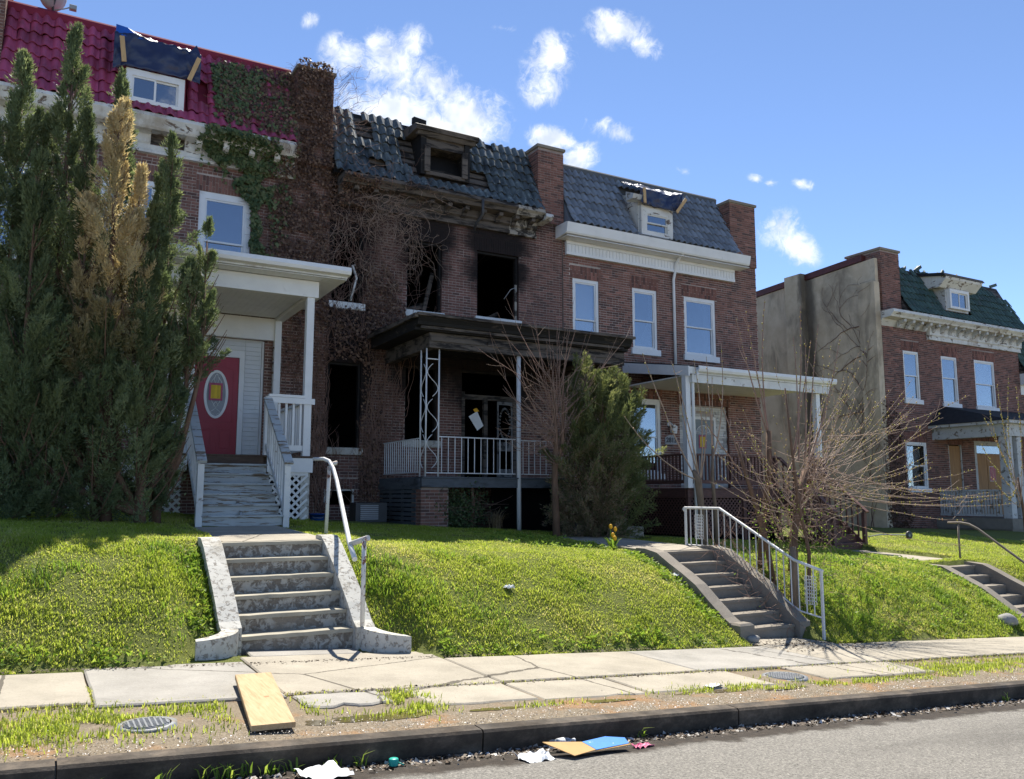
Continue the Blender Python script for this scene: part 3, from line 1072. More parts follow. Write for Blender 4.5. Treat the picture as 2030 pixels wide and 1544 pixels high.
def soldier(mb, x0, x1, z0, z1, y, seed):
    """flat arch of upright bricks over an opening"""
    r = random.Random(seed)
    n = max(2, round((x1 - x0) / .068))
    w = (x1 - x0) / n
    for k in range(n):
        h = (z1 - z0)
        cut = z0 + h * (.36 if k % 2 else .64)
        for a, b in ((z0, cut - .01), (cut, z1 - .01)):
            brick_into(mb, (0, y, 0), (1, 0, 0), (0, -1, 0), x0 + k * w + .004, x0 + (k + 1) * w - .004, a, b, r)


def wall_core(x0, x1, z0, z1, holes, y, th=.3, mats=('mortar', 'brick_a')):
    mb = MB()
    xs = sorted({x0, x1, *[h[0] for h in holes], *[h[1] for h in holes]})
    zs = sorted({z0, z1, *[h[2] for h in holes], *[h[3] for h in holes]})
    xs = [x for x in xs if x0 <= x <= x1]
    zs = [z for z in zs if z0 <= z <= z1]
    for a, b in zip(xs[:-1], xs[1:]):
        for c, d in zip(zs[:-1], zs[1:]):
            mx, mz = (a + b) / 2, (c + d) / 2
            if any(h[0] < mx < h[1] and h[2] < mz < h[3] for h in holes):
                continue
            mb.poly([(a, y, c), (b, y, c), (b, y, d), (a, y, d)])
            mb.poly([(a, y + th, c), (a, y + th, d), (b, y + th, d), (b, y + th, c)], .2, 1)
    for h in holes:
        a, b, c, d = h[:4]
        mb.poly([(a, y, c), (a, y + th, c), (a, y + th, d), (a, y, d)], .35, 1)
        mb.poly([(b, y, c), (b, y, d), (b, y + th, d), (b, y + th, c)], .45, 1)
        mb.poly([(a, y, d), (a, y + th, d), (b, y + th, d), (b, y, d)], .3, 1)
        mb.poly([(a, y, c), (b, y, c), (b, y + th, c), (a, y + th, c)], .3, 1)
    mb.poly([(x0, y, z0), (x0, y, z1), (x0, y + th, z1), (x0, y + th, z0)])
    mb.poly([(x1, y, z0), (x1, y + th, z0), (x1, y + th, z1), (x1, y, z1)])
    mb.poly([(x0, y, z1), (x1, y, z1), (x1, y + th, z1), (x0, y + th, z1)])
    return mb


def facade(house, x0, x1, z0, z1, openings, brick, mortar, seed, y=D, lintel=.34, avoid=()):
    """brick front with its openings; the 300 nearest whole bricks are single parts, the rest one piece"""
    holes = list(openings)
    wall = wall_core(x0, x1, z0, z1, holes, y, .3, None).build('wall', [mortar, brick], house)
    bh = [(h[0] - x0, h[1] - x0, h[2], h[3]) for h in holes]
    sol = []
    for h in holes:
        if len(h) > 4 and h[4]:
            sol.append((h[0] - .08, h[1] + .08, h[3] + .002, h[3] + h[4]))
    bh += [(s[0] - x0, s[1] - x0, s[2], s[3]) for s in sol]
    bh += [(s[0] - x0, s[1] - x0, s[2], s[3]) for s in avoid]
    mb, keep = MB(), []
    brick_panel(mb, (x0, y, 0), (1, 0, 0), (0, -1, 0), x1 - x0, z0, z1, bh, seed, keep=keep)
    for k, s in enumerate(sol):
        soldier(mb, *s, y, seed + k)
    r = random.Random(seed)
    keep.sort(key=lambda q: (x0 + q[0]) ** 2 * .3 + (q[1] - 5.5) ** 2 * 3)
    for s, z in keep[300:]:
        brick_into(mb, (x0, y, 0), (1, 0, 0), (0, -1, 0), s, s + BLEN - JOINT, z, z + COURSE - JOINT, r)
    for s, z in keep[:300]:
        link(bpy.data.objects.new('brick', brick_var(brick, r.randrange(14))), wall, (x0 + s, y, z))
    tag(mb.build('brickwork', brick, wall), kind='stuff')
    return wall


def parapet(house, x0, x1, z0, z1, y0, y1, brick, mortar, seed, cap='concrete_dark'):
    """brick end of a party wall, rising past the roof"""
    core = MB().box(x0, x1, y0, y1, z0, z1)
    p = core.build('parapet', mortar, house)
    mb = MB()
    brick_panel(mb, (x0, y0, 0), (1, 0, 0), (0, -1, 0), x1 - x0, z0, z1, (), seed)
    brick_panel(mb, (x0, y1, 0), (0, -1, 0), (-1, 0, 0), y1 - y0, z0, z1, (), seed + 1)
    brick_panel(mb, (x1, y0, 0), (0, 1, 0), (1, 0, 0), y1 - y0, z0, z1, (), seed + 2)
    tag(mb.build('brickwork', brick, p), kind='stuff')
    MB().bevel_box(x0 - .05, x1 + .05, y0 - .05, y1 + .05, z1, z1 + .09, .012).build('coping', cap, p)
    return p


def sash_window(house, x0, x1, z0, z1, y=D, frame='white', pane='glass', split=.5, fw=.07, sill=None, blind=None, name='window', rec=.06, vertical=False):
    """white casing set in the opening, two sashes, panes and a projecting sill"""
    yf, yb = y + rec - .045, y + rec + .09
    mb = MB()
    mb.box(x0, x0 + fw, yf, yb, z0, z1)
    mb.box(x1 - fw, x1, yf, yb, z0, z1)
    mb.box(x0 + fw, x1 - fw, yf, yb, z1 - fw * 1.15, z1)
    mb.box(x0 + fw, x1 - fw, yf, yb, z0, z0 + fw * .6)
    w = mb.build(name, frame, house)
    a, b, c, d = x0 + fw, x1 - fw, z0 + fw * .6, z1 - fw * 1.15
    sw = .038
    if vertical:
        cells = [(a, a + (b - a) * split + .015, c, d, 0), (a + (b - a) * split - .015, b, c, d, .034)]
    else:
        zm = c + (d - c) * split
        cells = [(a, b, zm - .018, d, 0.0), (a, b, c, zm + .018, .034)]
    for k, (p, q, e, f, dy) in enumerate(cells):
        ys, ye = yf + .022 + dy, yf + .052 + dy
        m = MB()
        m.box(p, p + sw, ys, ye, e, f)
        m.box(q - sw, q, ys, ye, e, f)
        m.box(p + sw, q - sw, ys, ye, f - sw, f)
        m.box(p + sw, q - sw, ys, ye, e, e + sw)
        sh = m.build('sash', frame, w)
        MB().box(p + sw * .8, q - sw * .8, ys + .012, ys + .017, e + sw * .8, f - sw * .8).build('pane', pane, w)
    if sill:
        MB().bevel_box(x0 - .07, x1 + .07, y - .07, y + .12, z0 - sill, z0 - .002, .008).build('sill', frame, w)
    if blind:
        MB().box(a, b, yb + .03, yb + .04, d - (d - c) * blind, d).build('blind', 'blind', w)
    return w


TILE = {}


def tile_mesh(mat, w, l, key):
    """one barrel-and-pan roof tile: u across, v up the slope, raised along n; local axes x=u, y=v, z=n"""
    if (mat, key) in TILE:
        return TILE[(mat, key)]
    r = random.Random(key)
    prof = []
    N = 8
    for k in range(N + 1):
        t = k / N
        hgt = .058 * math.sin(math.pi * min(1, t / .68)) ** .8 if t < .68 else -.006 * math.sin(math.pi * (t - .68) / .32)
        prof.append((t * w * 1.03, hgt))
    mb = MB()
    low = .045 + r.uniform(0, .008)
    vs = [(u, -.03, h + low) for u, h in prof] + [(u, l, h + .004) for u, h in prof] + [(u, -.03, h + low - .018) for u, h in prof]
    n = N + 1
    fs = [(k, k + 1, n + k + 1, n + k) for k in range(N)]
    i = len(mb.v)
    mb.faces(vs, fs, .5, 0, True)
    mb.faces([vs[2 * n + k] for k in range(n)] + [vs[k] for k in range(n)], [(k, k + 1, n + k + 1, n + k) for k in range(N)])
    mb.faces([vs[0], vs[n], vs[2 * n], (vs[n][0], vs[n][1], vs[n][2] - .014)], [(0, 1, 3, 2)])
    TILE[(mat, key)] = mb.mesh('roof_tile', mat)
    return TILE[(mat, key)]


def mansard(house, x0, x1, zb, zt, yb, yt, mat, deck, cols, rows, holes=(), missing=0, slip=0, seed=1, flare=.12, ragged=None):
    """steep tiled front slope on a boarded deck; holes = (xa, xb, za, zc) left open for dormers"""
    mb = MB()
    mb.poly([(x0, yb + .05, zb), (x1, yb + .05, zb), (x1, yt + .05, zt), (x0, yt + .05, zt)])
    mb.poly([(x0, yt + .05, zt), (x1, yt + .05, zt), (x1, yt + 9, zt - .25), (x0, yt + 9, zt - .25)])
    mb.poly([(x0, yb + .05, zb), (x0, yt + .05, zt), (x0, yt + .05, zb)])
    mb.poly([(x1, yb + .05, zb), (x1, yt + .05, zb), (x1, yt + .05, zt)])
    roof = mb.build('roof', deck, house)
    # boards of the deck
    r = random.Random(seed)
    w = (x1 - x0) / cols
    sl = math.hypot(zt - zb, yt - yb)
    l = sl / rows
    ang = math.atan2(zt - zb, yt - yb)
    for j in range(rows):
        for i in range(cols):
            u, v = x0 + i * w, j * l
            y, z = yb + (yt - yb) * v / sl, zb + (zt - zb) * v / sl
            cx, cz = u + w / 2, z + (zt - zb) / rows / 2
            if any(h[0] < cx < h[1] and h[2] < cz < h[3] for h in holes):
                continue
            if missing and (callable(missing) and missing(cx, cz, r) or not callable(missing) and r.random() < missing):
                continue
            if ragged and j == rows - 1 and r.random() < ragged:
                continue
            o = bpy.data.objects.new('roof_tile', tile_mesh(mat, w, l, r.randrange(3)))
            du, dv, dr = (r.uniform(-1, 1) * slip for _ in range(3))
            out = flare * max(0, 1 - v / (l * 1.6)) ** 2 * .6
            link(o, roof, (u + du * .04, y - .045 - out, z + dv * .06))
            tilt = ang - (.12 if j == 0 else 0) + dr * .1
            o.rotation_euler = (tilt, 0, dr * .15)
    return roof


def lattice(parent, x0, x1, z0, z1, y, mat, pitch=.1, w=.034, th=.008):
    """crossed diagonal slats clipped to a rectangle, each slat a piece"""
    for sgn, dy in ((1, 0), (-1, th + .001)):
        L = (x1 - x0) + (z1 - z0)
        k = -int(L / pitch) - 1
        while k * pitch < L:
            c = k * pitch
            k += 1
            # line: z - z0 = sgn*(x - xs) ; xs = x0 + c
            pts = []
            for x in (x0, x1):
                z = z0 + sgn * (x - (x0 + c)) if sgn > 0 else z0 - (x - (x0 + c))
                if z0 <= z <= z1:
                    pts.append((x, z))
            for z in (z0, z1):
                x = x0 + c + (z - z0) * sgn
                if x0 <= x <= x1:
                    pts.append((x, z))
            if len(pts) < 2:
                continue
            pts.sort()
            a, b = pts[0], pts[-1]
            if math.hypot(a[0] - b[0], a[1] - b[1]) < .05:
                continue
            MB().bar((a[0], y + dy, a[1]), (b[0], y + dy, b[1]), th, w, (0, 0, 1) if False else Vector((-(b[1] - a[1]), 0, b[0] - a[0])).normalized()).build('lattice_slat', mat, parent)


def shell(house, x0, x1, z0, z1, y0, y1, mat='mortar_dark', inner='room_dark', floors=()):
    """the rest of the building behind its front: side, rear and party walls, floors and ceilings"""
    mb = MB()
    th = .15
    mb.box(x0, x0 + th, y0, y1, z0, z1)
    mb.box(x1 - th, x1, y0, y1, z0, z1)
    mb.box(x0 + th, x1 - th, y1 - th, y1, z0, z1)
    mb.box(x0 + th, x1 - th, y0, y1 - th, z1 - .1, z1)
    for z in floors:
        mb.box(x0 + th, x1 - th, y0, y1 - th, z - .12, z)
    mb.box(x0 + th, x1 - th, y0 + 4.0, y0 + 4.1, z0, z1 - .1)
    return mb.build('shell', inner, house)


def baluster_run(parent, p, q, zt, zb, n, mat, sz=.035, rail=(.06, .09), name='baluster', top_w=.1, ends=True):
    """level railing between two plan points: top rail, bottom rail, n balusters, each a piece"""
    p, q = Vector((*p, 0)), Vector((*q, 0))
    MB().bar((p.x, p.y, zt), (q.x, q.y, zt), top_w, rail[0]).build('rail', mat, parent)
    MB().bar((p.x, p.y, zb), (q.x, q.y, zb), rail[0] * .7, rail[1]).build('rail', mat, parent)
    for k in range(n):
        t = (k + (.5 if ends else 0)) / (n if ends else max(1, n - 1))
        c = p.lerp(q, t)
        MB().bar((c.x, c.y, zb + rail[1] / 2), (c.x, c.y, zt - rail[0] / 2), sz, sz, (0, 1, 0)).build(name, mat, parent)


def ring(n, cx, cz, rx, rz, y):
    return [(cx + rx * math.cos(2 * math.pi * k / n), y, cz + rz * math.sin(2 * math.pi * k / n)) for k in range(n)]


def oval_frame(cx, cz, rx, rz, y0, y1, w, n=32):
    mb = MB()
    o0, o1 = ring(n, cx, cz, rx, rz, y0), ring(n, cx, cz, rx - w, rz - w, y0)
    p0, p1 = ring(n, cx, cz, rx, rz, y1), ring(n, cx, cz, rx - w, rz - w, y1)
    vs = o0 + o1 + p0 + p1
    fs = []
    for k in range(n):
        j = (k + 1) % n
        fs += [(k, j, n + j, n + k), (k, 2 * n + k, 2 * n + j, j), (n + k, n + j, 3 * n + j, 3 * n + k)]
    return mb.faces(vs, fs)


def notice(at, w, h, label, y, rot=0, mats=('yellow_paper', 'tile_red')):
    cx, cz = at
    t = thing('notice', label, 'notice', (cx, y, cz - h / 2))
    MB().box(cx - w / 2 - .04, cx + w / 2 + .04, y - .003, y, cz - h / 2 - .04, cz + h / 2 + .045).build('border', mats[1], t)
    MB().box(cx - w / 2, cx + w / 2, y - .007, y - .0035, cz - h / 2, cz + h / 2).build('sheet', mats[0], t)
    return t


def tarp(name, label, pts_front, pts_back, seed, battens, mats=('tarp', 'tarp_blue')):
    """sheet draped over a dormer head: a grid through the given rows of points, creased"""
    rows = [[Vector(p) for p in row] for row in (pts_front + pts_back)]
    NU, NV = 44, 12
    def row_at(row, t):
        k = t * (len(row) - 1)
        i = min(int(k), len(row) - 2)
        return row[i].lerp(row[i + 1], k - i)
    V = []
    nv = (len(rows) - 1) * NV
    for j in range(nv + 1):
        q = j / NV
        i = min(int(q), len(rows) - 2)
        for k in range(NU + 1):
            p = row_at(rows[i], k / NU).lerp(row_at(rows[i + 1], k / NU), q - i)
            a = mnoise.noise(p * 3.1 + Vector((seed, 0, 0)))
            b = mnoise.noise(Vector((p.x * 9, p.y * 5, p.z * 9 + p.x * 6)) + Vector((seed, 3, 0)))
            c_ = mnoise.noise(Vector((p.x * 4 + p.z * 7, p.z * 3 - p.x * 5, seed)))
            p = p + Vector((0, -.07 * a - .06 * abs(b) - .09 * abs(c_), .025 * b))
            V.append(p)
    mb = MB()
    fs = [(j * (NU + 1) + k, j * (NU + 1) + k + 1, (j + 1) * (NU + 1) + k + 1, (j + 1) * (NU + 1) + k) for j in range(nv) for k in range(NU)]
    t = thing(name, label, 'tarp', (rows[0][0].x, rows[0][0].y, rows[0][0].z))
    mb.faces(V, fs, .5, 0, True)
    o = mb.build('sheet', mats[0], t)
    sm = o.modifiers.new('thickness', 'SOLIDIFY')
    sm.thickness = .006
    for p, q in battens:
        MB().bar(p, q, .025, .09, (1, 0, .1)).build('batten', 'batten', t)
    return t


# ---- first house: painted tile roof, white porch, red door
def house_one():
    h = thing('row_house', 'brown brick row house with magenta tiled mansard, white porch and red door', 'house', (1.7, D, 1.2))
    X0, X1 = -2.2, 5.55
    ops = [(2.66, 3.76, 6.35, 8.2, .36), (.75, 1.85, 6.35, 8.22, .36), (-1.75, -.4, 6.3, 8.2, .36), (-1.75, -.4, 3.3, 5.08, .36), (2.2, 4.18, 2.4, 5.02, .3), (-1.1, -.45, 1.42, 2.06, .2), (.4, 1.5, 3.0, 4.9, .3)]
    facade(h, X0, X1, .6, 9.5, ops, 'brick_a', 'mortar', 3)
    shell(h, X0, X1, .6, 9.5, D + .3, D + 10, floors=(2.38, 5.6))
    sash_window(h, 2.66, 3.76, 6.35, 8.2, fw=.13, sill=.12, split=.42)
    sash_window(h, .75, 1.85, 6.35, 8.22, fw=.1, sill=.12)
    sash_window(h, -1.75, -.4, 6.3, 8.2, fw=.1, sill=.12)
    sash_window(h, -1.75, -.4, 3.3, 5.08, fw=.13, sill=.12, blind=.45)
    sash_window(h, .4, 1.5, 3.0, 4.9, fw=.1, sill=.12)
    w = sash_window(h, -1.1, -.45, 1.42, 2.06, fw=.08, split=.5, vertical=True)
    # cornice
    mb = MB()
    prof = [(D, 9.5), (D - .52, 9.5), (D - .54, 9.42), (D - .48, 9.33), (D - .44, 9.24), (D - .4, 9.2), (D - .13, 9.18), (D - .12, 9.02), (D - .08, 8.98), (D - .07, 8.88), (D - .1, 8.86), (D - .1, 8.8), (D, 8.8)]
    mb.prism(prof, 'x', X0, 1.62)
    mb.prism(prof, 'x', 2.3, 4.66)
    mb.prism(prof[:6] + [(D - .13, 9.26), (D, 9.26)], 'x', 1.62, 2.3)
    mb.prism([(D, 9.02), (D - .08, 8.98), (D - .07, 8.88), (D - .1, 8.86), (D - .1, 8.8), (D, 8.8)], 'x', 1.62, 2.3)
    c = mb.build('cornice', 'white_peel', h)
    MB().box(1.63, 2.29, D - .012, D - .003, 9.03, 9.25).build('dark_hole_panel', 'char_mid', c)  # dark panel painted in for the dark hole where the soffit is missing
    for k in range(12):
        x = -1.9 + k * .55
        if 1.4 < x < 2.4:
            continue
        MB().prism([(D - .14, 9.2), (D - .4, 9.2), (D - .36, 9.1), (D - .2, 9.04), (D - .14, 8.99)], 'x', x, x + .12).build('bracket', 'white_peel', c)
    mansard(h, -1.15, 4.66, 9.5, 11.62, D - .35, D + .62, 'tile_red', 'roof_edge_red', 27, 7, [(.98, 2.26, 9.72, 11.1)], missing=lambda x, z, r: (2.5 < x < 2.72 and 10.1 < z < 10.6), seed=4, slip=.25)
    MB().prism([(D + .5, 11.52), (D + .47, 11.68), (D + .53, 11.74), (D + .9, 11.76), (D + .9, 11.5)], 'x', -1.15, 4.66).build('ridge_flashing', 'roof_edge_red', h)
    # dormer
    d = MB().prism([(D - .28, 9.7), (D - .28, 10.85), (D + .5, 11.2), (D + .6, 9.7)], 'x', 1.02, 2.24).build('dormer', 'roof_edge_red', h)
    MB().box(1.1, 2.16, D - .296, D - .283, 9.76, 10.38).build('dormer_shade_panel', 'room_dark', d)  # dark panel behind the panes, painted in place of a dim interior
    sash_window(h, 1.06, 2.2, 9.72, 10.42, y=D - .42, fw=.12, vertical=True, name='dormer_window')
    parapet(h, -2.15, -1.16, 9.3, 12.2, D - .06, D + 1.8, 'brick_a', 'mortar', 60)
    parapet(h, 4.68, 5.53, 9.2, 11.5, D - .08, D + 1.6, 'brick_a', 'mortar_dark', 61)
    # entrance infill of white siding with the red door
    ent = MB().box(2.21, 4.17, D + .1, D + .13, 2.4, 5.02).build('entrance_panel', 'white', h)
    k = 0
    z = 2.42
    while z < 4.98:
        MB().faces([(3.78, D + .068, z), (4.12, D + .068, z), (4.12, D + .084, z + .096), (3.78, D + .084, z + .096), (3.78, D + .1, z), (4.12, D + .1, z), (4.12, D + .1, z + .096), (3.78, D + .1, z + .096)],
                   [(0, 1, 2, 3), (0, 4, 5, 1), (0, 3, 7, 4), (1, 5, 6, 2)]).build('siding_board', 'siding', ent)
        if z > 4.7:
            MB().faces([(2.25, D + .068, z), (3.775, D + .068, z), (3.775, D + .084, z + .096), (2.25, D + .084, z + .096), (2.25, D + .1, z), (3.775, D + .1, z)],
                       [(0, 1, 2, 3), (0, 4, 5, 1)]).build('siding_board', 'siding', ent)
        z += .098
    fr = MB()
    fr.box(3.66, 3.765, D + .03, D + .14, 2.4, 4.69)
    fr.box(2.65, 2.745, D + .03, D + .14, 2.4, 4.69)
    fr.box(2.745, 3.66, D + .03, D + .14, 4.6, 4.69)
    fr.box(4.13, 4.175, D + .05, D + .1, 2.4, 5.0)
    fr.build('door_frame', 'white', ent)
    dr = MB().bevel_box(2.75, 3.655, D + .06, D + .1, 2.42, 4.595, .004)
    door = dr.build('door', 'red_door', h)
    for a, b, c, e in ((2.84, 3.16, 2.56, 3.08), (3.24, 3.56, 2.56, 3.08)):
        m = MB()
        m.box(a, b, D + .052, D + .06, c, c + .03)
        m.box(a, b, D + .052, D + .06, e - .03, e)
        m.box(a, a + .03, D + .052, D + .06, c + .03, e - .03)
        m.box(b - .03, b, D + .052, D + .06, c + .03, e - .03)
        m.bevel_box(a + .07, b - .07, D + .05, D + .06, c + .07, e - .07, .004)
        m.build('door_panel', 'red_door', door)
    m = MB()
    arch = [(2.84, 4.2)] + [(3.2 + .36 * math.cos(math.pi * (1 - k / 10)), 4.3 + .1 * math.sin(math.pi * k / 10)) for k in range(11)]
    for a, b in zip([(2.84, 3.2)] + arch, arch + [(3.56, 3.2)]):
        m.bar((a[0], D + .056, a[1]), (b[0], D + .056, b[1]), .008, .03, Vector((-(b[1] - a[1]), 0, b[0] - a[0])).normalized())
    m.bar((2.84, D + .056, 3.2), (3.56, D + .056, 3.2), .008, .03)
    m.build('moulding', 'red_door', door)
    oval_frame(3.2, 3.78, .25, .52, D + .04, D + .062, .055).build('oval_frame', 'white', door)
    g = MB()
    g.poly(ring(32, 3.2, 3.78, .196, .466, D + .055))
    gl = g.build('oval_glass', 'metal_grey', door)
    cam_ = MB()
    for s in (-1, 1):
        cam_.tube([(3.2 + s * x, D + .05, z) for x, z in ((0, 4.22), (.1, 4.05), (.13, 3.85), (.08, 3.62), (.0, 3.5))], .006, 5)
        cam_.tube([(3.2 + s * x, D + .05, z) for x, z in ((0, 3.62), (.05, 3.55), (0, 3.48), (.1, 3.4), (.02, 3.34))], .006, 5)
        cam_.tube([(3.2 + s * x, D + .05, z) for x, z in ((.02, 4.2), (.05, 4.1), (.02, 4.0))], .006, 5)
    cam_.build('leaded_came', 'white', door)
    # porch
    F, YF = 2.37, 15.8
    porch = MB().box(.4, 4.52, YF + .06, D - .01, F - .2, F - .035).build('porch', 'wood_porch', h)
    x = .4
    while x < 4.5:
        MB().bevel_box(x, min(x + .135, 4.54), YF - .05, D - .01, F - .033, F, .003).build('floor_board', 'wood_porch', porch)
        x += .14
    MB().box(3.68, 4.54, YF - .03, YF + .05, 2.06, 2.33).build('skirt_board', 'white', porch)
    MB().box(.4, 2.28, YF - .03, YF + .05, 2.06, 2.33).build('skirt_board', 'white', porch)
    MB().box(4.46, 4.53, YF + .06, D - .01, 2.06, 2.33).build('skirt_board', 'white', porch)
    for px, py in ((4.42, YF + .08), (4.42, D - .1), (.5, YF + .08)):
        MB().bevel_box(px - .07, px + .07, py - .07, py + .07, F if py < 17 else F, 5.46, .005).build('post', 'white', porch)
    MB().box(4.33, 4.5, YF + .02, YF + .16, 1.1, 2.05).build('pier', 'concrete_painted', porch)
    # beams, soffit, ceiling, gutter
    MB().box(.3, 4.56, YF - .02, YF + .16, 5.46, 5.78).build('beam', 'white', porch)
    MB().box(4.36, 4.54, YF + .165, D - .005, 5.46, 5.78).build('beam', 'white', porch)
    MB().box(.3, 4.36, D - .12, D - .008, 5.02, 5.5).build('wall_beam', 'white', porch)
    x = .32
    while x < 4.34:
        MB().box(x, x + .118, YF + .17, D - .13, 5.52, 5.535).build('ceiling_board', 'white', porch)
        x += .122
    x = -.05
    while x < 4.98:
        MB().box(x, min(x + .118, 5.0), 15.42, YF - .03, 5.79, 5.802).build('soffit_board', 'white', porch)
        x += .122
    y = YF - .02
    while y < D - .1:
        MB().box(4.57, 4.99, y, y + .118, 5.79, 5.802).build('soffit_board', 'white', porch)
        y += .122
    MB().prism([(15.38, 5.81), (15.38, 6.0), (D - .01, 6.3), (D - .01, 5.81)], 'x', -.05, 5.0).build('porch_roof', 'white_worn', porch)
    MB().prism([(15.375, 5.84), (15.25, 5.86), (15.22, 5.92), (15.24, 6.0), (15.27, 6.0), (15.25, 5.93), (15.37, 5.88)], 'x', -.1, 5.03).build('gutter', 'white', porch)
    # front and side railing
    baluster_run(porch, (3.68, YF + .05), (4.36, YF + .05), 3.5, 2.52, 5, 'white', .04, (.05, .1), top_w=.14)
    MB().box(3.64, 4.55, YF - .015, YF - .0, 3.36, 3.47).build('rail_face', 'white', porch)
    baluster_run(porch, (4.44, YF + .2), (4.44, D - .2), 3.42, 2.52, 15, 'white', .035, (.05, .09))
    MB().bevel_box(3.62, 3.73, YF - .01, YF + .1, F, 3.47, .004).build('post', 'white', porch)
    MB().box(3.72, 4.46, YF + .12, YF + .13, 1.08, 2.06).build('shade_backing', 'soot_shade_black', porch)  # black sheet behind the lattice stands in for shade under the porch
    lattice(porch, 3.72, 4.46, 1.12, 2.05, YF + .02, 'white', .15, .042)
    lattice(porch, .42, 2.2, 1.15, 2.05, YF + .02, 'white', .15, .042)
    for k in range(3):
        MB().box(3.72, 4.46, YF - .002, YF + .015, 2.0, 2.06).build('lattice_frame', 'white', porch) if k == 0 else None
    # wooden stairs
    n, x0, x1, yb, yt, zb = 7, 2.33, 3.6, 14.22, YF - .05, 1.13
    st = MB()
    for x in ((x0 + x1) / 2,):
        st.prism([(yb + .02, zb), (yb + .02, zb + .1), (yt, F - .22), (yt, F - .5), (yb + .5, zb)], 'x', x - .02, x + .02)
    stairs = st.build('stairs', 'wood_grey', h)
    rise, run = (F - zb) / n, (yt - yb) / (n - 1)
    for k in range(n):
        z = zb + rise * (k + 1)
        y = yb + run * k
        MB().box(x0, x1, y, y + .022, z - rise, z - .036).build('riser', 'wood_grey' if k < n - 1 else 'wood_porch', stairs)
        if k < n - 1:
            MB().bevel_box(x0 - .02, x1 + .02, y - .05, y + run + .02, z - .034, z, .005).build('tread', 'wood_grey', stairs)
    for x in (2.27, 3.66):
        MB().bevel_box(x - .05, x + .05, yb - .04, yb + .06, zb - .05, 2.13, .004).build('newel', 'white_worn', stairs)
        p, q = Vector((x, yb - .1, 2.16)), Vector((x, yt + .06, 3.44))
        MB().bar(p, q, .15, .045).build('handrail', 'wood_grey', stairs)
        a, b = Vector((x, yb + .06, 1.34)), Vector((x, yt + .04, 2.55))
        MB().bar(a, b, .05, .09).build('rail', 'white_worn', stairs)
        for k in range(9):
            t = (k + .8) / 9.6
            c, e = a.lerp(b, t), p.lerp(q, t + .03)
            MB().bar((x, c.y, c.z), (x, c.y, e.z - .02), .035, .035, (0, 1, 0)).build('baluster', 'white_worn', stairs)
    notice((3.19, 3.83), .2, .29, 'yellow printed notice with a red border on the oval door glass', D + .036)
    # satellite dish on the ridge
    t = thing('satellite_dish', 'pale grey satellite dish on the magenta roof ridge', 'satellite dish', (-.35, D + .75, 11.72))
    m = MB()
    c0 = Vector((-.32, D + .55, 12.1))
    nrm = Vector((-.55, .6, .45)).normalized()
    u = nrm.orthogonal().normalized()
    w = nrm.cross(u)
    N = 24
    vs, fs = [], []
    rings = [0, .12, .22, .32]
    for r_ in rings:
        for k in range(N):
            a = 2 * math.pi * k / N
            vs.append(c0 + (u * math.cos(a) * r_ + w * math.sin(a) * r_ * 1.1) + nrm * (r_ * r_ * .7))
    for q in range(len(rings) - 1):
        for k in range(N):
            fs.append((q * N + k, q * N + (k + 1) % N, (q + 1) * N + (k + 1) % N, (q + 1) * N + k))
    m.faces(vs, fs, .5, 0, True)
    o = m.build('dish', 'metal_grey', t)
    o.modifiers.new('thickness', 'SOLIDIFY').thickness = .012
    MB().tube([(-.35, D + .75, 11.7), (-.35, D + .72, 11.95), c0 - nrm * .02], .025, 8).build('mast', 'metal_dark', t)
    MB().tube([c0 + Vector((0, 0, -.33)), (-.15, D + .5, 11.82), (.0, D + .45, 11.88)], .014, 6).build('arm', 'metal_grey', t)
    MB().bevel_box(-.05, .09, D + .4, D + .52, 11.82, 11.92, .01).build('receiver', 'metal_grey', t)
    yt_ = D - .4
    fl = tarp('tarp', 'navy tarp with a bright blue folded corner over the magenta roof dormer',
         [[(.8, yt_, 10.3), (1.04, yt_ - .03, 10.42), (2.22, yt_ - .03, 10.43), (2.5, yt_, 10.4)], [(.8, yt_ - .02, 11.1), (1.2, yt_, 11.15), (2.1, yt_, 11.1), (2.5, yt_ - .02, 11.06)]],
         [[(.82, D + .4, 11.5), (1.3, D + .4, 11.52), (2.1, D + .4, 11.5), (2.48, D + .4, 11.46)]], 3,
         [((.93, yt_ - .17, 10.98), (1.0, yt_ - .17, 10.44)), ((2.44, yt_ - .17, 10.9), (2.26, yt_ - .17, 10.36))])
    m = MB()
    m.faces([(.82, yt_ - .03, 11.06), (.82, yt_ + .0, 11.3), (1.03, yt_ - .02, 11.27), (1.5, yt_ + .02, 11.12), (1.3, yt_ - .08, 11.06)], [(0, 4, 2, 1), (4, 3, 2)])
    o = m.build('flap', 'tarp_blue', fl)
    o.modifiers.new('thickness', 'SOLIDIFY').thickness = .006
    m = MB()
    m.faces([(2.24, yt_ - .02, 11.04), (2.4, yt_ + .02, 11.28), (2.5, yt_ - .02, 11.02)], [(0, 2, 1)])
    o = m.build('flap', 'tarp', fl)
    o.modifiers.new('thickness', 'SOLIDIFY').thickness = .006
    return h


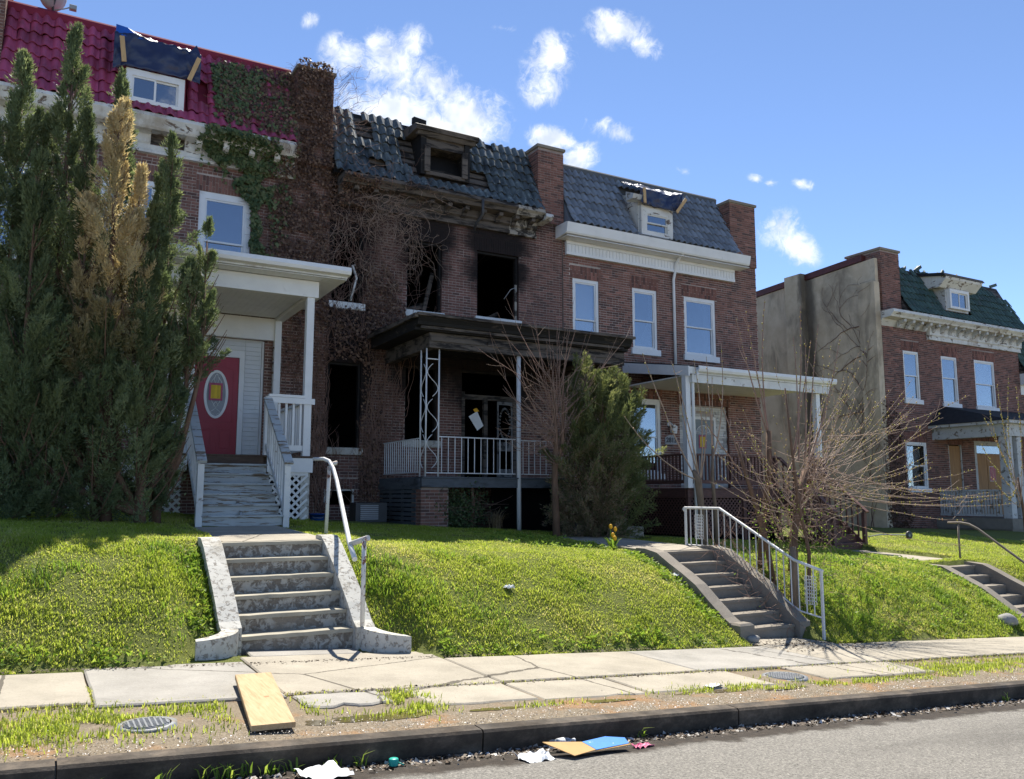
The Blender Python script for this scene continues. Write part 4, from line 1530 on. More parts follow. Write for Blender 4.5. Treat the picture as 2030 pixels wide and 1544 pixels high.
# ---- second house: burnt out
def house_two():
    h = thing('row_house', 'fire-gutted brick row house with blackened windows and scorched tile mansard', 'house', (8.8, D, .9))
    X0, X1 = 5.55, 11.98
    ops = [(5.62, 6.38, 6.1, 7.78, .34), (7.5, 8.43, 6.1, 7.86, .36), (9.41, 10.63, 6.14, 7.86, .36), (5.62, 6.4, 2.72, 4.68, .3), (7.5, 8.36, 2.95, 4.74, .3), (9.0, 10.68, 2.03, 4.74, .34), (5.6, 6.3, 1.42, 1.78, .24)]
    facade(h, X0, X1, .5, 9.1, ops, 'brick_b', 'mortar_soot', 17)
    sh = shell(h, X0 + .01, X1 - .01, .5, 9.1, D + .3, D + 9, inner='soot_shade_black', floors=(2.0, 5.4))
    # burnt joists and rubble seen through the upper windows
    for k in range(7):
        x = 7.4 + k * .5
        MB().bar((x, D + .4, 8.2 - .1 * (k % 3)), (x + .3, D + 3.6, 8.25 - .5 * (k % 2)), .05, .16).build('joist', 'char', sh)
    for a, b in (((7.62, D + .35, 6.15), (8.3, D + .9, 6.5)), ((8.1, D + .35, 6.2), (8.35, D + .4, 7.2)), ((7.7, D + .5, 6.2), (8.2, D + .45, 6.36)), ((5.7, D + .3, 6.4), (6.3, D + .5, 7.1)), ((9.6, D + .8, 6.0), (10.5, D + .9, 6.5))):
        MB().bar(a, b, .05, .1).build('charred_board', 'char_mid', sh)
    for (a, b, c, d, *_), full in zip(ops[:6], (0, 1, 1, 1, 0, 0)):
        w = MB()
        w.box(a, a + .045, D + .07, D + .18, c, d)
        w.box(b - .05, b, D + .07, D + .18, c, d)
        w.box(a + .045, b - .05, D + .07, D + .18, d - .05, d)
        o = w.build('window', 'char', h)
        if c > 2.1:
            MB().bevel_box(a - .06, b + .06, D - .07, D + .2, c - .17, c - .003, .012).build('sill', 'white_worn' if c > 5 else 'concrete_painted', o)
    # one half-white jamb left in the widest upper opening
    MB().box(10.54, 10.6, D + .04, D + .068, 6.16, 7.1).build('jamb_strip', 'char_pale', h)
    MB().tube([(10.25, D + .1, 6.7), (10.4, D + .02, 6.95), (10.5, D - .03, 7.0), (10.56, D + .0, 6.9)], .012, 5).build('bent_strip', 'metal_grey', h)
    MB().tube([(6.1, D + .0, 6.15), (6.22, D - .04, 6.7), (6.12, D - .02, 7.0), (6.2, D, 7.02)], .03, 4).build('broken_sash', 'white_worn', h)
    w = MB()
    w.box(5.6, 5.64, D + .02, D + .1, 1.42, 1.78)
    w.box(6.26, 6.3, D + .02, D + .1, 1.42, 1.78)
    w.box(5.64, 6.26, D + .02, D + .1, 1.74, 1.78)
    w.build('window', 'white_peel', h)
    # cornice, scorched, pale at the right-hand return
    prof = [(D, 9.06), (D - .58, 9.06), (D - .6, 8.97), (D - .52, 8.92), (D - .47, 8.84), (D - .18, 8.82), (D - .16, 8.66), (D - .09, 8.62), (D - .08, 8.52), (D - .12, 8.5), (D - .12, 8.42), (D, 8.42)]
    c = MB().prism(prof, 'x', 5.7, 10.3).build('cornice', 'char_mid', h)
    MB().prism([(p[0] + (.01 if p[0] < D else 0), p[1] - .01) for p in prof], 'x', 10.302, 11.12).build('cornice_end', 'char_pale', c)
    MB().prism([(D, 8.95), (D - .6, 8.95), (D - .62, 8.86), (D - .52, 8.8), (D, 8.8)], 'x', 11.122, 11.34).build('cornice_return', 'trim_grey', c)
    for k in range(11):
        x = 6.0 + k * .48
        if k in (2, 3):
            continue
        MB().prism([(D - .1, 8.82), (D - .42, 8.82), (D - .4, 8.74), (D - .24, 8.7), (D - .18, 8.62), (D - .1, 8.6)], 'x', x, x + .11).build('bracket', 'char_mid', c)
    MB().tube([(9.25, D - .62, 8.98), (9.25, D - .62, 8.6), (9.23, D - .3, 8.45), (9.22, D - .2, 8.3)], .035, 6).build('hanging_strap', 'metal_dark', c)
    MB().tube([(8.5, D - .64, 9.05), (8.9, D - .64, 9.04)], .02, 6).build('gutter_scrap', 'metal_dark', c)

    def miss(x, z, r):
        if 6.15 < x < 6.72 and 10.1 < z < 10.75:
            return True
        if 6.35 < x < 7.0 and 9.3 < z < 9.8 and r.random() < .5:
            return True
        if 9.2 < x < 9.75 and 9.5 < z < 9.85:
            return True
        return 7.25 < x < 7.6 and 9.8 < z < 10.4
    roof = mansard(h, 5.56, 11.18, 9.1, 11.08, D - .3, D + .62, 'tile_burnt', 'char', 26, 7, [(7.5, 9.15, 9.5, 11.3)], miss, .28, 9, ragged=.08)
    for k in range(9):
        z = 9.25 + k * .2
        y = D - .3 + .92 * (z - 9.1) / 1.98
        for a_, b_ in (((5.6, 7.7), (9.08, 11.15)) if z > 9.45 else ((5.6, 8.3), (8.31, 11.15))):
            MB().bar((a_, y + .03, z), (b_, y + .03, z), .02, .15, Vector((0, .92, 1.98)).normalized()).build('deck_board', 'char_mid', roof)
    # dormer
    d = MB().prism([(D - .25, 9.5), (D - .25, 10.55), (D + .45, 10.7), (D + .6, 9.5)], 'x', 7.72, 7.86)
    dm = d.build('dormer', 'char', h)
    MB().prism([(D - .25, 9.5), (D - .25, 10.55), (D + .45, 10.7), (D + .6, 9.5)], 'x', 8.92, 9.06).build('cheek', 'char', dm)
    MB().box(7.86, 8.92, D - .2, D + .3, 10.24, 10.55).build('head', 'char_mid', dm)
    MB().box(7.86, 8.92, D - .26, D - .1, 9.5, 9.6).build('sill', 'char_mid', dm)
    MB().box(7.8, 7.95, D - .3, D - .252, 9.56, 10.24).build('casing', 'char_mid', dm)
    MB().box(8.83, 8.98, D - .3, D - .252, 9.56, 10.24).build('casing', 'char_mid', dm)
    MB().box(7.86, 8.92, D + .35, D + .36, 9.5, 10.6).build('back', 'soot_shade_black', dm)
    MB().prism([(D - .4, 10.56), (D - .44, 10.66), (D - .34, 10.72), (D + .7, 10.88), (D + .7, 10.56)], 'x', 7.52, 9.24).build('dormer_roof', 'char_mid', dm)
    MB().prism([(D - .28, 10.46), (D - .36, 10.555), (D - .1, 10.555)], 'x', 7.6, 9.18).build('moulding', 'char_mid', dm)
    MB().bar((7.55, D - .1, 10.88), (7.9, D - .05, 10.87), .12, .16).build('loose_board', 'char', dm)
    # party parapet to the right
    parapet(h, 11.2, 12.0, 8.9, 10.98, D - .07, D + 1.7, 'brick_c', 'mortar_dark', 70)
    # porch
    F, YF = 2.02, 16.0
    porch = MB().box(6.92, 11.9, YF + .1, D - .01, F - .16, F - .035).build('porch', 'wood_slate', h)
    x = 6.9
    while x < 11.85:
        MB().bevel_box(x, x + .11, YF - .04, D - .01, F - .033, F, .003).build('floor_board', 'wood_slate', porch)
        x += .115
    MB().box(6.88, 11.9, YF - .02, YF + .08, F - .22, F - .035).build('rim_board', 'wood_slate', porch)
    MB().box(6.86, 6.915, YF + .085, D - .01, F - .26, F - .035).build('rim_board', 'wood_slate', porch)
    for k in range(9):
        z = .92 + k * .095
        MB().box(6.88, 6.91, YF + .3, D - .02, z, z + .07).build('skirt_slat', 'wood_slate', porch)
    for y in (YF + .5, YF + 1.1, YF + 1.8):
        MB().box(6.912, 6.95, y, y + .08, .85, F - .26).build('skirt_post', 'wood_slate', porch)
    MB().box(6.96, 6.97, YF + .3, D - .02, .8, F - .2).build('shade_backing', 'soot_shade_black', porch)  # black sheet painted in for the dark behind the skirt slats
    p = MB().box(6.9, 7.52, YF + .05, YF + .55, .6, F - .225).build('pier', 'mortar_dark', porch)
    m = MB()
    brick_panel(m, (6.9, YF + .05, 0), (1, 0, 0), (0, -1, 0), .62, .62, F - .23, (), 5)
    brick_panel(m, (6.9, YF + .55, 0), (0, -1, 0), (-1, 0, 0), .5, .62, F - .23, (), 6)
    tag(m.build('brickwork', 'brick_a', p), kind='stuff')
    MB().box(9.0, 11.8, YF + .9, YF + .92, .5, F - .2).build('shade_backing', 'soot_shade_black', porch)  # another black sheet for the shade below the deck
    # charred flat roof on beams
    MB().box(6.98, 12.05, 15.9, 16.08, 4.72, 5.04).build('beam', 'char_mid', porch)
    MB().box(6.98, 7.16, 16.085, D - .01, 4.72, 5.04).build('beam', 'char_mid', porch)
    MB().box(11.88, 12.05, 16.085, D - .01, 4.72, 5.04).build('beam', 'char_mid', porch)
    MB().prism([(15.78, 5.045), (15.78, 5.1), (15.66, 5.14), (15.64, 5.2), (15.58, 5.28), (15.58, 5.36), (D - .01, 5.45), (D - .01, 5.045)], 'x', 6.6, 12.08).build('porch_roof', 'char', porch)
    MB().box(6.55, 12.1, 15.5, 15.572, 5.3, 5.36).build('roof_edge', 'char_mid', porch)
    MB().box(6.5, 6.57, 15.55, D - .02, 5.26, 5.345).build('roof_edge', 'char_mid', porch)
    MB().box(6.7, 11.9, 15.7, 15.755, 5.07, 5.13).build('moulding', 'char_mid', porch)
    for k, (a, b) in enumerate(((7.0, 8.3), (8.35, 9.8), (9.85, 11.9))):
        MB().box(a, b, 15.872, 15.895, 4.86, 4.95).build('fascia_board', 'char_mid', porch)
    for k in range(12):
        y = 16.2 + k * .19
        MB().box(7.17, 11.87, y, y + .12, 4.98, 5.02).build('ceiling_board', 'char', porch)
    # iron corner column with scrolls
    for px, py in ((6.98, YF + .04), (7.27, YF + .04), (6.98, YF + .33)):
        MB().tube([(px, py, F), (px, py, 4.72)], .018, 6).build('column_upright', 'white_iron', porch)
    for k in range(3):
        zc = 2.55 + k * .75
        for sx in ((1, 0), (0, 1)):
            pts = []
            for q in range(25):
                t = q / 24
                r_ = .12
                a = t * 2 * math.pi
                pts.append((math.sin(a) * r_, (t - .5) * .7))
            MB().tube([(6.98 + sx[0] * (.145 + u), YF + .04 + sx[1] * (.145 + u), zc + w) for u, w in pts], .008, 5).build('scroll', 'white_iron', porch)
    for z in (2.1, 4.5):
        MB().bar((6.98, YF + .04, z), (7.27, YF + .04, z), .012, .02).build('cross_bar', 'white_iron', porch)
    # iron railings
    baluster_run(porch, (7.27, YF + .04), (9.13, YF + .04), 2.86, 2.1, 12, 'white_iron', .014, (.022, .02), top_w=.03)
    baluster_run(porch, (9.25, YF + .04), (10.0, YF + .04), 2.84, 2.1, 5, 'white_iron', .014, (.022, .02), top_w=.03)
    baluster_run(porch, (6.96, YF + .36), (6.96, D - .1), 2.83, 2.12, 17, 'white_iron', .014, (.022, .02), top_w=.03)
    MB().tube([(9.2, YF, .75), (9.19, YF, 4.72)], .05, 12).build('pole', 'white_iron', porch)
    # steps down to the right, half hidden by the evergreen
    st = MB()
    sp = [(14.9, .72), (14.9, .95), (YF - .03, F - .03), (YF - .03, F - .33), (15.25, .72)]
    stairs = st.prism(sp, 'x', 10.03, 10.07).build('stairs', 'wood_slate', h)
    MB().prism(sp, 'x', 10.98, 11.02).build('stringer', 'wood_slate', stairs)
    for k in range(6):
        z = .72 + (F - .72) * (k + 1) / 7
        y = 14.92 + k * .18
        MB().box(10.08, 10.97, y, y + .24, z - .035, z).build('tread', 'wood_slate', stairs)
    MB().bar((10.02, YF, 2.85), (10.02, 15.1, 2.05), .04, .03).build('handrail', 'white_iron', stairs)
    # ruined doorway: posts and a storm door with an oval wreath
    fr = MB()
    fr.box(9.03, 9.12, D + .05, D + .16, 2.03, 4.2)
    fr.box(9.66, 9.76, D + .05, D + .16, 2.03, 4.05)
    fr.box(10.5, 10.6, D + .05, D + .16, 2.03, 4.1)
    fr.box(9.03, 10.6, D + .06, D + .15, 4.02, 4.14)
    fr.build('door_frame', 'char_mid', h)
    dr = MB()
    dr.box(10.02, 10.06, D + .02, D + .05, 2.1, 4.0)
    dr.box(10.42, 10.46, D + .02, D + .05, 2.1, 4.0)
    dr.box(10.06, 10.42, D + .02, D + .05, 3.92, 4.0)
    dr.box(10.06, 10.42, D + .02, D + .05, 2.1, 2.3)
    dr.box(10.06, 10.42, D + .02, D + .05, 2.75, 2.98)
    door = dr.build('storm_door', 'storm_grey', h)
    wr = MB()
    for k in range(26):
        a = 2 * math.pi * k / 26
        cx, cz = 10.24 + .15 * math.cos(a), 3.45 + .38 * math.sin(a)
        wr.lathe([(0, -.035), (.028, -.01), (.03, .01), (0, .035)], (cx, D + .03, cz), 6)
    wr.build('wreath', 'storm_grey', door)
    t = thing('paper_sheet', 'white paper sheet with yellow tape hanging at the burnt doorway', 'paper', (9.35, D - .05, 3.3))
    MB().faces([(9.2, D + .0, 3.58), (9.42, D - .03, 3.72), (9.6, D - .03, 3.36), (9.44, D, 3.24)], [(0, 3, 2, 1)]).build('sheet', 'paper', t).modifiers.new('thickness', 'SOLIDIFY').thickness = .003
    MB().faces([(9.3, D - .035, 3.76), (9.4, D - .04, 3.8), (9.47, D - .04, 3.72), (9.36, D - .035, 3.69)], [(0, 3, 2, 1)]).build('tape', 'tulip', t).modifiers.new('thickness', 'SOLIDIFY').thickness = .003
    # rubbish against the wall
    t = thing('metal_unit', 'dark boxy metal unit with louvred front against the burnt house', 'appliance', (6.2, 17.4, 1.0))
    gz = g_at(6.2, 17.4)
    MB().bevel_box(5.9, 6.6, 17.2, 17.6, gz, gz + .42, .01).build('body', 'metal_dark', t)
    for k in range(8):
        MB().box(6.0, 6.4, 17.18, 17.198, gz + .06 + k * .04, gz + .085 + k * .04).build('louvre', 'metal_grey', t)
    t = thing('plastic_tub', 'blue plastic tub lying beside the white lattice', 'tub', (4.9, 16.6, 1.1))
    gz = g_at(4.9, 16.6)
    MB().lathe([(.0, 0), (.12, 0), (.15, .14), (.165, .14), (.16, .15), (.135, .03), (0, .03)], (4.9, 16.6, gz - .02), 16).build('bowl', 'blue_tub', t)
    MB().tube([(4.75, 16.6, gz + .12), (4.8, 16.45, gz + .05), (4.95, 16.42, gz + .05), (5.05, 16.6, gz + .12)], .006, 5).build('handle', 'metal_grey', t)
    return h


# ---- third house: grey tiles, white metal trim
def house_three():
    h = thing('row_house', 'brick row house with grey tiled mansard, white metal trim and stone-faced doorway', 'house', (15.6, D, .7))
    X0, X1 = 12.02, 19.2
    ops = [(12.32, 13.18, 5.5, 7.52, .36), (14.34, 15.22, 5.76, 7.5, .36), (16.24, 17.46, 5.74, 7.48, .36), (14.2, 15.27, 2.25, 4.34, .34), (15.96, 17.86, 1.85, 4.28, .34)]
    facade(h, X0, X1, .2, 8.9, ops, 'brick_c', 'mortar', 29)
    shell(h, X0, X1, .2, 8.9, D + .3, D + 9, floors=(1.8, 5.1))
    sash_window(h, 12.32, 13.18, 5.5, 7.52, fw=.08, sill=.15, blind=1.0, split=.45, pane='glass_clear')
    sash_window(h, 14.34, 15.22, 5.76, 7.5, fw=.08, sill=.18, split=.48)
    sash_window(h, 16.24, 17.46, 5.74, 7.48, fw=.09, sill=.18, split=.5)
    sash_window(h, 14.2, 15.27, 2.25, 4.34, fw=.1, sill=.16, blind=.55, split=.5)
    MB().box(17.12, 17.36, D + .17, D + .18, 5.85, 7.38).build('curtain', 'blind', h)
    MB().prism([(14.62, 5.85), (15.12, 5.85), (15.1, 6.75)], 'y', D + .17, D + .18).build('curtain', 'blind', h)
    MB().box(15.05, 15.16, D + .17, D + .18, 5.85, 7.4).build('curtain', 'blind', h)
    # box gutter, soffit and panelled frieze in white metal
    c = MB().prism([(D, 8.86), (D - .55, 8.86), (D - .62, 8.84), (D - .56, 8.6), (D - .53, 8.56), (D, 8.52)], 'x', 11.78, 18.4).build('cornice', 'white', h)
    x = 11.84
    while x < 18.35:
        MB().box(x, x + .108, D - .5, D - .09, 8.505, 8.522).build('soffit_panel', 'white', c)
        x += .112
    MB().box(12.08, 18.18, D - .1, D - .003, 8.12, 8.5).build('frieze', 'siding', c)
    MB().box(12.06, 18.2, D - .125, D - .102, 8.12, 8.2).build('frieze_trim', 'white', c)
    MB().box(12.06, 18.2, D - .125, D - .102, 8.42, 8.5).build('frieze_trim', 'white', c)
    x = 12.12
    while x < 18.1:
        MB().box(x, x + .104, D - .112, D - .101, 8.205, 8.415).build('frieze_panel', 'white', c)
        x += .115
    MB().tube([(15.85, D - .5, 8.6), (15.85, D - .3, 8.5), (15.85, D - .15, 8.35), (15.83, D - .1, 8.05), (15.82, D - .06, 7.9), (15.82, D - .06, 5.2)], .042, 8).build('downspout', 'white', h)
    mansard(h, 12.04, 18.1, 8.88, 10.85, D - .42, D + .6, 'tile_grey', 'tile_grey', 28, 7, [(14.28, 15.58, 8.95, 10.45)], seed=14, slip=.08)
    MB().prism([(D + .48, 10.76), (D + .46, 10.9), (D + .52, 10.96), (D + .9, 10.98), (D + .9, 10.75)], 'x', 12.04, 18.1).build('ridge_flashing', 'ridge_grey', h)
    # dormer
    dm = MB().prism([(D - .34, 8.92), (D - .34, 10.05), (D + .5, 10.4), (D + .6, 8.92)], 'x', 14.34, 15.52).build('dormer', 'white_peel', h)
    MB().box(14.46, 15.4, D - .356, D - .343, 9.02, 9.76).build('dormer_shade_panel', 'room_dark', dm)  # thin dark board imitating the unlit inside of the dormer
    sash_window(h, 14.36, 15.5, 8.95, 9.8, y=D - .48, frame='white_peel', fw=.2, split=.5, name='dormer_window')
    MB().prism([(D - .6, 9.88), (D - .66, 10.0), (D - .3, 10.16), (D - .3, 9.88)], 'x', 13.95, 14.26).build('dormer_eave', 'trim_grey', h)
    parapet(h, 18.12, 19.18, 8.7, 10.66, D - .07, D + 1.6, 'brick_c', 'mortar_dark', 80)
    yt_ = D - .55
    tarp('tarp', 'navy tarp nailed with battens over the dormer in the grey roof',
         [[(14.24, yt_, 9.8), (14.8, yt_ - .03, 9.77), (15.3, yt_ - .03, 9.75), (15.6, yt_, 9.78)], [(14.2, yt_, 10.24), (14.8, yt_, 10.22), (15.4, yt_, 10.2), (15.85, yt_ - .02, 10.34)]],
         [[(14.22, D + .3, 10.68), (14.8, D + .3, 10.72), (15.4, D + .3, 10.7), (15.75, D + .3, 10.68)]], 8,
         [((14.28, yt_ - .17, 10.2), (14.3, yt_ - .17, 9.76)), ((15.8, yt_ - .17, 10.14), (15.44, yt_ - .17, 9.68))])
    # stone-faced entrance with the grey door
    ent = MB().box(15.97, 17.85, D + .1, D + .14, 1.85, 4.27).build('entrance_panel', 'mortar', h)
    r = random.Random(4)
    z = 1.9
    while z < 4.22:
        x = 15.98
        hh = r.choice((.05, .065, .08))
        while x < 17.83:
            w = r.uniform(.12, .34)
            b = min(x + w, 17.84)
            for a0, b0 in ((x, b),):
                if z + hh > 3.94 or b0 < 16.42 or a0 > 17.38:
                    bb = b0
                    if z < 3.94 and a0 < 16.42 < b0:
                        bb = 16.42
                    if not (z + hh > 3.94 and 16.6 < a0 < 17.1 and z < 4.1 and r.random() < .8):
                        MB().bevel_box(a0 + .004, bb - .004, D + .055 + r.uniform(0, .03), D + .099, z + .003, z + hh - .003, .004).build('stone', 'stone', ent)
                elif a0 < 17.38 < b0:
                    MB().bevel_box(17.38, b0 - .004, D + .06, D + .099, z + .003, z + hh - .003, .004).build('stone', 'stone', ent)
            x = b
        z += hh
    fr = MB()
    fr.box(16.42, 16.5, D + .03, D + .13, 1.85, 3.93)
    fr.box(17.3, 17.38, D + .03, D + .13, 1.85, 3.93)
    fr.box(16.5, 17.3, D + .03, D + .13, 3.85, 3.93)
    fr.build('door_frame', 'white', h)
    door = MB().bevel_box(16.5, 17.3, D + .06, D + .1, 1.86, 3.85, .004).build('door', 'grey_door', h)
    fan = MB()
    pts = [(16.62, 3.42)] + [(16.9 + .28 * math.cos(math.pi * (1 - k / 12)), 3.42 + .26 * math.sin(math.pi * k / 12)) for k in range(13)]
    fan.poly([(x, D + .057, z) for x, z in pts[::-1]])
    fan.build('fanlight', 'metal_grey', door)
    cm = MB()
    for k in range(5):
        a = math.pi * (k + .5) / 5
        cm.tube([(16.9, D + .052, 3.43), (16.9 + .26 * math.cos(a), D + .052, 3.43 + .24 * math.sin(a))], .007, 5)
    cm.tube([(x, D + .052, z) for x, z in pts], .012, 6)
    cm.build('leaded_came', 'white', door)
    for a, b, c_, e in ((16.58, 16.84, 1.98, 2.6), (16.96, 17.22, 1.98, 2.6), (16.58, 16.84, 2.7, 3.3), (16.96, 17.22, 2.7, 3.3)):
        m = MB()
        m.box(a, b, D + .052, D + .06, c_, c_ + .025)
        m.box(a, b, D + .052, D + .06, e - .025, e)
        m.box(a, a + .025, D + .052, D + .06, c_ + .025, e - .025)
        m.box(b - .025, b, D + .052, D + .06, c_ + .025, e - .025)
        m.build('door_panel', 'grey_door', door)
    notice((16.86, 3.2), .2, .3, 'yellow printed notice with a red border on the grey panelled door', D + .05)
    # plaque 2813 and wall lantern
    m = MB()
    arc = [(15.4 + .44 * k / 10, 3.28 + .07 * math.sin(math.pi * k / 10)) for k in range(11)]
    m.prism([(x, z) for x, z in [(15.4, 3.09)] + arc + [(15.84, 3.09)]], 'y', D - .03, D - .012)
    pl = m.build('house_number_plaque', 'metal_grey', h)
    cu = bpy.data.curves.new('digits', 'FONT')
    cu.body = '2813'
    cu.size = .19
    cu.align_x = 'CENTER'
    cu.align_y = 'CENTER'
    cu.extrude = .004
    cu.offset = .006
    tmp = bpy.data.objects.new('digits', cu)
    COL.objects.link(tmp)
    dg = bpy.context.evaluated_depsgraph_get()
    me = bpy.data.meshes.new_from_object(tmp.evaluated_get(dg))
    bpy.data.objects.remove(tmp)
    me.materials.clear()
    me.materials.append(MAT['metal_dark'])
    o = bpy.data.objects.new('number', me)
    link(o, pl, (15.62, D - .035, 3.2))
    o.rotation_euler = (R(90), 0, 0)
    lan = MB().lathe([(0, 0), (.07, 0), (.07, -.02), (0, -.03)], (15.56, D - .012, 3.66), 12, axis='y').build('wall_lantern', 'white', h)
    MB().tube([(15.56, D - .03, 3.66), (15.57, D - .1, 3.68), (15.59, D - .15, 3.62)], .015, 6).build('arm', 'white', lan)
    MB().prism([(15.53, 3.4), (15.67, 3.38), (15.7, 3.58), (15.6, 3.64), (15.54, 3.6)], 'y', D - .22, D - .1).build('lamp_housing', 'white_worn', lan)
    # porch
    F, YF = 1.82, 16.0
    XL = 14.0
    porch = MB().box(XL + .03, 19.1, YF + .06, D - .01, F - .2, F - .035).build('porch', 'wood_brown', h)
    x = XL
    while x < 19.05:
        MB().bevel_box(x, x + .135, YF - .04, D - .01, F - .033, F, .003).build('floor_board', 'wood_brown', porch)
        x += .14
    MB().box(XL, 19.1, YF - .02, YF + .05, F - .24, F - .035).build('rim_board', 'wood_brown', porch)
    MB().box(XL - .02, XL + .025, YF + .055, D - .01, F - .24, F - .035).build('rim_board', 'wood_brown', porch)
    for x in (XL + .05, 15.9, 17.15, 19.0):
        MB().box(x - .05, x + .05, YF - .02, YF + .08, .3, F - .245).build('deck_post', 'wood_brown', porch)
    for x in (XL + .05, 17.1, 19.0):
        MB().bevel_box(x - .05, x + .05, YF - .01, YF + .09, F, 2.68, .004).build('rail_post', 'wood_brown', porch)
    baluster_run(porch, (XL + .1, YF + .04), (17.05, YF + .04), 2.66, 1.98, 24, 'wood_brown', .04, (.045, .09), top_w=.13)
    baluster_run(porch, (XL + .05, YF + .1), (XL + .05, D - .1), 2.66, 1.98, 17, 'wood_brown', .04, (.045, .09), top_w=.13)
    baluster_run(porch, (18.4, YF + .04), (18.95, YF + .04), 2.66, 1.98, 4, 'wood_brown', .04, (.045, .09), top_w=.13)
    MB().box(XL + .1, 17.05, YF + .1, YF + .11, .4, F - .25).build('shade_backing', 'soot_shade_black', porch)  # black sheet for the darkness under the deck, behind the front lattice
    MB().box(XL + .06, XL + .07, YF + .1, D - .05, .4, F - .25).build('shade_backing', 'soot_shade_black', porch)  # same painted dark along the left flank
    lattice(porch, XL + .1, 17.05, .66, F - .26, YF + .02, 'wood_brown', .12, .036)
    # same lattice on the left flank (runs back to the wall)
    for sg, dxx in ((1, 0), (-1, .009)):
        for k in range(-10, 22):
            y0_ = YF + .1 + k * .12
            pts = []
            for yy in (YF + .1, D - .05):
                z = .66 + sg * (yy - y0_)
                if .66 <= z <= F - .26:
                    pts.append((yy, z))
            for z in (.66, F - .26):
                yy = y0_ + sg * (z - .66)
                if YF + .1 <= yy <= D - .05:
                    pts.append((yy, z))
            if len(pts) > 1:
                pts.sort()
                a, b = pts[0], pts[-1]
                if math.hypot(a[0] - b[0], a[1] - b[1]) > .06:
                    MB().bar((XL - dxx, *a), (XL - dxx, *b), .008, .036, Vector((0, -(b[1] - a[1]), b[0] - a[0])).normalized()).build('lattice_slat', 'wood_brown', porch)
    for px in (XL + .05, 18.75):
        MB().bevel_box(px - .075, px + .075, YF - .07, YF + .08, F + .001 if px < 15 else 2.68, 4.64, .005).build('post', 'white', porch)
    MB().tube([(14.25, 15.75, 4.7), (14.22, 15.85, 4.6), (14.18, 15.9, 4.45), (14.18, 15.9, .62)], .04, 8).build('downspout', 'white', porch)
    # sloping porch roof with pale soffit and gutter
    m = MB()
    m.prism([(15.8, 4.66), (15.8, 4.84), (D - .01, 5.3), (D - .01, 5.1)], 'x', 14.0, 19.2)
    m.build('porch_roof', 'white_worn', porch)
    MB().prism([(15.79, 4.6), (15.79, 4.85), (D - .01, 5.3), (D - .01, 5.02)], 'x', 13.955, 13.998).build('fascia', 'white', porch)
    MB().prism([(15.78, 4.856), (15.78, 4.87), (D - .01, 5.34), (D - .01, 5.315)], 'x', 13.97, 19.22).build('roof_covering', 'roofing', porch)
    x = 14.12
    while x < 19.1:
        MB().box(x, x + .118, 15.92, D - .02, 4.63, 4.645).build('ceiling_board', 'white', porch)
        x += .122
    MB().box(14.1, 19.1, 15.82, 15.915, 4.45, 4.655).build('beam', 'white_worn', porch)
    MB().box(14.02, 14.1, 15.92, D - .01, 4.62, 4.658).build('beam', 'white_worn', porch)
    MB().prism([(15.795, 4.7), (15.69, 4.72), (15.66, 4.78), (15.67, 4.86), (15.7, 4.86), (15.69, 4.79), (15.79, 4.74)], 'x', 14.2, 19.25).build('gutter', 'white', porch)
    # stairs at the far end
    n, x0, x1, yb, yt, zb = 8, 17.2, 18.35, 14.3, YF - .04, .27
    st = MB()
    sp = [(yb, zb), (yb, zb + .16), (yt, F - .03), (yt, F - .5), (yb + .5, zb)]
    stairs = st.prism(sp, 'x', x0 - .02, x0 + .02).build('stairs', 'wood_brown', h)
    MB().prism(sp, 'x', x1 - .02, x1 + .02).build('stringer', 'wood_brown', stairs)
    rise, run = (F - zb) / n, (yt - yb) / (n - 1)
    for k in range(n - 1):
        z, y = zb + rise * (k + 1), yb + run * k
        MB().box(x0 + .02, x1 - .02, y + .02, y + .04, z - rise, z - .036).build('riser', 'wood_brown', stairs)
        MB().bevel_box(x0 - .02, x1 + .02, y, y + run + .03, z - .034, z, .005).build('tread', 'wood_brown', stairs)
    for x in (x0, x1):
        MB().bevel_box(x - .045, x + .045, yb - .02, yb + .07, zb - .05, 1.2, .004).build('newel', 'wood_brown', stairs)
        p, q = Vector((x, yb - .08, 1.22)), Vector((x, yt + .03, 2.64))
        MB().bar(p, q, .12, .045).build('handrail', 'wood_brown', stairs)
        for k in range(10):
            t = (k + .7) / 10.5
            e = p.lerp(q, t)
            MB().bar((x, e.y, e.z - .85), (x, e.y, e.z - .02), .035, .035, (0, 1, 0)).build('baluster', 'wood_brown', stairs)
    return h


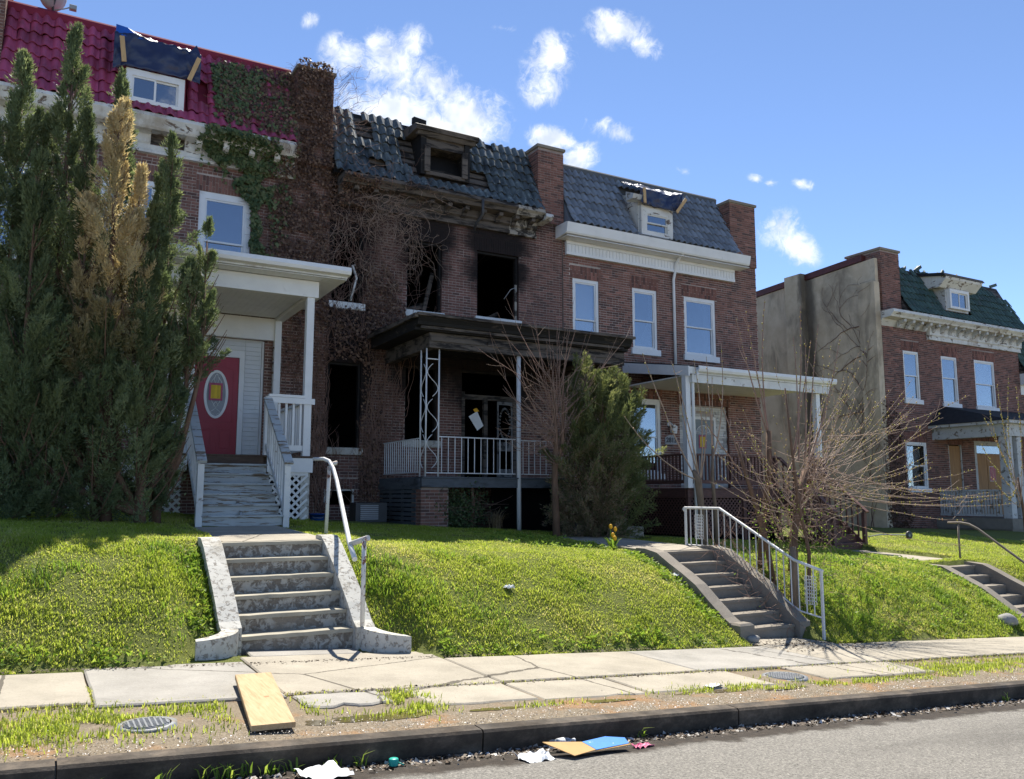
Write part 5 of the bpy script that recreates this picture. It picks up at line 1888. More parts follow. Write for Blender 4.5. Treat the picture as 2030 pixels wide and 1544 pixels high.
# ---- fourth house, across the alley
def house_four():
    h = thing('row_house', 'brick row house with green tiled mansard and stained tan stucco side wall', 'house', (29, D, .4))
    X0, X1 = 25.15, 33.3
    ops = [(26.2, 27.05, 5.0, 6.72, .36), (28.35, 29.28, 4.98, 6.7, .36), (30.35, 31.62, 4.95, 6.72, .36), (26.05, 27.2, 1.9, 3.5, .34), (28.45, 29.25, .95, 3.48, .3), (30.0, 32.25, .95, 3.66, .3)]
    facade(h, X0, X1, -.2, 7.95, ops, 'brick_d', 'mortar_dark', 41)
    shell(h, X0 + .2, X1, -.2, 7.95, D + .3, D + 9, floors=(.9, 4.5))
    sash_window(h, 26.2, 27.05, 5.0, 6.72, fw=.06, sill=.16, rec=.05)
    sash_window(h, 28.35, 29.28, 4.98, 6.7, fw=.06, sill=.16, rec=.05, split=.55)
    sash_window(h, 30.35, 31.62, 4.95, 6.72, fw=.06, sill=.16, rec=.05, blind=.9, pane='glass_clear')
    sash_window(h, 26.05, 27.2, 1.9, 3.5, fw=.07, sill=.14, rec=.05)
    MB().box(28.5, 29.2, D + .05, D + .08, .95, 3.44).build('plywood_board', 'plywood', h)
    f = MB()
    f.box(28.45, 28.5, D + .01, D + .1, .95, 3.48)
    f.box(29.2, 29.25, D + .01, D + .1, .95, 3.48)
    f.build('door_frame', 'trim_grey', h)
    f = MB()
    f.box(30.0, 30.16, D + .01, D + .1, .95, 3.66)
    f.box(32.1, 32.25, D + .01, D + .1, .95, 3.66)
    f.box(30.16, 32.1, D + .01, D + .1, 3.5, 3.66)
    f.build('window_frame', 'trim_grey', h)
    MB().box(30.17, 30.8, D + .05, D + .08, .95, 3.2).build('plywood_board', 'plywood', h)
    MB().box(30.83, 31.85, D + .05, D + .08, .95, 3.2).build('plywood_board', 'plywood', h)
    MB().box(31.86, 32.09, D + .05, D + .08, .95, 3.2).build('plywood_board', 'plywood', h)
    MB().box(30.17, 32.09, D + .06, D + .07, 3.21, 3.49).build('pane', 'glass', h)
    # stucco side wall with its stack and flashing
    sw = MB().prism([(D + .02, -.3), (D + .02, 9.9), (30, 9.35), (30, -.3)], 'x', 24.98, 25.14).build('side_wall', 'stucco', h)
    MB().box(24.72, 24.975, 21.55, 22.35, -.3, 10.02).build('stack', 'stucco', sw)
    MB().box(24.7, 24.975, D - .12, D + .55, -.3, 9.0).build('corner_pier', 'stucco', sw)
    MB().prism([(D + .5, 9.9), (D + .5, 10.12), (30, 9.6), (30, 9.36)], 'x', 24.93, 25.2).build('flashing', 'flashing', sw)
    # cornice, brackets
    prof = [(D, 7.98), (D - .6, 7.98), (D - .62, 7.88), (D - .52, 7.8), (D - .48, 7.74), (D - .16, 7.72), (D - .14, 7.4), (D - .1, 7.36), (D - .1, 7.22), (D, 7.22)]
    c = MB().prism(prof, 'x', 27.6, 33.35).build('cornice', 'white_peel', h)
    MB().prism(prof[:6] + [(D, 7.5), ], 'x', 25.0, 27.598).build('cornice', 'white_peel', c)
    for k in range(16):
        x = 25.8 + k * .48
        MB().prism([(D - .12, 7.73), (D - .44, 7.73), (D - .42, 7.64), (D - .26, 7.58), (D - .18, 7.48), (D - .12, 7.46)], 'x', x, x + .12).build('bracket', 'trim_grey', c)
    mansard(h, 26.2, 33.3, 8.0, 9.95, D - .38, D + .6, 'tile_green', 'char_mid', 30, 7, [(28.25, 29.9, 8.3, 9.7)], missing=lambda x, z, r: x > 32.5 and z > 9.3 or r.random() < .012, seed=24, slip=.2, ragged=.35)
    dm = MB().prism([(D - .3, 8.35), (D - .3, 9.2), (D + .4, 9.3), (D + .6, 8.35)], 'x', 28.4, 29.75).build('dormer', 'trim_grey', h)
    MB().box(28.55, 29.6, D - .316, D - .303, 8.46, 9.1).build('dormer_shade_panel', 'room_dark', dm)  # dark board just behind the glass, interior shade put into its colour
    sash_window(h, 28.5, 29.66, 8.42, 9.14, y=D - .44, fw=.09, vertical=True, name='dormer_window')
    MB().prism([(D - .35, 9.16), (D - .62, 9.42), (D - .65, 9.5), (D + .5, 9.72), (D + .5, 9.16)], 'x', 28.0, 30.2).build('dormer_roof', 'white_peel', dm)
    MB().prism([(D - .68, 9.505), (D - .6, 9.62), (D + .5, 9.82), (D + .5, 9.725)], 'x', 27.9, 30.3).build('dormer_covering', 'roofing', dm)
    for k in range(14):
        r = random.Random(k)
        x = 26.4 + r.uniform(0, 6.5)
        MB().bar((x, D + .5, 9.92), (x + r.uniform(.1, .4), D + .45 + r.uniform(0, .3), 9.98 + r.uniform(.05, .22)), .05, .12).build('loose_tile', 'tile_green', h)
    parapet(h, 25.16, 26.17, 7.8, 10.2, D - .08, D + 1.3, 'brick_d', 'mortar_dark', 90)
    # porch seen from its flank
    porch = MB().box(27.5, 33.2, 15.85, D - .01, .55, .9).build('porch', 'concrete_dark', h)
    MB().box(27.55, 33.1, 15.9, D - .01, -.4, .548).build('porch_base', 'concrete_dark', porch)
    for px in (27.75, 30.4):
        MB().bevel_box(px - .14, px + .14, 15.9, 16.18, .9, 3.6, .01).build('column', 'trim_grey', porch)
    MB().bevel_box(28.15, 28.4, 15.9, 16.15, .9, 3.6, .01).build('column', 'trim_grey', porch)
    MB().box(27.55, 27.85, 16.185, D - .01, 3.6, 4.0).build('beam', 'trim_grey', porch)
    MB().box(27.55, 33.2, 15.86, 16.18, 3.6, 4.0).build('beam', 'trim_grey', porch)
    MB().box(27.35, 33.3, 15.62, D - .01, 4.003, 4.1).build('eave', 'trim_grey', porch)
    MB().faces([(27.3, 15.58, 4.104), (33.3, 15.58, 4.104), (33.3, D - .01, 4.85), (28.2, D - .01, 4.85), (27.3, D - .01, 4.104)], [(0, 1, 2, 3), (0, 3, 4)]).build('porch_roof', 'roofing', porch)
    baluster_run(porch, (27.62, 16.22), (27.62, D - .1), 1.82, 1.0, 22, 'trim_grey', .05, (.05, .07), top_w=.09)
    baluster_run(porch, (28.6, 16.0), (30.2, 16.0), 1.82, 1.0, 14, 'trim_grey', .05, (.05, .07), top_w=.09)
    t = thing('notice', 'red placard tacked to the boarded opening of the far porch', 'notice', (31.0, D, 2.4))
    MB().box(30.95, 31.3, D + .035, D + .045, 2.2, 2.72).build('sheet', 'red_door', t)
    MB().box(30.93, 31.32, D + .0455, D + .049, 2.18, 2.74).build('border', 'paper', t)
    return h


def house_five():
    h = thing('row_house', 'low brick house with green tiled roof and white cornice beyond the far porch', 'house', (36, D + .5, .2))
    y = D + .2
    facade(h, 33.35, 40, -.3, 6.3, [(34.6, 35.6, 3.6, 5.3, .3), (36.6, 37.6, 3.6, 5.3, .3)], 'brick_d', 'mortar_dark', 51, y=y)
    shell(h, 33.4, 40, -.3, 6.3, y + .3, y + 8, floors=(3,))
    sash_window(h, 34.6, 35.6, 3.6, 5.3, y=y, sill=.14)
    sash_window(h, 36.6, 37.6, 3.6, 5.3, y=y, sill=.14)
    MB().prism([(y, 6.4), (y - .55, 6.4), (y - .58, 6.1), (y - .5, 6.0), (y - .1, 5.95), (y - .1, 5.6), (y, 5.6)], 'x', 33.36, 40).build('cornice', 'white', h)
    mansard(h, 33.36, 40, 6.4, 8.3, y - .4, y + .5, 'tile_green', 'char_mid', 26, 7, seed=33, slip=.1)


house_one()
house_two()
house_three()
house_four()
house_five()


# ------------------------------------------------------------------ concrete steps and their rails
def concrete_steps(idx, label, riser_mat, tread_mat, cheek_mat, ends):
    x0, x1, yb, yt, zt, n = STEPS[idx]
    zb = s_at((x0 + x1) / 2)
    t = thing('garden_steps', label, 'steps', ((x0 + x1) / 2, yb, zb), 'concrete steps through the grass bank')
    rise, run = (zt - zb) / n, (yt - yb) / (n - .5)
    r = random.Random(idx)
    for k in range(n):
        z, y = zb + rise * (k + 1), yb + run * k
        j = r.uniform(-.006, .006)
        MB().box(x0, x1, y + .02 + j, min(y + .5, yt + .02), z - rise - .06, z - .045).build('riser', riser_mat, t)
        # worn nosing
        N = 9
        top, bot = [], []
        for q in range(N + 1):
            x = x0 + (x1 - x0) * q / N
            w = r.uniform(0, .02)
            top.append((x, y - .012 + w, z + r.uniform(-.004, .003)))
            bot.append((x, y - .006 + w * .5, z - .044))
        back = [(x0 + (x1 - x0) * q / N, y + run + .04, z) for q in range(N + 1)]
        m = MB()
        m.faces(top + bot + back, [(q, q + 1, 2 * N + 2 + q + 1, 2 * N + 2 + q) for q in range(N)] + [(N + 1 + q, N + 2 + q, q + 1, q) for q in range(N)] + [(N + 1, 2 * N + 1, 2 * N + 1 + N + 1, 2 * N + 2)])
        m.build('tread', tread_mat, t)
    for sx, xa, xb in ((-1, x0 - .23, x0 - .002), (1, x1 + .002, x1 + .23)):
        xm = (xa + xb) / 2
        lo = s_at(xm) - .1
        up = .06 if idx == 0 else .13
        pr = [(yb - .1, lo), (yb - .1, s_at(xm) + .26), (yb + .02, s_at(xm) + .32)]
        for q in range(1, 6):
            f = q / 6
            pr.append((yb + .02 + (yt - .06 - yb) * f, s_at(xm) + .32 + up * min(1, f * 3) + (zt + .04 - s_at(xm) - .32) * f + r.uniform(-.01, .01)))
        pr += [(yt - .04, zt + .06), (yt + .2, zt + .06), (yt + .2, lo)]
        MB().prism(pr, 'x', xa, xb).build('cheek_wall', cheek_mat, t)
        if ends:
            R0 = .36
            cx, cy_ = xm + sx * (R0 + .02), yb - .1
            N = 10
            m = MB()
            vs, fs = [], []
            for q in range(N + 1):
                a = math.pi / 2 * q / N * 1.06
                hgt = .26 - .07 * q / N
                for rr in (R0 - .09, R0 + .09):
                    px, py = cx - sx * rr * math.cos(a), cy_ - rr * math.sin(a) * .85
                    vs += [(px, py, s_at(px) - .1), (px, py, s_at(px) + hgt)]
            for q in range(N):
                b = q * 4
                fs += [(b + 1, b + 5, b + 7, b + 3), (b, b + 4, b + 5, b + 1), (b + 2, b + 3, b + 7, b + 6)]
            fs += [(N * 4, N * 4 + 2, N * 4 + 3, N * 4 + 1), (0, 1, 3, 2)]
            m.faces(vs, fs)
            m.build('curled_end', cheek_mat, t)
    return t


concrete_steps(0, 'garden steps with flaking white paint and curled cheek walls before the red door', 'concrete_worn', 'tread', 'concrete_painted', True)
concrete_steps(1, 'dark bare concrete garden steps beside the white metal stair railing', 'concrete_dark', 'concrete_dark', 'concrete_dark', False)
concrete_steps(2, 'garden steps below the raised slab leading to the stone-faced doorway', 'concrete_dark', 'concrete_dark', 'concrete_dark', False)
# end block of the second steps
o = MB().bevel_box(8.98, 9.26, 9.2, 9.42, s_at(9.1) - .1, s_at(9.1) + .27, .03).build('cheek_end', 'concrete_dark', None)
for q in bpy.data.objects:
    if q.name == 'garden_steps.001':
        o.parent = q
        o.location = -ORIGIN[q.name]

# pipe handrail, rusty white, by the first steps
t = thing('pipe_handrail', 'bent white pipe handrail with rust, on two posts in the grass', 'handrail', (3.6, 11, .6))
MB().tube([(3.81, 13.2, 2.2), (3.92, 13.02, 2.2), (3.97, 12.9, 2.16), (3.985, 12.72, 2.04), (3.93, 12.35, 1.84), (3.33, 9.9, 1.04), (3.28, 9.55, .88)], .03, 10).build('rail', 'white_iron', t)
MB().tube([(3.95, 12.9, .9), (3.98, 12.9, 2.08)], .028, 10).build('post', 'rail_rust', t)
MB().tube([(3.42, 9.64, .1), (3.42, 9.64, 1.1)], .027, 10).build('post', 'rail_rust', t)
MB().tube([(3.98, 12.9, 2.1), (4.1, 12.88, 2.14)], .034, 10).build('elbow', 'rail_rust', t)
MB().tube([(3.33, 9.86, 1.04), (3.42, 9.66, 1.1), (3.46, 9.6, 1.12)], .034, 10).build('elbow', 'rail_rust', t)

# white metal stair railing by the second steps
t = thing('stair_railing', 'white metal stair railing with square balusters beside the bare pollard shrub', 'railing', (10.6, 10.5, 0))
X = 10.6
top = [(12.2, 1.4), (11.28, 1.4), (9.62, .6), (9.07, .47)]
bot = [(12.2, .72), (11.28, .72), (9.55, -.18), (9.1, -.24)]
MB().tube([(X, y, z) for y, z in [(12.2, 1.34), (12.24, 1.38)] + top], .024, 8).build('top_rail', 'white_iron', t)
MB().tube([(X, y, z) for y, z in bot], .015, 6).build('bottom_rail', 'white_iron', t)


def zi(pl, y):
    for (a, za), (b, zb) in zip(pl[:-1], pl[1:]):
        if b <= y <= a:
            return za + (zb - za) * (a - y) / (a - b)
    return pl[-1][1]


for y, zl in ((12.18, .6), (9.1, s_at(10.6) - .05)):
    MB().bar((X, y, zl), (X, y, zi(top, y)), .035, .035, (0, 1, 0)).build('post', 'white_iron', t)
for k in range(20):
    y = 12.05 - k * .147
    if 2.3 < k < 4.6 and False:
        continue
    MB().bar((X, y, zi(bot, y)), (X, y, zi(top, y)), .014, .014, (0, 1, 0)).build('baluster', 'white_iron', t)
for yc in (11.82, 9.32):
    m = MB()
    zc = (zi(bot, yc) + zi(top, yc)) / 2
    for a in range(5):
        for b in range(8):
            cy_, cz = yc - .09 + a * .045, zc - .19 + b * .054
            pts = [(X, cy_ + .026 * math.cos(q * math.pi / 4), cz + .03 * math.sin(q * math.pi / 4)) for q in range(9)]
            m.tube(pts, .005, 4, False)
    m.build('ornament', 'white_iron', t)

t = thing('pipe_handrail', 'thin weathered pipe handrail curving down beside the far garden steps', 'handrail', (18.1, 11, .1))
MB().tube([(18.1, 11.9, 1.02), (18.1, 11.6, 1.03), (18.1, 11.4, 1.0), (18.1, 11.2, .9), (18.1, 10.26, .24), (18.1, 9.5, -.3)], .026, 8).build('rail', 'rail_brown', t)
MB().tube([(18.1, 11.66, 0), (18.1, 11.66, 1.0)], .022, 8).build('post', 'rail_brown', t)
MB().tube([(18.1, 9.6, -1.0), (18.1, 9.6, -.24)], .022, 8).build('post', 'rail_brown', t)

# pale blocks at the foot of the second house's stair
t = thing('block_steps', 'two pale concrete block steps at the foot of the round evergreen', 'steps', (11.35, 15.2, .75))
MB().bevel_box(11.1, 11.75, 14.9, 15.5, .6, .95, .015).build('block', 'concrete_grey', t)
MB().bevel_box(11.05, 11.5, 15.2, 15.8, .951, 1.2, .015).build('block', 'concrete_grey', t)


# ------------------------------------------------------------------ foliage
def unit(a):
    return a / (np.linalg.norm(a, axis=1, keepdims=True) + 1e-9)


def needles(P, Dr, L, W, tint, name, mat, parent):
    """a cloud of narrow triangular leaf scales"""
    n = len(P)
    side = unit(np.cross(Dr, rng.normal(size=(n, 3)))) * W[:, None]
    V = np.empty((n, 3, 3))
    V[:, 0] = P - side
    V[:, 1] = P + side
    V[:, 2] = P + Dr * L[:, None]
    F = np.arange(n * 3).reshape(n, 3)
    return np_mesh(name, V.reshape(-1, 3), F, np.repeat(tint, 3), mat, parent)


def plumes(axis, dens, scale=1.0, lift=(30, 66), r_of=None, tint_of=None, per=150):
    """ascending flame-shaped sprays around a leader; axis = (x, y, z0, z1, R)"""
    x, y, z0, z1, R0 = axis
    H = z1 - z0
    n = int(dens * H * (R0 + .25))
    t = rng.random(n) ** 1.1
    a = rng.random(n) * 2 * np.pi
    prof = r_of(t) if r_of else (1 - t) ** .62 * (.72 + .28 * np.sin(np.pi * np.clip(t * 1.5, 0, 1)))
    # uneven outline: whole whorls stand out or are missing
    lump = .82 + .3 * np.sin(t * H * 2.3 + a * 1.0 + x * 7) + .28 * np.sin(t * H * 5.3 + a * 2 + y * 3)
    rr = prof * R0 * lump
    el = np.radians(rng.uniform(*lift, n))
    el = el + (np.pi / 2 - el) * t ** 2 * .85
    out = np.stack([np.cos(a), np.sin(a), np.zeros(n)], 1)
    dirv = out * np.cos(el)[:, None] + np.array([0, 0, 1.]) * np.sin(el)[:, None]
    ln = (.26 + .85 * rr) * rng.uniform(.7, 1.3, n) * scale
    reach = ln * np.cos(el)
    r_in = np.clip(rr - reach * .8, 0.0, None)
    o = np.stack([x + np.cos(a) * r_in, y + np.sin(a) * r_in, z0 + t * H - ln * .5], 1)
    m = per
    u = rng.random((n, m)) ** .7
    wid = (.085 + .05 * rng.random(n))[:, None] * (1 - .78 * u) * (.35 + ln)[:, None]
    # side sprigs: each twiglet belongs to one of a few sprigs so that the spray has gaps
    k = 9
    sp = rng.normal(size=(n, k, 3))
    which = rng.integers(0, k, size=(n, m))
    off = np.take_along_axis(sp, which[..., None], 1) * wid[..., None] * (.35 + .75 * rng.random((n, m, 1))) + rng.normal(size=(n, m, 3)) * wid[..., None] * .22
    P = o[:, None] + dirv[:, None] * (ln[:, None] * u)[..., None] + off
    Dd = dirv[:, None] * .8 + unit(off.reshape(-1, 3)).reshape(n, m, 3) * .8 + rng.normal(size=(n, m, 3)) * .25 + np.array([0, 0, .2])
    base = rng.random(n)
    tn = np.clip(base[:, None] * .62 + np.take_along_axis(rng.random((n, k)), which, 1) * .2 + rng.random((n, m)) * .2, 0, 1)
    P, Dd, tn = P.reshape(-1, 3), unit(Dd.reshape(-1, 3)), tn.ravel()
    if tint_of is not None:
        tn = tint_of(P, tn)
    return P, Dd, tn


def conifer(label, base, leaders, mat, dens=46, per=150, group=None, tint_of=None, limbs=True, leaf=(.04, .08), scale=1.0, lift=(32, 68), cat='tree', name='juniper_tree', extra=None, r_of=None):
    bx, by = base
    gz = g_at(bx, by)
    t = thing(name, label, cat, (bx, by, gz), group)
    Ps, Ds, Ts = [], [], []
    m = MB()
    zt = max(l[3] for l in leaders)
    for k, (x, y, z0, z1, R0) in enumerate(leaders):
        P, Dd, tn = plumes((x, y, z0, z1, R0), dens, scale, lift, tint_of=tint_of, per=per, r_of=r_of)
        Ps.append(P); Ds.append(Dd); Ts.append(tn)
    # leaders grow from one trunk: child limbs
    x, y, z0, z1, R0 = leaders[0]
    pts = [(bx, by, gz - .1), (bx + (x - bx) * .3, by, gz + (z1 - gz) * .2), (x, y, gz + (z1 - gz) * .5), (x, y, z1 - .25)]
    m.tube(pts, [.09, .075, .045, .012], 8)
    m.build('trunk', 'bark', t)
    for x, y, z0, z1, R0 in leaders[1:]:
        MB().tube([(bx, by, gz + .15), (bx + (x - bx) * .5, by + (y - by) * .5, gz + (z1 - gz) * .2), (x, y, gz + (z1 - gz) * .5), (x, y, z1 - .25)], [.06, .05, .032, .01], 6).build('limb', 'bark', t)
    if limbs:
        lines = []
        for x, y, z0, z1, R0 in leaders:
            for _ in range(26):
                tt = random.random() ** 1.1
                zz = z0 - .3 + (z1 - z0) * tt
                a = random.uniform(0, 2 * math.pi)
                rr = R0 * (1 - tt) * .85 + .08
                q = np.linspace(0, 1, 5)[:, None]
                p0, p1 = np.array([x, y, zz - .1]), np.array([x + math.cos(a) * rr, y + math.sin(a) * rr, zz + rr * 1.1 + .1])
                lines.append(p0 + (p1 - p0) * q + np.array([0, 0, -.12]) * np.sin(np.pi * q) * rr)
        V, F = np_tubes(lines, [.014] * len(lines), [.004] * len(lines), 4)
        tag(np_mesh('branches', V, F, np.full(len(V), .5), 'bark', t), kind='stuff')
    P, Dd, tn = np.concatenate(Ps), np.concatenate(Ds), np.concatenate(Ts)
    n = len(P)
    needles(P, Dd, rng.uniform(*leaf, n), rng.uniform(.007, .012, n), tn, 'crown', mat, t)
    return t


def green_tint(P, t):
    # a few sun-browned sprigs, more of them on the higher inner side
    return np.clip(t * .8, 0, .84)


def J(*l):
    """leaders measured at 14.8 m, set at the trees' true distance from the street"""
    k = (13.95 / 14.8)
    return [(x * k, y - .85, 1.6 + (z0 - 1.6) * k, 1.6 + (z1 - 1.6) * k, r * k) for x, y, z0, z1, r in l]


GJ = 'junipers before the white porch'
conifer('tall dark green juniper with two spires at the left corner of the white porch', (-.15, 14.1), J((.08, 14.9, 2.0, 9.25, .86), (-.6, 14.9, 1.9, 8.6, .86), (-.3, 14.5, 1.6, 6.9, .8), (.36, 14.8, 3.0, 7.8, .42), (-.25, 15.0, 3.0, 7.7, .42), (-.95, 14.8, 2.5, 7.4, .6)), 'juniper', 24, 290, GJ, green_tint)
conifer('slim juniper spire rising behind the browned juniper', (.8, 14.35), J((.86, 15.2, 3.4, 8.8, .58), (.45, 15.1, 1.8, 6.6, .7), (1.15, 15.2, 3.0, 6.6, .5)), 'juniper', 24, 290, GJ, green_tint)


def brown_tint(P, t):
    k = np.clip((P[:, 2] - 3.9) / 1.4, 0, 1)
    return np.clip((t * .8 + .2) * (.12 + .88 * k) + .05, 0, 1)


conifer('juniper browned by fire from its middle to its pointed tip', (.9, 13.7), J((.8, 14.45, 3.9, 8.25, .6), (1.15, 14.5, 3.8, 6.9, .42), (.42, 14.5, 3.6, 6.3, .36)), 'juniper_brown', 26, 270, GJ, brown_tint)
conifer('juniper with a rounded green spire in front of the upper sash window', (1.6, 14.0), J((1.66, 14.8, 3.8, 7.65, .58), (2.28, 14.75, 4.0, 6.25, .4), (2.05, 14.7, 3.6, 5.6, .42), (1.42, 14.7, 3.4, 6.6, .42)), 'juniper', 25, 290, GJ, green_tint)
conifer('broad low juniper hiding the lattice beside the wooden stairs', (1.35, 13.6), J((1.35, 14.45, 1.5, 5.4, .8), (.75, 14.5, 1.5, 4.9, .75), (1.8, 14.6, 1.6, 4.5, .42), (.1, 14.55, 1.5, 4.4, .7), (-.5, 14.6, 1.5, 4.0, .55)), 'juniper', 28, 290, GJ, green_tint)


def arbor_tint(P, t):
    k = np.clip((3.1 - P[:, 2]) / 1.4, 0, 1) * np.clip((11.1 - P[:, 0]) / .7, 0, 1)
    k2 = np.clip((P[:, 2] - 3.4) / .5, 0, 1) * np.clip((10.0 - P[:, 0]) / .4, 0, 1)
    r = rng.random(len(t))
    return np.where(r < np.maximum(k * .75, k2 * .7), .88 + .12 * rng.random(len(t)), t * .86)


def round_prof(t):
    return np.sin(np.pi * np.clip(.22 + .75 * t, 0, 1)) ** .6


conifer('round evergreen with browned twiggy base before the burnt porch', (10.55, 15.1), [(10.3, 15.0, .95, 4.45, .68), (10.85, 14.95, .9, 4.3, .78), (10.5, 14.65, .9, 4.05, .85), (11.15, 15.0, 1.0, 4.1, .72), (9.98, 14.95, 1.1, 4.0, .55), (11.5, 15.0, 2.4, 3.9, .38)], 'arbor', 30, 270, None, arbor_tint, lift=(-5, 62), name='evergreen_shrub', cat='shrub', r_of=round_prof)


def quad_curve(p0, p1, p2, n=9):
    t = np.linspace(0, 1, n)[:, None]
    p0, p1, p2 = (np.asarray(p, float) for p in (p0, p1, p2))
    return (1 - t) ** 2 * p0 + 2 * t * (1 - t) * p1 + t * t * p2


def whip(p0, p2, bow=.15, up=.5, n=9, wob=.02):
    """a shoot that leaves p0 and bends towards the light on its way to p2"""
    p0, p2 = np.asarray(p0, float), np.asarray(p2, float)
    L = np.linalg.norm(p2 - p0)
    mid = (p0 + p2) / 2 + np.array([random.uniform(-.5, .5), random.uniform(-.5, .5), -up]) * bow * L
    c = quad_curve(p0, mid, p2, n)
    c[1:] += rng.normal(size=(n - 1, 3)) * wob * .35
    return c


def buds_on(lines, parent, lo=.35, step=.075, size=(.008, .016), name='buds'):
    P = []
    for L in lines:
        seg = np.linalg.norm(np.diff(L, axis=0), axis=1).sum()
        k = max(2, int(seg * (1 - lo) / step))
        for q in range(k):
            t = lo + (1 - lo) * (q + random.random() * .8) / k
            if random.random() < .2:
                continue
            f = t * (len(L) - 1)
            i = min(int(f), len(L) - 2)
            P.append(L[i] + (L[i + 1] - L[i]) * (f - i) + rng.normal(size=3) * .008)
    P = np.array(P)
    n = len(P)
    s = rng.uniform(*size, n)
    octa = np.array([(1, 0, 0), (-1, 0, 0), (0, 1, 0), (0, -1, 0), (0, 0, 1.5), (0, 0, -1)], float)
    V = P[:, None] + octa[None] * s[:, None, None]
    f = np.array([(0, 2, 4), (2, 1, 4), (1, 3, 4), (3, 0, 4), (2, 0, 5), (1, 2, 5), (3, 1, 5), (0, 3, 5)])
    F = (np.arange(n)[:, None, None] * 6 + f[None]).reshape(-1, 3)
    return tag(np_mesh(name, V.reshape(-1, 3), F, np.repeat(rng.random(n), 6), 'bud', parent), kind='stuff')


def twigs(name, lines, r0, r1, mat, parent, n=4, stuff=True):
    V, F = np_tubes(lines, r0 if hasattr(r0, '__len__') else [r0] * len(lines), r1 if hasattr(r1, '__len__') else [r1] * len(lines), n)
    o = np_mesh(name, V, F, np.full(len(V), .5), mat, parent, True)
    return tag(o, kind='stuff') if stuff else o


def side_twigs(lines, k, ln=(.15, .5), lo=.3):
    out = []
    for L in lines:
        for _ in range(k):
            t = random.uniform(lo, .95)
            f = t * (len(L) - 1)
            i = min(int(f), len(L) - 2)
            p = L[i] + (L[i + 1] - L[i]) * (f - i)
            d = L[i + 1] - L[i]
            d = d / (np.linalg.norm(d) + 1e-9)
            e = d * random.uniform(.5, 1) + rng.normal(size=3) * .45 + np.array([0, 0, .3])
            e /= np.linalg.norm(e)
            out.append(whip(p, p + e * random.uniform(*ln), .12, .5, 5, .01))
    return out


# pollarded sapling beside the round evergreen
def sapling():
    bx, by, gz = 9.35, 14.75, .8
    t = thing('bare_sapling', 'leafless pollarded sapling with arching reddish shoots before the burnt porch', 'tree', (bx, by, gz))
    MB().tube([(bx + .02, by, gz - .1), (bx, by, gz + .8), (bx - .02, by, 1.9), (bx + .02, by, 2.65), (bx + .0, by, 3.3), (bx - .06, by, 4.2)], [.085, .07, .065, .06, .035, .012], 9).build('trunk', 'bark', t)
    MB().tube([(bx + .0, by, 2.2), (bx + .16, by - .03, 2.7), (bx + .2, by, 3.4), (bx + .22, by, 4.3)], [.05, .045, .035, .012], 8).build('limb', 'bark', t)
    L = []
    for k in range(42):
        h = random.uniform(2.2, 4.0)
        a = random.uniform(-1.15, .75)
        ln = random.uniform(.9, 2.3)
        L.append(whip((bx + random.uniform(-.04, .2), by + random.uniform(-.05, .05), h), (bx + .08 + math.sin(a) * ln, by + random.uniform(-.5, .3), h + math.cos(a) * ln * .95), .14, .7))
    for e in ((7.7, 14.6, 4.9), (8.1, 14.5, 4.4), (8.2, 14.3, 4.2), (7.9, 14.6, 5.3), (8.8, 14.9, 5.9), (9.9, 14.8, 5.9), (8.95, 14.9, 5.5), (10.9, 14.6, 5.1), (11.3, 14.6, 5.3), (10.4, 14.7, 5.5)):
        L.append(whip((bx + .05, by, random.uniform(2.4, 3.6)), e, .16, .9, 11))
    for k in range(34):
        h = random.uniform(2.7, 3.5)
        L.append(whip((bx, by, h), (bx - random.uniform(.4, 1.25), by + random.uniform(-.5, .4), h + random.uniform(-.4, .75)), .2, .4, 8))
    twigs('branches', L, .0095, .003, 'twig_red', t)
    S = side_twigs(L, 2)
    twigs('twigs', S, .004, .002, 'twig_tan', t, 3)


sapling()


def pollard_small():
    t = thing('pollard_shrub', 'small pollarded trunk with a few budding shoots behind the white stair railing', 'shrub', (12.05, 13.35, .57))
    MB().tube([(12.06, 13.35, .45), (12.08, 13.35, 1.0), (12.02, 13.35, 1.6), (11.98, 13.35, 1.95), (11.86, 13.35, 2.15)], [.085, .072, .075, .08, .04], 10).build('trunk', 'bark_grey', t)
    MB().tube([(12.5, 13.4, .45), (12.48, 13.4, 1.3), (12.42, 13.4, 2.0), (12.45, 13.4, 2.7)], [.05, .04, .034, .016], 8).build('limb', 'bark_grey', t)
    ends = [((11.95, 13.35, 1.95), (10.55, 13.3, 4.5)), ((11.95, 13.35, 1.95), (10.05, 13.3, 3.2)), ((12.0, 13.35, 2.0), (11.3, 13.3, 4.4)), ((12.02, 13.35, 2.0), (11.55, 13.4, 3.8)),
            ((12.02, 13.35, 1.95), (11.95, 13.35, 4.5)), ((12.45, 13.4, 2.2), (12.35, 13.4, 4.6)), ((12.45, 13.4, 2.2), (12.6, 13.5, 4.2)), ((12.45, 13.4, 2.4), (12.7, 13.3, 4.9)), ((12.02, 13.35, 1.9), (12.2, 13.3, 3.6))]
    L = [whip(a, b, .16, .8, 10, .012) for a, b in ends]
    twigs('shoots', L, .019, .006, 'twig_tan', t, 5)
    S = side_twigs(L, 1, (.06, .2), .5)
    twigs('twigs', S, .005, .003, 'twig_tan', t, 3)
    buds_on(L, t, .45, .12, (.012, .022))


pollard_small()


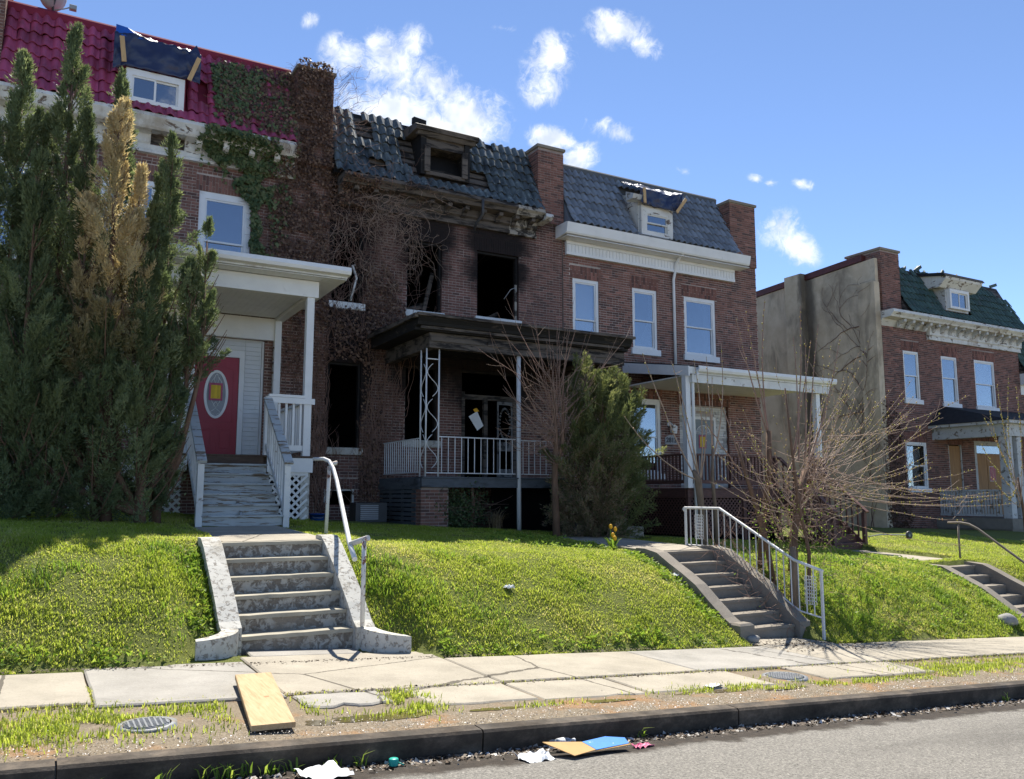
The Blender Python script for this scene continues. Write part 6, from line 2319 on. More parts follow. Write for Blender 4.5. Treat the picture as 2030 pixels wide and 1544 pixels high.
def pollard_big():
    t = thing('pollard_shrub', 'big bare shrub whose pale budding whips sweep towards the stucco wall', 'shrub', (10.95, 9.9, -.4))
    g0 = g_at(10.95, 10)
    MB().tube([(10.9, 9.95, g0 - .3), (11.0, 10.0, .3), (11.1, 10.05, .9), (11.25, 10.1, 1.5), (11.5, 10.1, 2.05)], [.075, .065, .055, .055, .06], 9).build('trunk', 'bark', t)
    MB().tube([(10.7, 9.75, g0 - .3), (10.72, 9.75, .55), (10.72, 9.75, .8)], [.06, .055, .05], 8).build('stump', 'bark_grey', t)
    for pts, r_ in (([(11.05, 10.8, .3), (11.07, 10.7, 1.2), (11.1, 10.55, 2.0), (11.07, 10.5, 2.75)], [.06, .055, .05, .045]),
                    ([(10.95, 10.4, .1), (10.8, 10.4, .9), (10.5, 10.4, 1.7), (10.2, 10.4, 2.5)], [.05, .045, .035, .02]),
                    ([(11.1, 9.8, -.1), (11.15, 9.8, .7), (10.95, 9.8, 1.5), (10.85, 9.8, 2.4), (10.75, 9.8, 3.4)], [.035, .03, .026, .02, .012]),
                    ([(11.6, 10.6, .2), (11.7, 10.6, 1.0), (12.0, 10.5, 1.8), (12.1, 10.5, 2.3)], [.07, .07, .075, .08])):
        MB().tube(pts, r_, 8).build('limb', 'bark', t)
    head = np.array([11.75, 10.2, 1.95])
    L = []
    for k in range(96):
        u = random.random()
        el = R(-16 + 84 * u ** 1.15)
        ln = random.uniform(2.1, 4.0) * (1 - .25 * abs(u - .35))
        if u > .6:
            ln *= .8
        a = R(random.uniform(-34, 34))
        p0 = head + rng.normal(size=3) * np.array([.25, .15, .3])
        d = np.array([math.cos(el) * math.cos(a), math.cos(el) * math.sin(a), math.sin(el)])
        L.append(whip(p0, p0 + d * ln, .09, 1.0, 9, .02))
    for k in range(34):
        a = R(random.uniform(95, 265))
        el = R(random.uniform(10, 70))
        ln = random.uniform(.7, 2.2)
        p0 = np.array([11.2, 10.1, 1.5]) + rng.normal(size=3) * np.array([.25, .15, .4])
        d = np.array([math.cos(el) * math.cos(a), math.cos(el) * math.sin(a) * .6, math.sin(el)])
        L.append(whip(p0, p0 + d * ln, .16, .8, 9, .03))
    ups = [((11.07, 10.5, 2.7), (10.62, 10.5, 4.85)), ((11.07, 10.5, 2.7), (11.1, 10.5, 5.1)), ((11.08, 10.5, 2.6), (10.4, 10.5, 4.7)), ((10.9, 9.8, 2.3), (11.2, 9.8, 4.85)), ((11.0, 9.8, 2.2), (11.0, 9.8, 4.3)),
           ((10.85, 9.8, 2.2), (11.55, 9.9, 4.3)), ((11.6, 10.2, 2.2), (11.75, 10.2, 4.4)), ((11.7, 10.2, 2.2), (12.1, 10.2, 4.7)), ((11.7, 10.2, 2.2), (12.55, 10.1, 4.5)), ((10.3, 10.4, 2.2), (9.8, 10.4, 3.4)), ((10.3, 10.4, 2.0), (9.55, 10.5, 2.9))]
    U = [whip(a, b, .1, .6, 10, .012) for a, b in ups]
    r0 = [random.uniform(.0055, .0095) for _ in L]
    twigs('whips', L, r0, [.0022] * len(L), 'twig_tan', t, 4)
    twigs('shoots', U, .016, .006, 'twig_red', t, 5)
    # tangle of dead twigs in the middle
    T = []
    for k in range(260):
        p = np.array([11.45, 10.15, 1.25]) + rng.normal(size=3) * np.array([.5, .35, .48])
        d = rng.normal(size=3)
        d /= np.linalg.norm(d)
        T.append(whip(p, p + d * random.uniform(.2, .7), .3, 0, 6, .03))
    for k in range(130):
        f = random.random()
        p = np.array([10.5 + random.uniform(-.35, .3), 11.3 - 1.9 * f + random.uniform(-.1, .1), .95 - 1.35 * f + random.uniform(-.25, .15)])
        d = rng.normal(size=3) + np.array([-.3, -.3, -.2])
        d /= np.linalg.norm(d)
        T.append(whip(p, p + d * random.uniform(.25, .7), .3, 0, 6, .03))
    twigs('tangle', T, .0055, .002, 'twig_red', t, 3)
    S = side_twigs(L + U, 1, (.12, .45), .25)
    twigs('twigs', S, .004, .002, 'twig_tan', t, 3)
    buds_on(L + U, t, .4, .1, (.009, .018))
    # few fresh leaves low in the shrub
    n = 700
    P = np.array([11.3, 10.0, .95]) + rng.normal(size=(n, 3)) * np.array([.5, .3, .45])
    needles(P, unit(rng.normal(size=(n, 3)) + np.array([0, 0, .4])), rng.uniform(.025, .05, n), rng.uniform(.008, .016, n), rng.uniform(.3, 1, n), 'young_leaves', 'weed', t)


pollard_big()


def right_shrub():
    t = thing('budding_shrub', 'budding shrub reaching in front of the far porch columns', 'shrub', (23.4, 13.2, .3))
    gz = g_at(23.4, 13.2)
    MB().tube([(23.5, 13.2, gz - .1), (23.45, 13.2, gz + .8), (23.3, 13.2, gz + 1.7)], [.05, .04, .025], 7).build('trunk', 'bark', t)
    L = []
    for e in ((21.4, 13, 2.95), (21.9, 13.1, 2.15), (22.3, 13, 4.6), (22.9, 13, 4.9), (22.2, 13.2, 3.9), (22.6, 13.1, 1.5), (23.2, 13, 4.6), (21.8, 13.1, 3.7)):
        L.append(whip((23.3, 13.2, gz + random.uniform(.7, 1.6)), e, .15, .8, 9))
    twigs('branches', L, .012, .004, 'twig_tan', t, 4)
    twigs('twigs', side_twigs(L, 3, (.15, .5)), .005, .002, 'twig_tan', t, 3)
    buds_on(L, t, .3, .05, (.015, .028))


right_shrub()


# ------------------------------------------------------------------ climbing plants
def in_poly(x, z, poly):
    c = False
    j = len(poly) - 1
    for i in range(len(poly)):
        xi, zi_ = poly[i]
        xj, zj = poly[j]
        if (zi_ > z) != (zj > z) and x < (xj - xi) * (z - zi_) / (zj - zi_) + xi:
            c = not c
        j = i
    return c


def vine_y(x, z):
    if z > 9.45 and x < 4.66:
        return D - .46 + (z - 9.5) / 2.12 * .97
    if 8.8 < z <= 9.5 and x < 4.68:
        return D - .14 - .42 * smoothstep(9.0, 9.42, z)
    if z > 8.4 and 5.7 < x < 11.3:
        return D - .2 - .42 * smoothstep(8.7, 9.0, z)
    return D - .04 if z < 9.2 else D - .12


def leaves(regions, mat, name, parent, size, lim_holes=()):
    P = []
    for poly, n in regions:
        xs, zs = [p[0] for p in poly], [p[1] for p in poly]
        k = 0
        while k < n:
            x, z = random.uniform(min(xs), max(xs)), random.uniform(min(zs), max(zs))
            if not in_poly(x, z, poly) or mnoise.noise(Vector((x * 2.6, z * 2.6, 1))) < -.3:
                k += .34
                continue
            if any(h[0] < x < h[1] and h[2] < z < h[3] for h in lim_holes):
                k += .3
                continue
            P.append((x, vine_y(x, z) - random.uniform(.0, .11), z))
            k += 1
    P = np.array(P)
    n = len(P)
    up = unit(np.stack([rng.normal(size=n) * .5, -np.abs(rng.normal(size=n)) * .45, -np.ones(n)], 1))
    nrm = unit(np.stack([rng.normal(size=n) * .4, -np.ones(n), rng.normal(size=n) * .4 + .3], 1))
    sd = unit(np.cross(up, nrm))
    s = rng.uniform(*size, n)[:, None]
    V = np.stack([P - up * s * .5, P + sd * s * .5 - up * s * .15, P + up * s * .65, P - sd * s * .5 - up * s * .15], 1)
    V[:, 1] += nrm * s * .12
    V[:, 3] += nrm * s * .12
    F = np.arange(n * 4).reshape(n, 4)
    return np_mesh(name, V.reshape(-1, 3), F, np.repeat(rng.random(n), 4), mat, parent)


def climber():
    t = thing('ivy_vine', 'half-dead ivy climbing the party wall between the magenta and scorched roofs', 'ivy', (5.5, D - .1, 1.0))
    holes = [(5.62, 6.38, 6.1, 7.78), (5.62, 6.4, 2.72, 4.68), (2.75, 3.7, 6.3, 8.1)]
    leaves([([(2.5, 9.2), (2.75, 9.5), (3.4, 9.5), (4.3, 9.3), (4.25, 8.5), (4.0, 7.7), (4.05, 6.9), (3.78, 6.6), (3.75, 7.9), (3.35, 8.55), (2.95, 8.8)], 3600),
            ([(2.9, 10.0), (3.5, 10.2), (4.1, 11.3), (3.4, 11.5), (2.8, 11.3)], 800), ([(2.3, 9.1), (2.75, 9.6), (4.7, 9.5), (4.6, 7.6), (4.2, 6.4), (3.72, 6.4), (3.72, 7.95), (3.2, 8.4), (2.7, 8.7)], 700), ([(3.7, 5.9), (4.4, 5.9), (4.4, 6.7), (3.8, 6.7)], 160), ([(2.8, 9.7), (4.6, 9.6), (4.6, 11.4), (2.85, 11.4)], 500)], 'ivy', 'green_leaves', t, (.06, .11), holes[2:])
    leaves([([(3.9, 9.4), (5.5, 9.5), (5.55, 5.4), (4.3, 6.2), (4.0, 7.2), (4.2, 8.4)], 3800), ([(4.6, 9.0), (5.55, 9.0), (5.45, 11.75), (4.55, 11.75)], 2400), ([(2.95, 9.7), (4.7, 9.6), (4.7, 11.6), (3.0, 11.45)], 2300),
            ([(6.45, 5.4), (7.45, 5.4), (7.4, 6.4), (6.9, 7.2), (6.4, 7.0)], 1000), ([(6.35, .9), (6.85, .9), (6.9, 5.2), (6.4, 5.3)], 500), ([(5.55, 4.7), (6.5, 4.7), (6.5, 6.0), (5.5, 6.0)], 500), ([(4.3, 4.3), (5.5, 4.3), (5.5, 6), (4.4, 6)], 300),
            ([(5.5, 8.0), (6.6, 8.0), (6.6, 9.0), (5.5, 9.0)], 800)], 'ivy_dead', 'dead_leaves', t, (.04, .075), holes)
    L, r0 = [], []

    def walk(x, z, steps, up=1.0, drift=0.0, wob=.35, st=.11):
        pts = []
        a = random.uniform(-.3, .3)
        for k in range(steps):
            y = vine_y(x, z) - .015 - .03 * random.random()
            pts.append((x, y, z))
            a = a * .8 + random.gauss(0, wob)
            x += math.sin(a + drift) * st
            z += math.cos(a + drift) * st * up
            if any(h_[0] < x < h_[1] and h_[2] < z < h_[3] for h_ in holes[1:]) and random.random() < .5:
                break
            if z > 11.75 or z < .7 or x < 2.6 or x > 8.8:
                break
        return np.array(pts)

    for k in range(150):
        x = random.choice((random.uniform(5.3, 5.62), random.uniform(5.0, 5.6), random.uniform(6.42, 7.2), random.uniform(6.4, 6.9)))
        p = walk(x, random.uniform(.9, 2.6), random.randint(20, 60), 1, 0, .22)
        if len(p) > 4:
            L.append(p); r0.append(random.uniform(.006, .016))
    for k in range(900):
        x, z = random.choice(((random.uniform(4.0, 5.5), random.uniform(5.8, 9.0)), (random.uniform(4.5, 5.5), random.uniform(9, 11)), (random.uniform(3.2, 4.7), random.uniform(9.6, 11)), (random.uniform(5.4, 7.4), random.uniform(4.7, 8.6))))
        p = walk(x, z, random.randint(7, 22), 1, random.uniform(-1.2, 1.2), .4, .09)
        if len(p) > 4:
            L.append(p); r0.append(random.uniform(.0028, .006))
    twigs('stems', L, r0, [.0025] * len(L), 'vine_dead', t, 4)
    # loose pale tangle hanging from the burnt cornice
    C = []
    for k in range(150):
        if random.random() < .65:
            p = np.array([random.gauss(7.15, .5), D - .35 - random.random() * .3, random.gauss(8.3, .28)])
        else:
            p = np.array([random.uniform(5.7, 7.3), D - .2 - random.random() * .2, random.uniform(6.6, 8.6)])
        a = random.uniform(0, 2 * math.pi)
        cur = random.choice((-1, 1)) * random.uniform(.1, .5)
        pts = []
        for q in range(random.randint(8, 22)):
            pts.append(p.copy())
            a += cur * random.uniform(.2, 1.2) + random.gauss(0, .25)
            p = p + np.array([math.cos(a) * .065, random.gauss(0, .02), math.sin(a) * .06 - .02])
        C.append(np.array(pts))
    for k in range(26):
        x = random.choice((random.uniform(5.6, 6.4), random.uniform(7.4, 7.7)))
        p = walk(x, random.uniform(7.6, 8.2), random.randint(8, 18), -1, 0, .35, .1)
        if len(p) > 4:
            p[:, 1] -= .06
            C.append(p)
    twigs('tangle', C, [random.uniform(.0035, .007) for _ in C], [.0022] * len(C), 'vine_pale', t, 4)
    W = []
    for k in range(120):
        x = random.choice((random.uniform(4.6, 5.6), random.uniform(4.7, 5.3)))
        p = np.array([x, D - .1 + random.random() * .8, 11.45])
        a = random.uniform(.3, 2.8)
        pts = []
        for q in range(7):
            pts.append(p.copy())
            a += random.gauss(0, .6)
            p = p + np.array([math.cos(a) * .06, random.gauss(0, .03), math.sin(a) * .04])
        W.append(np.array(pts))
    twigs('wisps', W, .004, .002, 'vine_dead', t, 3)


climber()


def wall_vine():
    t = thing('wall_vine', 'dark leafless vine branching across the stained stucco side wall', 'vine', (24.9, 19.5, .5))
    L, r0 = [], []

    def go(y, z, a, n, r, dep=0):
        pts = []
        for k in range(n):
            x = 24.965 if y > D + .56 and not 21.5 < y < 22.4 else 24.69
            pts.append((x, y, z))
            a += random.gauss(0, .22)
            y += math.cos(a) * .14
            z += math.sin(a) * .14
            if z > 9.4 or z < .3 or y < D - .05 or y > 21.4:
                break
            if dep < 3 and random.random() < .11:
                go(y, z, a + random.choice((-1, 1)) * random.uniform(.4, 1.0), int(n * .55), r * .6, dep + 1)
        if len(pts) > 2:
            L.append(np.array(pts)); r0.append(r)
    for y, z, a, n in ((19.0, .6, 1.6, 62), (18.9, .6, 1.5, 50), (18.8, 2.0, 1.4, 50), (19.3, 4.5, .5, 30), (19.4, 5.5, 1.0, 30), (19.2, 6.5, .2, 28), (19.2, 7.6, .3, 22), (19.1, 3.6, .1, 24)):
        go(y, z, a, n, .017)
    twigs('stems', L, r0, [.004] * len(L), 'vine_dead', t, 4)
    # mass of dead growth on the front corner
    n = 1500
    x, z = rng.uniform(24.75, 26.0, n), .3 + rng.random(n) ** 1.3 * 4.6
    keep = x < 26.1 - (z - .3) * .12
    P = np.stack([x, np.full(n, D - .16) + rng.normal(size=n) * .03, z], 1)[keep]
    needles(P, unit(rng.normal(size=(len(P), 3)) * np.array([1, .5, 1])), rng.uniform(.06, .12, len(P)), rng.uniform(.02, .035, len(P)), rng.random(len(P)) * .4, 'dead_leaves', 'ivy_dead', t)
    S = []
    for k in range(70):
        x, z = random.uniform(24.8, 26.0), random.uniform(.2, 2.5)
        pts = []
        a = 1.57
        for q in range(18):
            pts.append((x, D - .14, z))
            a += random.gauss(0, .25)
            x += math.cos(a) * .1
            z += math.sin(a) * .13
        S.append(np.array(pts))
    twigs('dead_stems', S, .008, .003, 'vine_dead', t, 3)


wall_vine()


# ------------------------------------------------------------------ grass and low plants
def blades(P, H, W, lean, tint, name, mat='grass'):
    n = len(P)
    a = rng.random(n) * 2 * np.pi
    d = np.stack([np.cos(a), np.sin(a), np.zeros(n)], 1)
    sd = np.stack([-np.sin(a), np.cos(a), np.zeros(n)], 1) * (W / 2)[:, None]
    mid = P + np.array([0, 0, 1.]) * (H * .55)[:, None] + d * (H * lean * .3)[:, None]
    tip = P + np.array([0, 0, 1.]) * (H * (1 - lean * .35))[:, None] + d * (H * lean)[:, None]
    V = np.stack([P - sd, P + sd, mid + sd * .8, mid - sd * .8, tip], 1)
    b = np.arange(n)[:, None] * 5
    F = np.concatenate([b + np.array([[0, 1, 2]]), b + np.array([[0, 2, 3]]), b + np.array([[3, 2, 4]])])
    o = np_mesh(name, V.reshape(-1, 3), F, np.repeat(tint, 5), mat)
    return o


def lawn_grass():
    N = 460000
    x = rng.uniform(-1.6, 23.0, N * 2)
    y = rng.uniform(8.92, 15.9, N * 2)
    # denser on the sunny bank facing the street
    keep = rng.random(N * 2) < np.where(y < 11.6, 1.0, .5) * np.where(x > 19, .6, 1.0)
    x, y = x[keep], y[keep]
    hard = np.zeros(len(x), bool)
    for x0, x1, y0, y1, *_ in STEPS:
        hard |= (x > x0 - .21) & (x < x1 + .21) & (y > y0 - 1.0) & (y < y1 + .12)
    for x0, x1, y0, y1, *_ in PATHS:
        hard |= (x > x0 - .01) & (x < x1 + .01) & (y > y0 - .2) & (y < y1)
    hard |= (y > 15.6) & (x > 4.5) & (x < 30)
    edge = 8.98 + .09 * np.sin(x * 2.1) + .05 * np.sin(x * 7.3 + 1) + .04 * np.sin(x * 17)
    edge = edge + .48 * np.clip((x - 1.2) / .4, 0, 1) * np.clip((4.25 - x) / .45, 0, 1)
    hard |= y < edge
    x, y = x[~hard], y[~hard]
    z = np.array([g_at(a, b) for a, b in zip(x, y)])
    nz = np.array([mnoise.noise(Vector((a * 1.3, b * 1.3, 3))) + .6 * mnoise.noise(Vector((a * 4.5, b * 4.5, 9))) for a, b in zip(x, y)])
    ok = rng.random(len(x)) < np.clip(.88 + nz * .5, .4, 1)
    x, y, z, nz = x[ok], y[ok], z[ok], nz[ok]
    n = len(x)
    H = rng.uniform(.028, .062, n) * (1 + .8 * np.clip(nz, -.5, 1)) * np.where(x > 10.7, 1.15, 1.0)
    dry = np.array([mnoise.noise(Vector((a * .8, b * .9, 21))) for a, b in zip(x, y)])
    tint = np.clip(.5 + nz * -.14 + np.clip(dry, 0, 1) * .45 + rng.normal(size=n) * .16 + (rng.random(n) < .07) * .4, 0, 1)
    tag(blades(np.stack([x, y, z - .01], 1), H, rng.uniform(.006, .011, n), rng.uniform(.3, 1.1, n), tint, 'grass'), 'short bright green grass over the bank and front yards', 'grass', kind='stuff')
    # rank tufts
    P, Hh, Tt = [], [], []
    spots = [(random.uniform(3.5, 5.2), random.uniform(9.5, 11.2)) for _ in range(20)] + [(random.uniform(10.8, 16.5), random.uniform(9.1, 11.6)) for _ in range(80)] + [(random.uniform(-1, 9), random.uniform(9.1, 11.5)) for _ in range(14)] + [(random.uniform(1.2, 1.85), random.uniform(9.4, 11.2)) for _ in range(8)]
    for cx, cy_ in spots:
        if on_hard(cx, cy_, .03):
            continue
        k = random.randint(50, 130)
        rr = random.uniform(.05, .16)
        hh = random.uniform(.07, .14)
        tt = random.random() * .5
        for _ in range(k):
            px, py = random.gauss(cx, rr), random.gauss(cy_, rr)
            if on_hard(px, py):
                continue
            P.append((px, py, g_at(px, py) - .01))
            Hh.append(hh * random.uniform(.6, 1.2))
            Tt.append(min(1, tt + random.random() * .3))
    n = len(P)
    tag(blades(np.array(P), np.array(Hh), rng.uniform(.008, .015, n), rng.uniform(.2, 1, n), np.array(Tt), 'grass_tufts', 'weed'), 'rank darker grass tufts standing above the short lawn', 'grass', kind='stuff')
    # broad-leaved weeds, thick on the right-hand bank and along edges
    P = []
    sp = [(random.uniform(10.8, 16.6), random.uniform(9.1, 12.5)) for _ in range(260)] + [(random.uniform(8.6, 8.98), random.uniform(9.4, 11.6)) for _ in range(60)] + [(random.uniform(-1.2, 8.5), random.uniform(9.02, 9.2)) for _ in range(70)] + [(random.uniform(7, 9.1), random.uniform(12, 14.6)) for _ in range(50)] + [(random.uniform(1.55, 1.85), random.uniform(9.7, 11.1)) for _ in range(30)]
    for cx, cy_ in sp:
        if on_hard(cx, cy_):
            continue
        for _ in range(random.randint(10, 26)):
            px, py = random.gauss(cx, .06), random.gauss(cy_, .06)
            if on_hard(px, py):
                continue
            if 1.2 < px < 4.2 and py < 9.6:
                continue
            P.append((px, py, g_at(px, py) + random.uniform(0, .07)))
    P = np.array(P)
    n = len(P)
    tag(needles(P, unit(rng.normal(size=(n, 3)) * np.array([1, 1, .3]) + np.array([0, 0, .5])), rng.uniform(.03, .075, n), rng.uniform(.01, .022, n), rng.random(n), 'weeds', 'weed', None), 'low broad-leaved weeds among the grass and along the pavement edge', 'weeds', kind='stuff')


lawn_grass()


def verge_cover():
    P, Hh, Tt = [], [], []
    patches = [(-1.2, 6.9, .5, .2, 1500), (-.4, 6.75, .35, .2, 1500), (.1, 6.75, .35, .28, 2100), (.55, 7.05, .25, .15, 900), (1.0, 6.75, .4, .2, 900), (1.3, 7.15, .28, .1, 700), (1.9, 6.85, .2, .2, 350), (2.93, 6.95, .1, .22, 1100), (2.6, 6.6, .2, .06, 200), (4.0, 6.5, .3, .05, 160),
               (5.9, 6.65, .4, .07, 420), (6.8, 6.62, .5, .07, 700), (7.6, 6.55, .4, .06, 420), (8.3, 6.55, .3, .06, 300), (9.4, 6.5, .4, .07, 420), (10.4, 6.85, .6, .15, 1300), (11.6, 6.9, .8, .18, 1500), (12.4, 6.7, .5, .15, 700), (11.0, 7.2, .8, .05, 400), (13.2, 6.6, .8, .1, 500), (7.2, 7.0, .15, .02, 20)]
    for cx, cy_, sx, sy, n in patches:
        for _ in range(n):
            px, py = random.gauss(cx, sx), random.gauss(cy_, sy)
            if not 6.05 < py < 7.5 or 1.42 < px < 1.95 and 6.2 < py < 7.9 or mnoise.noise(Vector((px * 3.2, py * 4, 5))) < -.22 or math.hypot(px - .79, py - 6.74) < .2:
                continue
            P.append((px, py, s_at(px) - .012))
            Hh.append(random.uniform(.02, .065) * (1.25 if n > 1000 else 1))
            Tt.append(min(1, max(0, random.gauss(.5, .22))))
    # tufts that line the walk and the joints
    for k in range(2600):
        px = random.uniform(-2, 14)
        py = random.gauss(7.47, .02)
        if random.random() < .5 and px > 2.2:
            continue
        P.append((px, py, s_at(px) - .02))
        Hh.append(random.uniform(.02, .06))
        Tt.append(random.uniform(.5, 1))
    for k in range(130):
        P.append((random.gauss(.48, .012), random.uniform(7.5, 8.2), s_at(.48) - .02))
        Hh.append(random.uniform(.02, .045))
        Tt.append(random.uniform(.4, 1))
    n = len(P)
    tag(blades(np.array(P), np.array(Hh), rng.uniform(.006, .011, n), rng.uniform(.2, .9, n), np.array(Tt), 'verge_grass'), 'patchy thin grass between the pavement and the kerb', 'grass', kind='stuff')
    # seedlings in the gutter against the kerb face
    P, Hh = [], []
    for cx in (-.05, .35, .75, 1.05, 1.15, 1.3, 1.5, 1.6, 1.85, 2.05, .1, 4.5, 9.7, 1.2, 1.42):
        for _ in range(7):
            P.append((cx + random.gauss(0, .03), 5.83 - random.random() * .05, s_at(cx) - .16))
            Hh.append(random.uniform(.05, .15))
    n = len(P)
    tag(blades(np.array(P), np.array(Hh), rng.uniform(.012, .02, n), rng.uniform(.3, 1, n), rng.random(n), 'seedlings', 'weed'), 'sparse green seedlings growing in the gutter against the kerb', 'weeds', kind='stuff')
    # chips and grit
    def chips(N, xr, yf, zf, size, name, mat, label, tr=None, flat=.3):
        x = rng.uniform(*xr, N)
        y = yf(N, x)
        z = np.array([zf(a, b) for a, b in zip(x, y)])
        P = np.stack([x, y, z], 1)
        s = rng.uniform(*size, N) * rng.random(N) ** .6
        a = unit(np.stack([rng.normal(size=N), rng.normal(size=N), rng.normal(size=N) * flat], 1))
        b = unit(np.cross(a, np.stack([rng.normal(size=N) * .3, rng.normal(size=N) * .3, np.ones(N)], 1)))
        V = np.stack([P + a * s[:, None], P + b * (s * rng.uniform(.4, .9, N))[:, None] + np.array([0, 0, .004]), P - a * s[:, None] * .9, P - b * (s * rng.uniform(.4, .9, N))[:, None] + np.array([0, 0, .002])], 1)
        t = rng.random(N) if tr is None else tr(N)
        tag(np_mesh(name, V.reshape(-1, 3), np.arange(N * 4).reshape(N, 4), np.repeat(t, 4), mat), label, 'debris', kind='stuff')
    chips(9000, (-1.5, 15), lambda n, x: 6.03 + np.abs(rng.normal(size=n)) * .26, lambda a, b: s_at(a) + .004 if b < 6.7 else s_at(a) + .003, (.004, .013), 'grit', 'grit_chips', 'pale crushed glass and grit along the kerb top')
    chips(9500, (-1.5, 14), lambda n, x: 5.84 - np.abs(rng.normal(size=n)) * (.13 + .12 * (x < 1.6)), lambda a, b: s_at(a) - .155, (.01, .045), 'gutter_litter', 'debris', 'dead leaves, twigs and broken glass lying in the gutter', lambda n: rng.random(n) ** 1.2, .5)
    chips(2600, (-1.5, 15), lambda n, x: 7.47 + rng.normal(size=n) * .035 - .05 * (rng.random(n) < .25), lambda a, b: s_at(a) + .004, (.006, .022), 'walk_litter', 'debris', 'strip of dry brown leaf litter along the pavement joint', lambda n: rng.random(n) * .6)
    chips(2200, (-1.5, 15), lambda n, x: 9.0 - np.abs(rng.normal(size=n)) * .07, lambda a, b: s_at(a) + .012, (.006, .024), 'edge_litter', 'debris', 'dry leaf litter where the grass meets the pavement', lambda n: rng.random(n) * .5)
    chips(900, (9.0, 11.4), lambda n, x: rng.uniform(8.3, 9.9, n), lambda a, b: (s_at(a) + .014) if b < 9.35 else g_at(a, b) * 0 + s_at(a) + .03, (.01, .04), 'twig_litter', 'debris', 'twigs and dry leaves fallen at the foot of the dark steps', lambda n: rng.random(n) * .5)


verge_cover()

# dry grass clump, shade plants, tulips
def clump(name, label, cat, c, n, h, w, mat, spread=.6, lean=(.3, 1.0), group=None):
    gz = g_at(*c)
    P = np.stack([rng.normal(c[0], w, n), rng.normal(c[1], w, n), np.full(n, gz - .02)], 1)
    o = blades(P, rng.uniform(h * .6, h, n), rng.uniform(.008, .014, n), rng.uniform(*lean, n), rng.random(n), name, mat)
    return tag(o, label, cat, group)


clump('ornamental_grass', 'dry bleached ornamental grass clump in front of the burnt porch', 'grass', (8.35, 15.5), 130, .62, .06, 'straw')


def shade_bush():
    t = thing('leafy_shrub', 'dark leafy shrub growing under the burnt porch', 'shrub', (7.9, 16.2, .9))
    MB().tube([(8.1, 16.1, .7), (8.12, 16.1, 1.3), (8.1, 16.1, 1.85)], [.05, .045, .035], 7).build('stem', 'bark', t)
    n = 2600
    P = np.array([7.85, 16.1, 1.25]) + rng.normal(size=(n, 3)) * np.array([.28, .12, .28])
    needles(P, unit(rng.normal(size=(n, 3))), rng.uniform(.04, .08, n), rng.uniform(.012, .025, n), rng.random(n) * .5, 'leaves', 'ivy', t)
    L = [whip((8.1, 16.0, random.uniform(1.0, 1.6)), (8.1 + random.uniform(-.7, .9), 15.9 + random.uniform(-.2, .1), random.uniform(1.2, 1.8)), .2, .3, 7) for _ in range(14)]
    twigs('twigs', L, .005, .002, 'twig_red', t, 3)


shade_bush()


def tulips():
    lab = ['yellow tulip in bud at the edge of the path slab', 'tallest yellow tulip of the clump at the path edge', 'yellow tulip leaning over the path slab', 'short yellow tulip low among broad leaves by the path']
    for (x, y, h), l in zip(((9.02, 12.35, .2), (9.12, 12.55, .34), (9.26, 12.6, .3), (8.95, 12.2, .16)), lab):
        gz = g_at(x, y)
        t = thing('tulip', l, 'flower', (x, y, gz), 'yellow tulips by the path')
        MB().tube([(x, y, gz - .02), (x + .01, y, gz + h * .6), (x + .015, y - .01, gz + h)], .006, 6).build('stem', 'weed', t)
        MB().lathe([(.004, -.005), (.028, .012), (.034, .035), (.03, .06), (.014, .085), (.0, .088)], (x + .015, y - .01, gz + h), 10).build('flower', 'tulip', t)
        for k in range(4):
            a = random.uniform(0, 6.28)
            dx, dy = math.cos(a), math.sin(a)
            w = .022
            pts = [(0, .0), (.05, .1), (.1, .17), (.17, .2)]
            m = MB()
            for (u0, v0), (u1, v1), w0, w1 in zip(pts[:-1], pts[1:], (w * .6, w, w * .8), (w, w * .8, .002)):
                m.poly([(x + dx * u0 - dy * w0, y + dy * u0 + dx * w0, gz + v0), (x + dx * u0 + dy * w0, y + dy * u0 - dx * w0, gz + v0), (x + dx * u1 + dy * w1, y + dy * u1 - dx * w1, gz + v1), (x + dx * u1 - dy * w1, y + dy * u1 + dx * w1, gz + v1)], .3)
            m.build('leaf', 'weed', t)


tulips()


# ------------------------------------------------------------------ things lying about
def board():
    t = thing('plank', 'short pine board lying from the pavement edge down onto the verge', 'board', (1.68, 7.1, 0))
    p, q = Vector((1.79, 7.9, s_at(1.79) + .085)), Vector((1.58, 6.28, s_at(1.58) + .03))
    d = (q - p).normalized()
    sd = Vector((1, 0, 0)) - d * d.x
    sd.normalize()
    up = sd.cross(d).normalized()
    if up.z < 0:
        up = -up
    m = MB()
    a, b, hw, hh, c = p, q, .155, .02, .004
    ring_ = [(-hw, -hh + c), (-hw + c, -hh), (hw - c, -hh), (hw, -hh + c), (hw, hh - c), (hw - c, hh), (-hw + c, hh), (-hw, hh - c)]
    vs = [a + sd * u + up * v for u, v in ring_] + [b + sd * u + up * v for u, v in ring_]
    m.faces(vs, [tuple(range(8)), tuple(reversed(range(8, 16)))] + [(k, 8 + k, 8 + (k + 1) % 8, (k + 1) % 8) for k in range(8)])
    m.build('board', 'lumber', t)
    MB().tube([p.lerp(q, .52) + sd * .03 + up * .0195, p.lerp(q, .52) + sd * .03 + up * .0212], .022, 10).build('knot', 'plywood', t)


board()


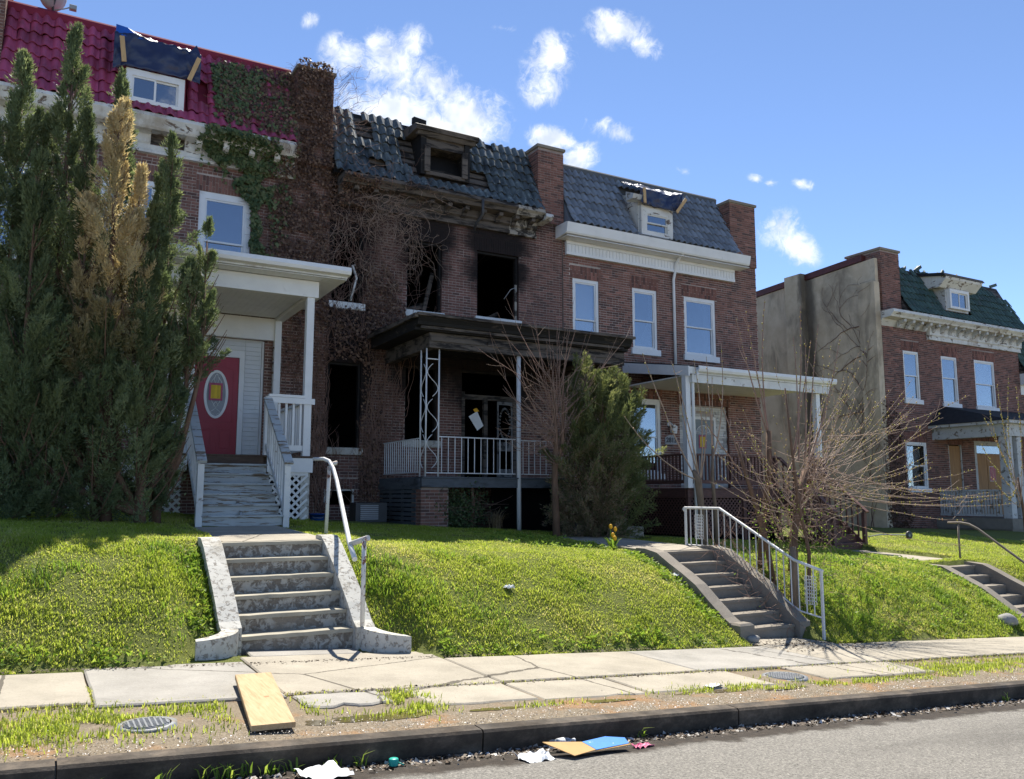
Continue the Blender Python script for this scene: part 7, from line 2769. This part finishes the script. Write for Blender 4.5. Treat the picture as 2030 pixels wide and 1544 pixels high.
def lid(x, y, r, label):
    t = thing('meter_lid', label, 'lid', (x, y, s_at(x)), 'round iron utility lids in the verge')
    z = s_at(x) - .004
    MB().lathe([(0, .012), (r, .012), (r, -.05)], (x, y, z), 28).build('cover', 'iron_lid', t)
    MB().lathe([(r + .012, .008), (r + .05, .006), (r + .055, -.05)], (x, y, z), 28).build('rim', 'iron_lid', t)
    m = MB()
    k = -r
    while k < r:
        w = math.sqrt(max(0, r * r - k * k)) * .92
        m.bar((x + k, y - w, z + .014), (x + k, y + w, z + .014), .012, .006)
        m.bar((x - w, y + k, z + .0145), (x + w, y + k, z + .0145), .012, .006)
        k += .036
    tag(m.build('tread_pattern', 'iron_lid', t), kind='stuff')


lid(.79, 6.74, .155, 'round patterned iron lid set in the grassy verge beside the board')
lid(7.46, 6.98, .2, 'round iron lid flush with the concrete near the shrub shadow')


def crumpled(name, label, cat, c, w, h, mat, seed, peak=.08, z0=None, rot=0):
    N = 9
    z0 = s_at(c[0]) if z0 is None else z0
    m = MB()
    V = []
    for j in range(N + 1):
        for i in range(N + 1):
            u, v = i / N - .5, j / N - .5
            x, y = u * w, v * h
            a = abs(mnoise.noise(Vector((u * 3 + seed, v * 3, seed))))
            z = peak * (a * 1.2 + .25 * max(0, .5 - abs(u) - abs(v)))
            sx = x + .04 * w * mnoise.noise(Vector((u * 5, v * 5, seed + 3)))
            cr, sr = math.cos(rot), math.sin(rot)
            V.append((c[0] + sx * cr - y * sr, c[1] + sx * sr + y * cr, s_at(c[0] + sx) - s_at(c[0]) + z0 + z))
    m.faces(V, [(j * (N + 1) + i, j * (N + 1) + i + 1, (j + 1) * (N + 1) + i + 1, (j + 1) * (N + 1) + i) for j in range(N) for i in range(N)])
    t = thing(name, label, cat, (c[0], c[1], z0))
    o = m.build('sheet', mat, t)
    o.modifiers.new('thickness', 'SOLIDIFY').thickness = .002
    return t


crumpled('paper_sheet', 'crumpled white paper with faint print lying on the road beside the gutter', 'paper', (1.75, 5.6), .3, .26, 'paper', 2.3, .05, s_at(1.73) - .125, .3)
crumpled('plastic_bag', 'flattened white plastic film next to the cardboard in the gutter', 'litter', (3.3, 5.5), .26, .18, 'paper', 7.1, .07, s_at(3.3) - .14, .1)
crumpled('plastic_film', 'small white film lying in the wet verge near the right-hand lid', 'litter', (6.15, 6.72), .2, .1, 'paper', 4.2, .03, s_at(6.15) + .006, .1)
crumpled('pink_scrap', 'pink plastic scrap in the gutter past the blue cardboard', 'litter', (4.3, 5.52), .2, .08, 'pink', 9.1, .04, s_at(4.3) - .14, .2)
crumpled('paper_scrap', 'white scrap of paper caught in the grass bank', 'paper', (5.6, 10.02), .12, .12, 'paper', 3.7, .06, g_at(5.6, 10.02) + .02, .5)
crumpled('paper_scrap', 'pale scrap beside the cheek wall of the dark steps', 'paper', (8.93, 10.6), .1, .22, 'paper', 1.7, .06, g_at(8.93, 10.6) + .03, .2)

t = thing('cardboard_box', 'flattened cardboard box, tan inside and blue outside, in the gutter', 'cardboard', (3.75, 5.48, s_at(3.75) - .13))
z = s_at(3.75) - .125
a = MB().faces([(3.42, 5.6, z + .09), (3.55, 5.36, z + .035), (3.78, 5.42, z + .03), (3.74, 5.55, z + .06)], [(0, 1, 2, 3)]).build('flap', 'card', t)
b = MB().faces([(3.785, 5.42, z + .03), (4.12, 5.46, z + .02), (4.14, 5.54, z + .04), (3.98, 5.58, z + .06), (3.745, 5.55, z + .06)], [(0, 1, 2, 3, 4)]).build('panel', 'blue_print', t)
c = MB().faces([(3.785, 5.415, z + .022), (4.14, 5.45, z + .012), (4.12, 5.46, z + .017), (3.79, 5.425, z + .028)], [(0, 1, 2, 3)]).build('edge', 'card', t)
for o in (a, b, c):
    o.modifiers.new('thickness', 'SOLIDIFY').thickness = .005

t = thing('water_bottle', 'clear plastic water bottle lying against the flattened cardboard', 'bottle', (3.6, 5.64, s_at(3.6) - .1))
MB().lathe([(0, -.1), (.03, -.1), (.033, -.085), (.03, -.05), (.033, -.02), (.03, .01), (.033, .04), (.028, .07), (.014, .1), (.013, .115)], (3.62, 5.66, s_at(3.6) - .09), 14, axis='x').build('body', 'bottle', t)
MB().lathe([(.0, -.03), (.0335, -.03), (.0335, .03), (.0, .03)], (3.62, 5.66, s_at(3.6) - .09), 14, axis='x').build('label_band', 'white_worn', t)
MB().lathe([(.0, .112), (.016, .112), (.016, .13), (0, .13)], (3.62, 5.66, s_at(3.6) - .09), 12, axis='x').build('cap', 'paper', t)
t = thing('bottle_cap', 'teal plastic cap in the gutter against the kerb', 'cap', (2.28, 5.72, s_at(2.28) - .15))
MB().lathe([(0, .045), (.03, .045), (.034, .04), (.034, 0)], (2.28, 5.72, s_at(2.28) - .148), 12).build('shell', 'teal', t)
MB().tube([(2.31, 5.7, s_at(2.28) - .13), (2.34, 5.68, s_at(2.28) - .145)], .006, 5).build('tear_strip', 'teal', t)


def rock(x, y, z, r, label):
    m = MB()
    N, K = 14, 8
    vs, fs = [], []
    for j in range(K + 1):
        ph = math.pi * j / K
        for i in range(N):
            th = 2 * math.pi * i / N
            d = Vector((math.sin(ph) * math.cos(th), math.sin(ph) * math.sin(th), math.cos(ph)))
            k = 1 + .22 * mnoise.noise(d * 1.7 + Vector((x, y, 0)))
            vs.append((x + d.x * r * 1.35 * k, y + d.y * r * k, z + d.z * r * .75 * k))
    for j in range(K):
        for i in range(N):
            fs.append((j * N + i, (j + 1) * N + i, (j + 1) * N + (i + 1) % N, j * N + (i + 1) % N))
    m.faces(vs, fs, .5, 0, True)
    return tag(m.build('rock', 'rock'), label, 'rock')


rock(9.2, 9.18, s_at(9.2) + .05, .085, 'rounded pale grey rock at the foot of the dark steps')
rock(15.7, 9.3, g_at(15.7, 9.3) + .0, .17, 'broken grey stone half sunk in the right-hand bank')

t = thing('cart_wheel', 'small dark wheel with grey hub lying on the far yard grass', 'wheel', (20.2, 14.4, .3))
gz = g_at(20.2, 14.4)
MB().lathe([(.05, -.03), (.1, -.035), (.115, 0), (.1, .035), (.05, .03)], (20.2, 14.4, gz + .16), 18, axis='y').build('tyre', 'metal_dark', t)
MB().lathe([(0, -.02), (.05, -.025), (.05, .02), (0, .02)], (20.2, 14.4, gz + .16), 14, axis='y').build('hub', 'metal_grey', t)
MB().tube([(20.2, 14.4, gz + .16), (19.2, 14.5, gz + .2), (18.7, 14.5, gz + .15)], .015, 6).build('axle', 'metal_grey', t)
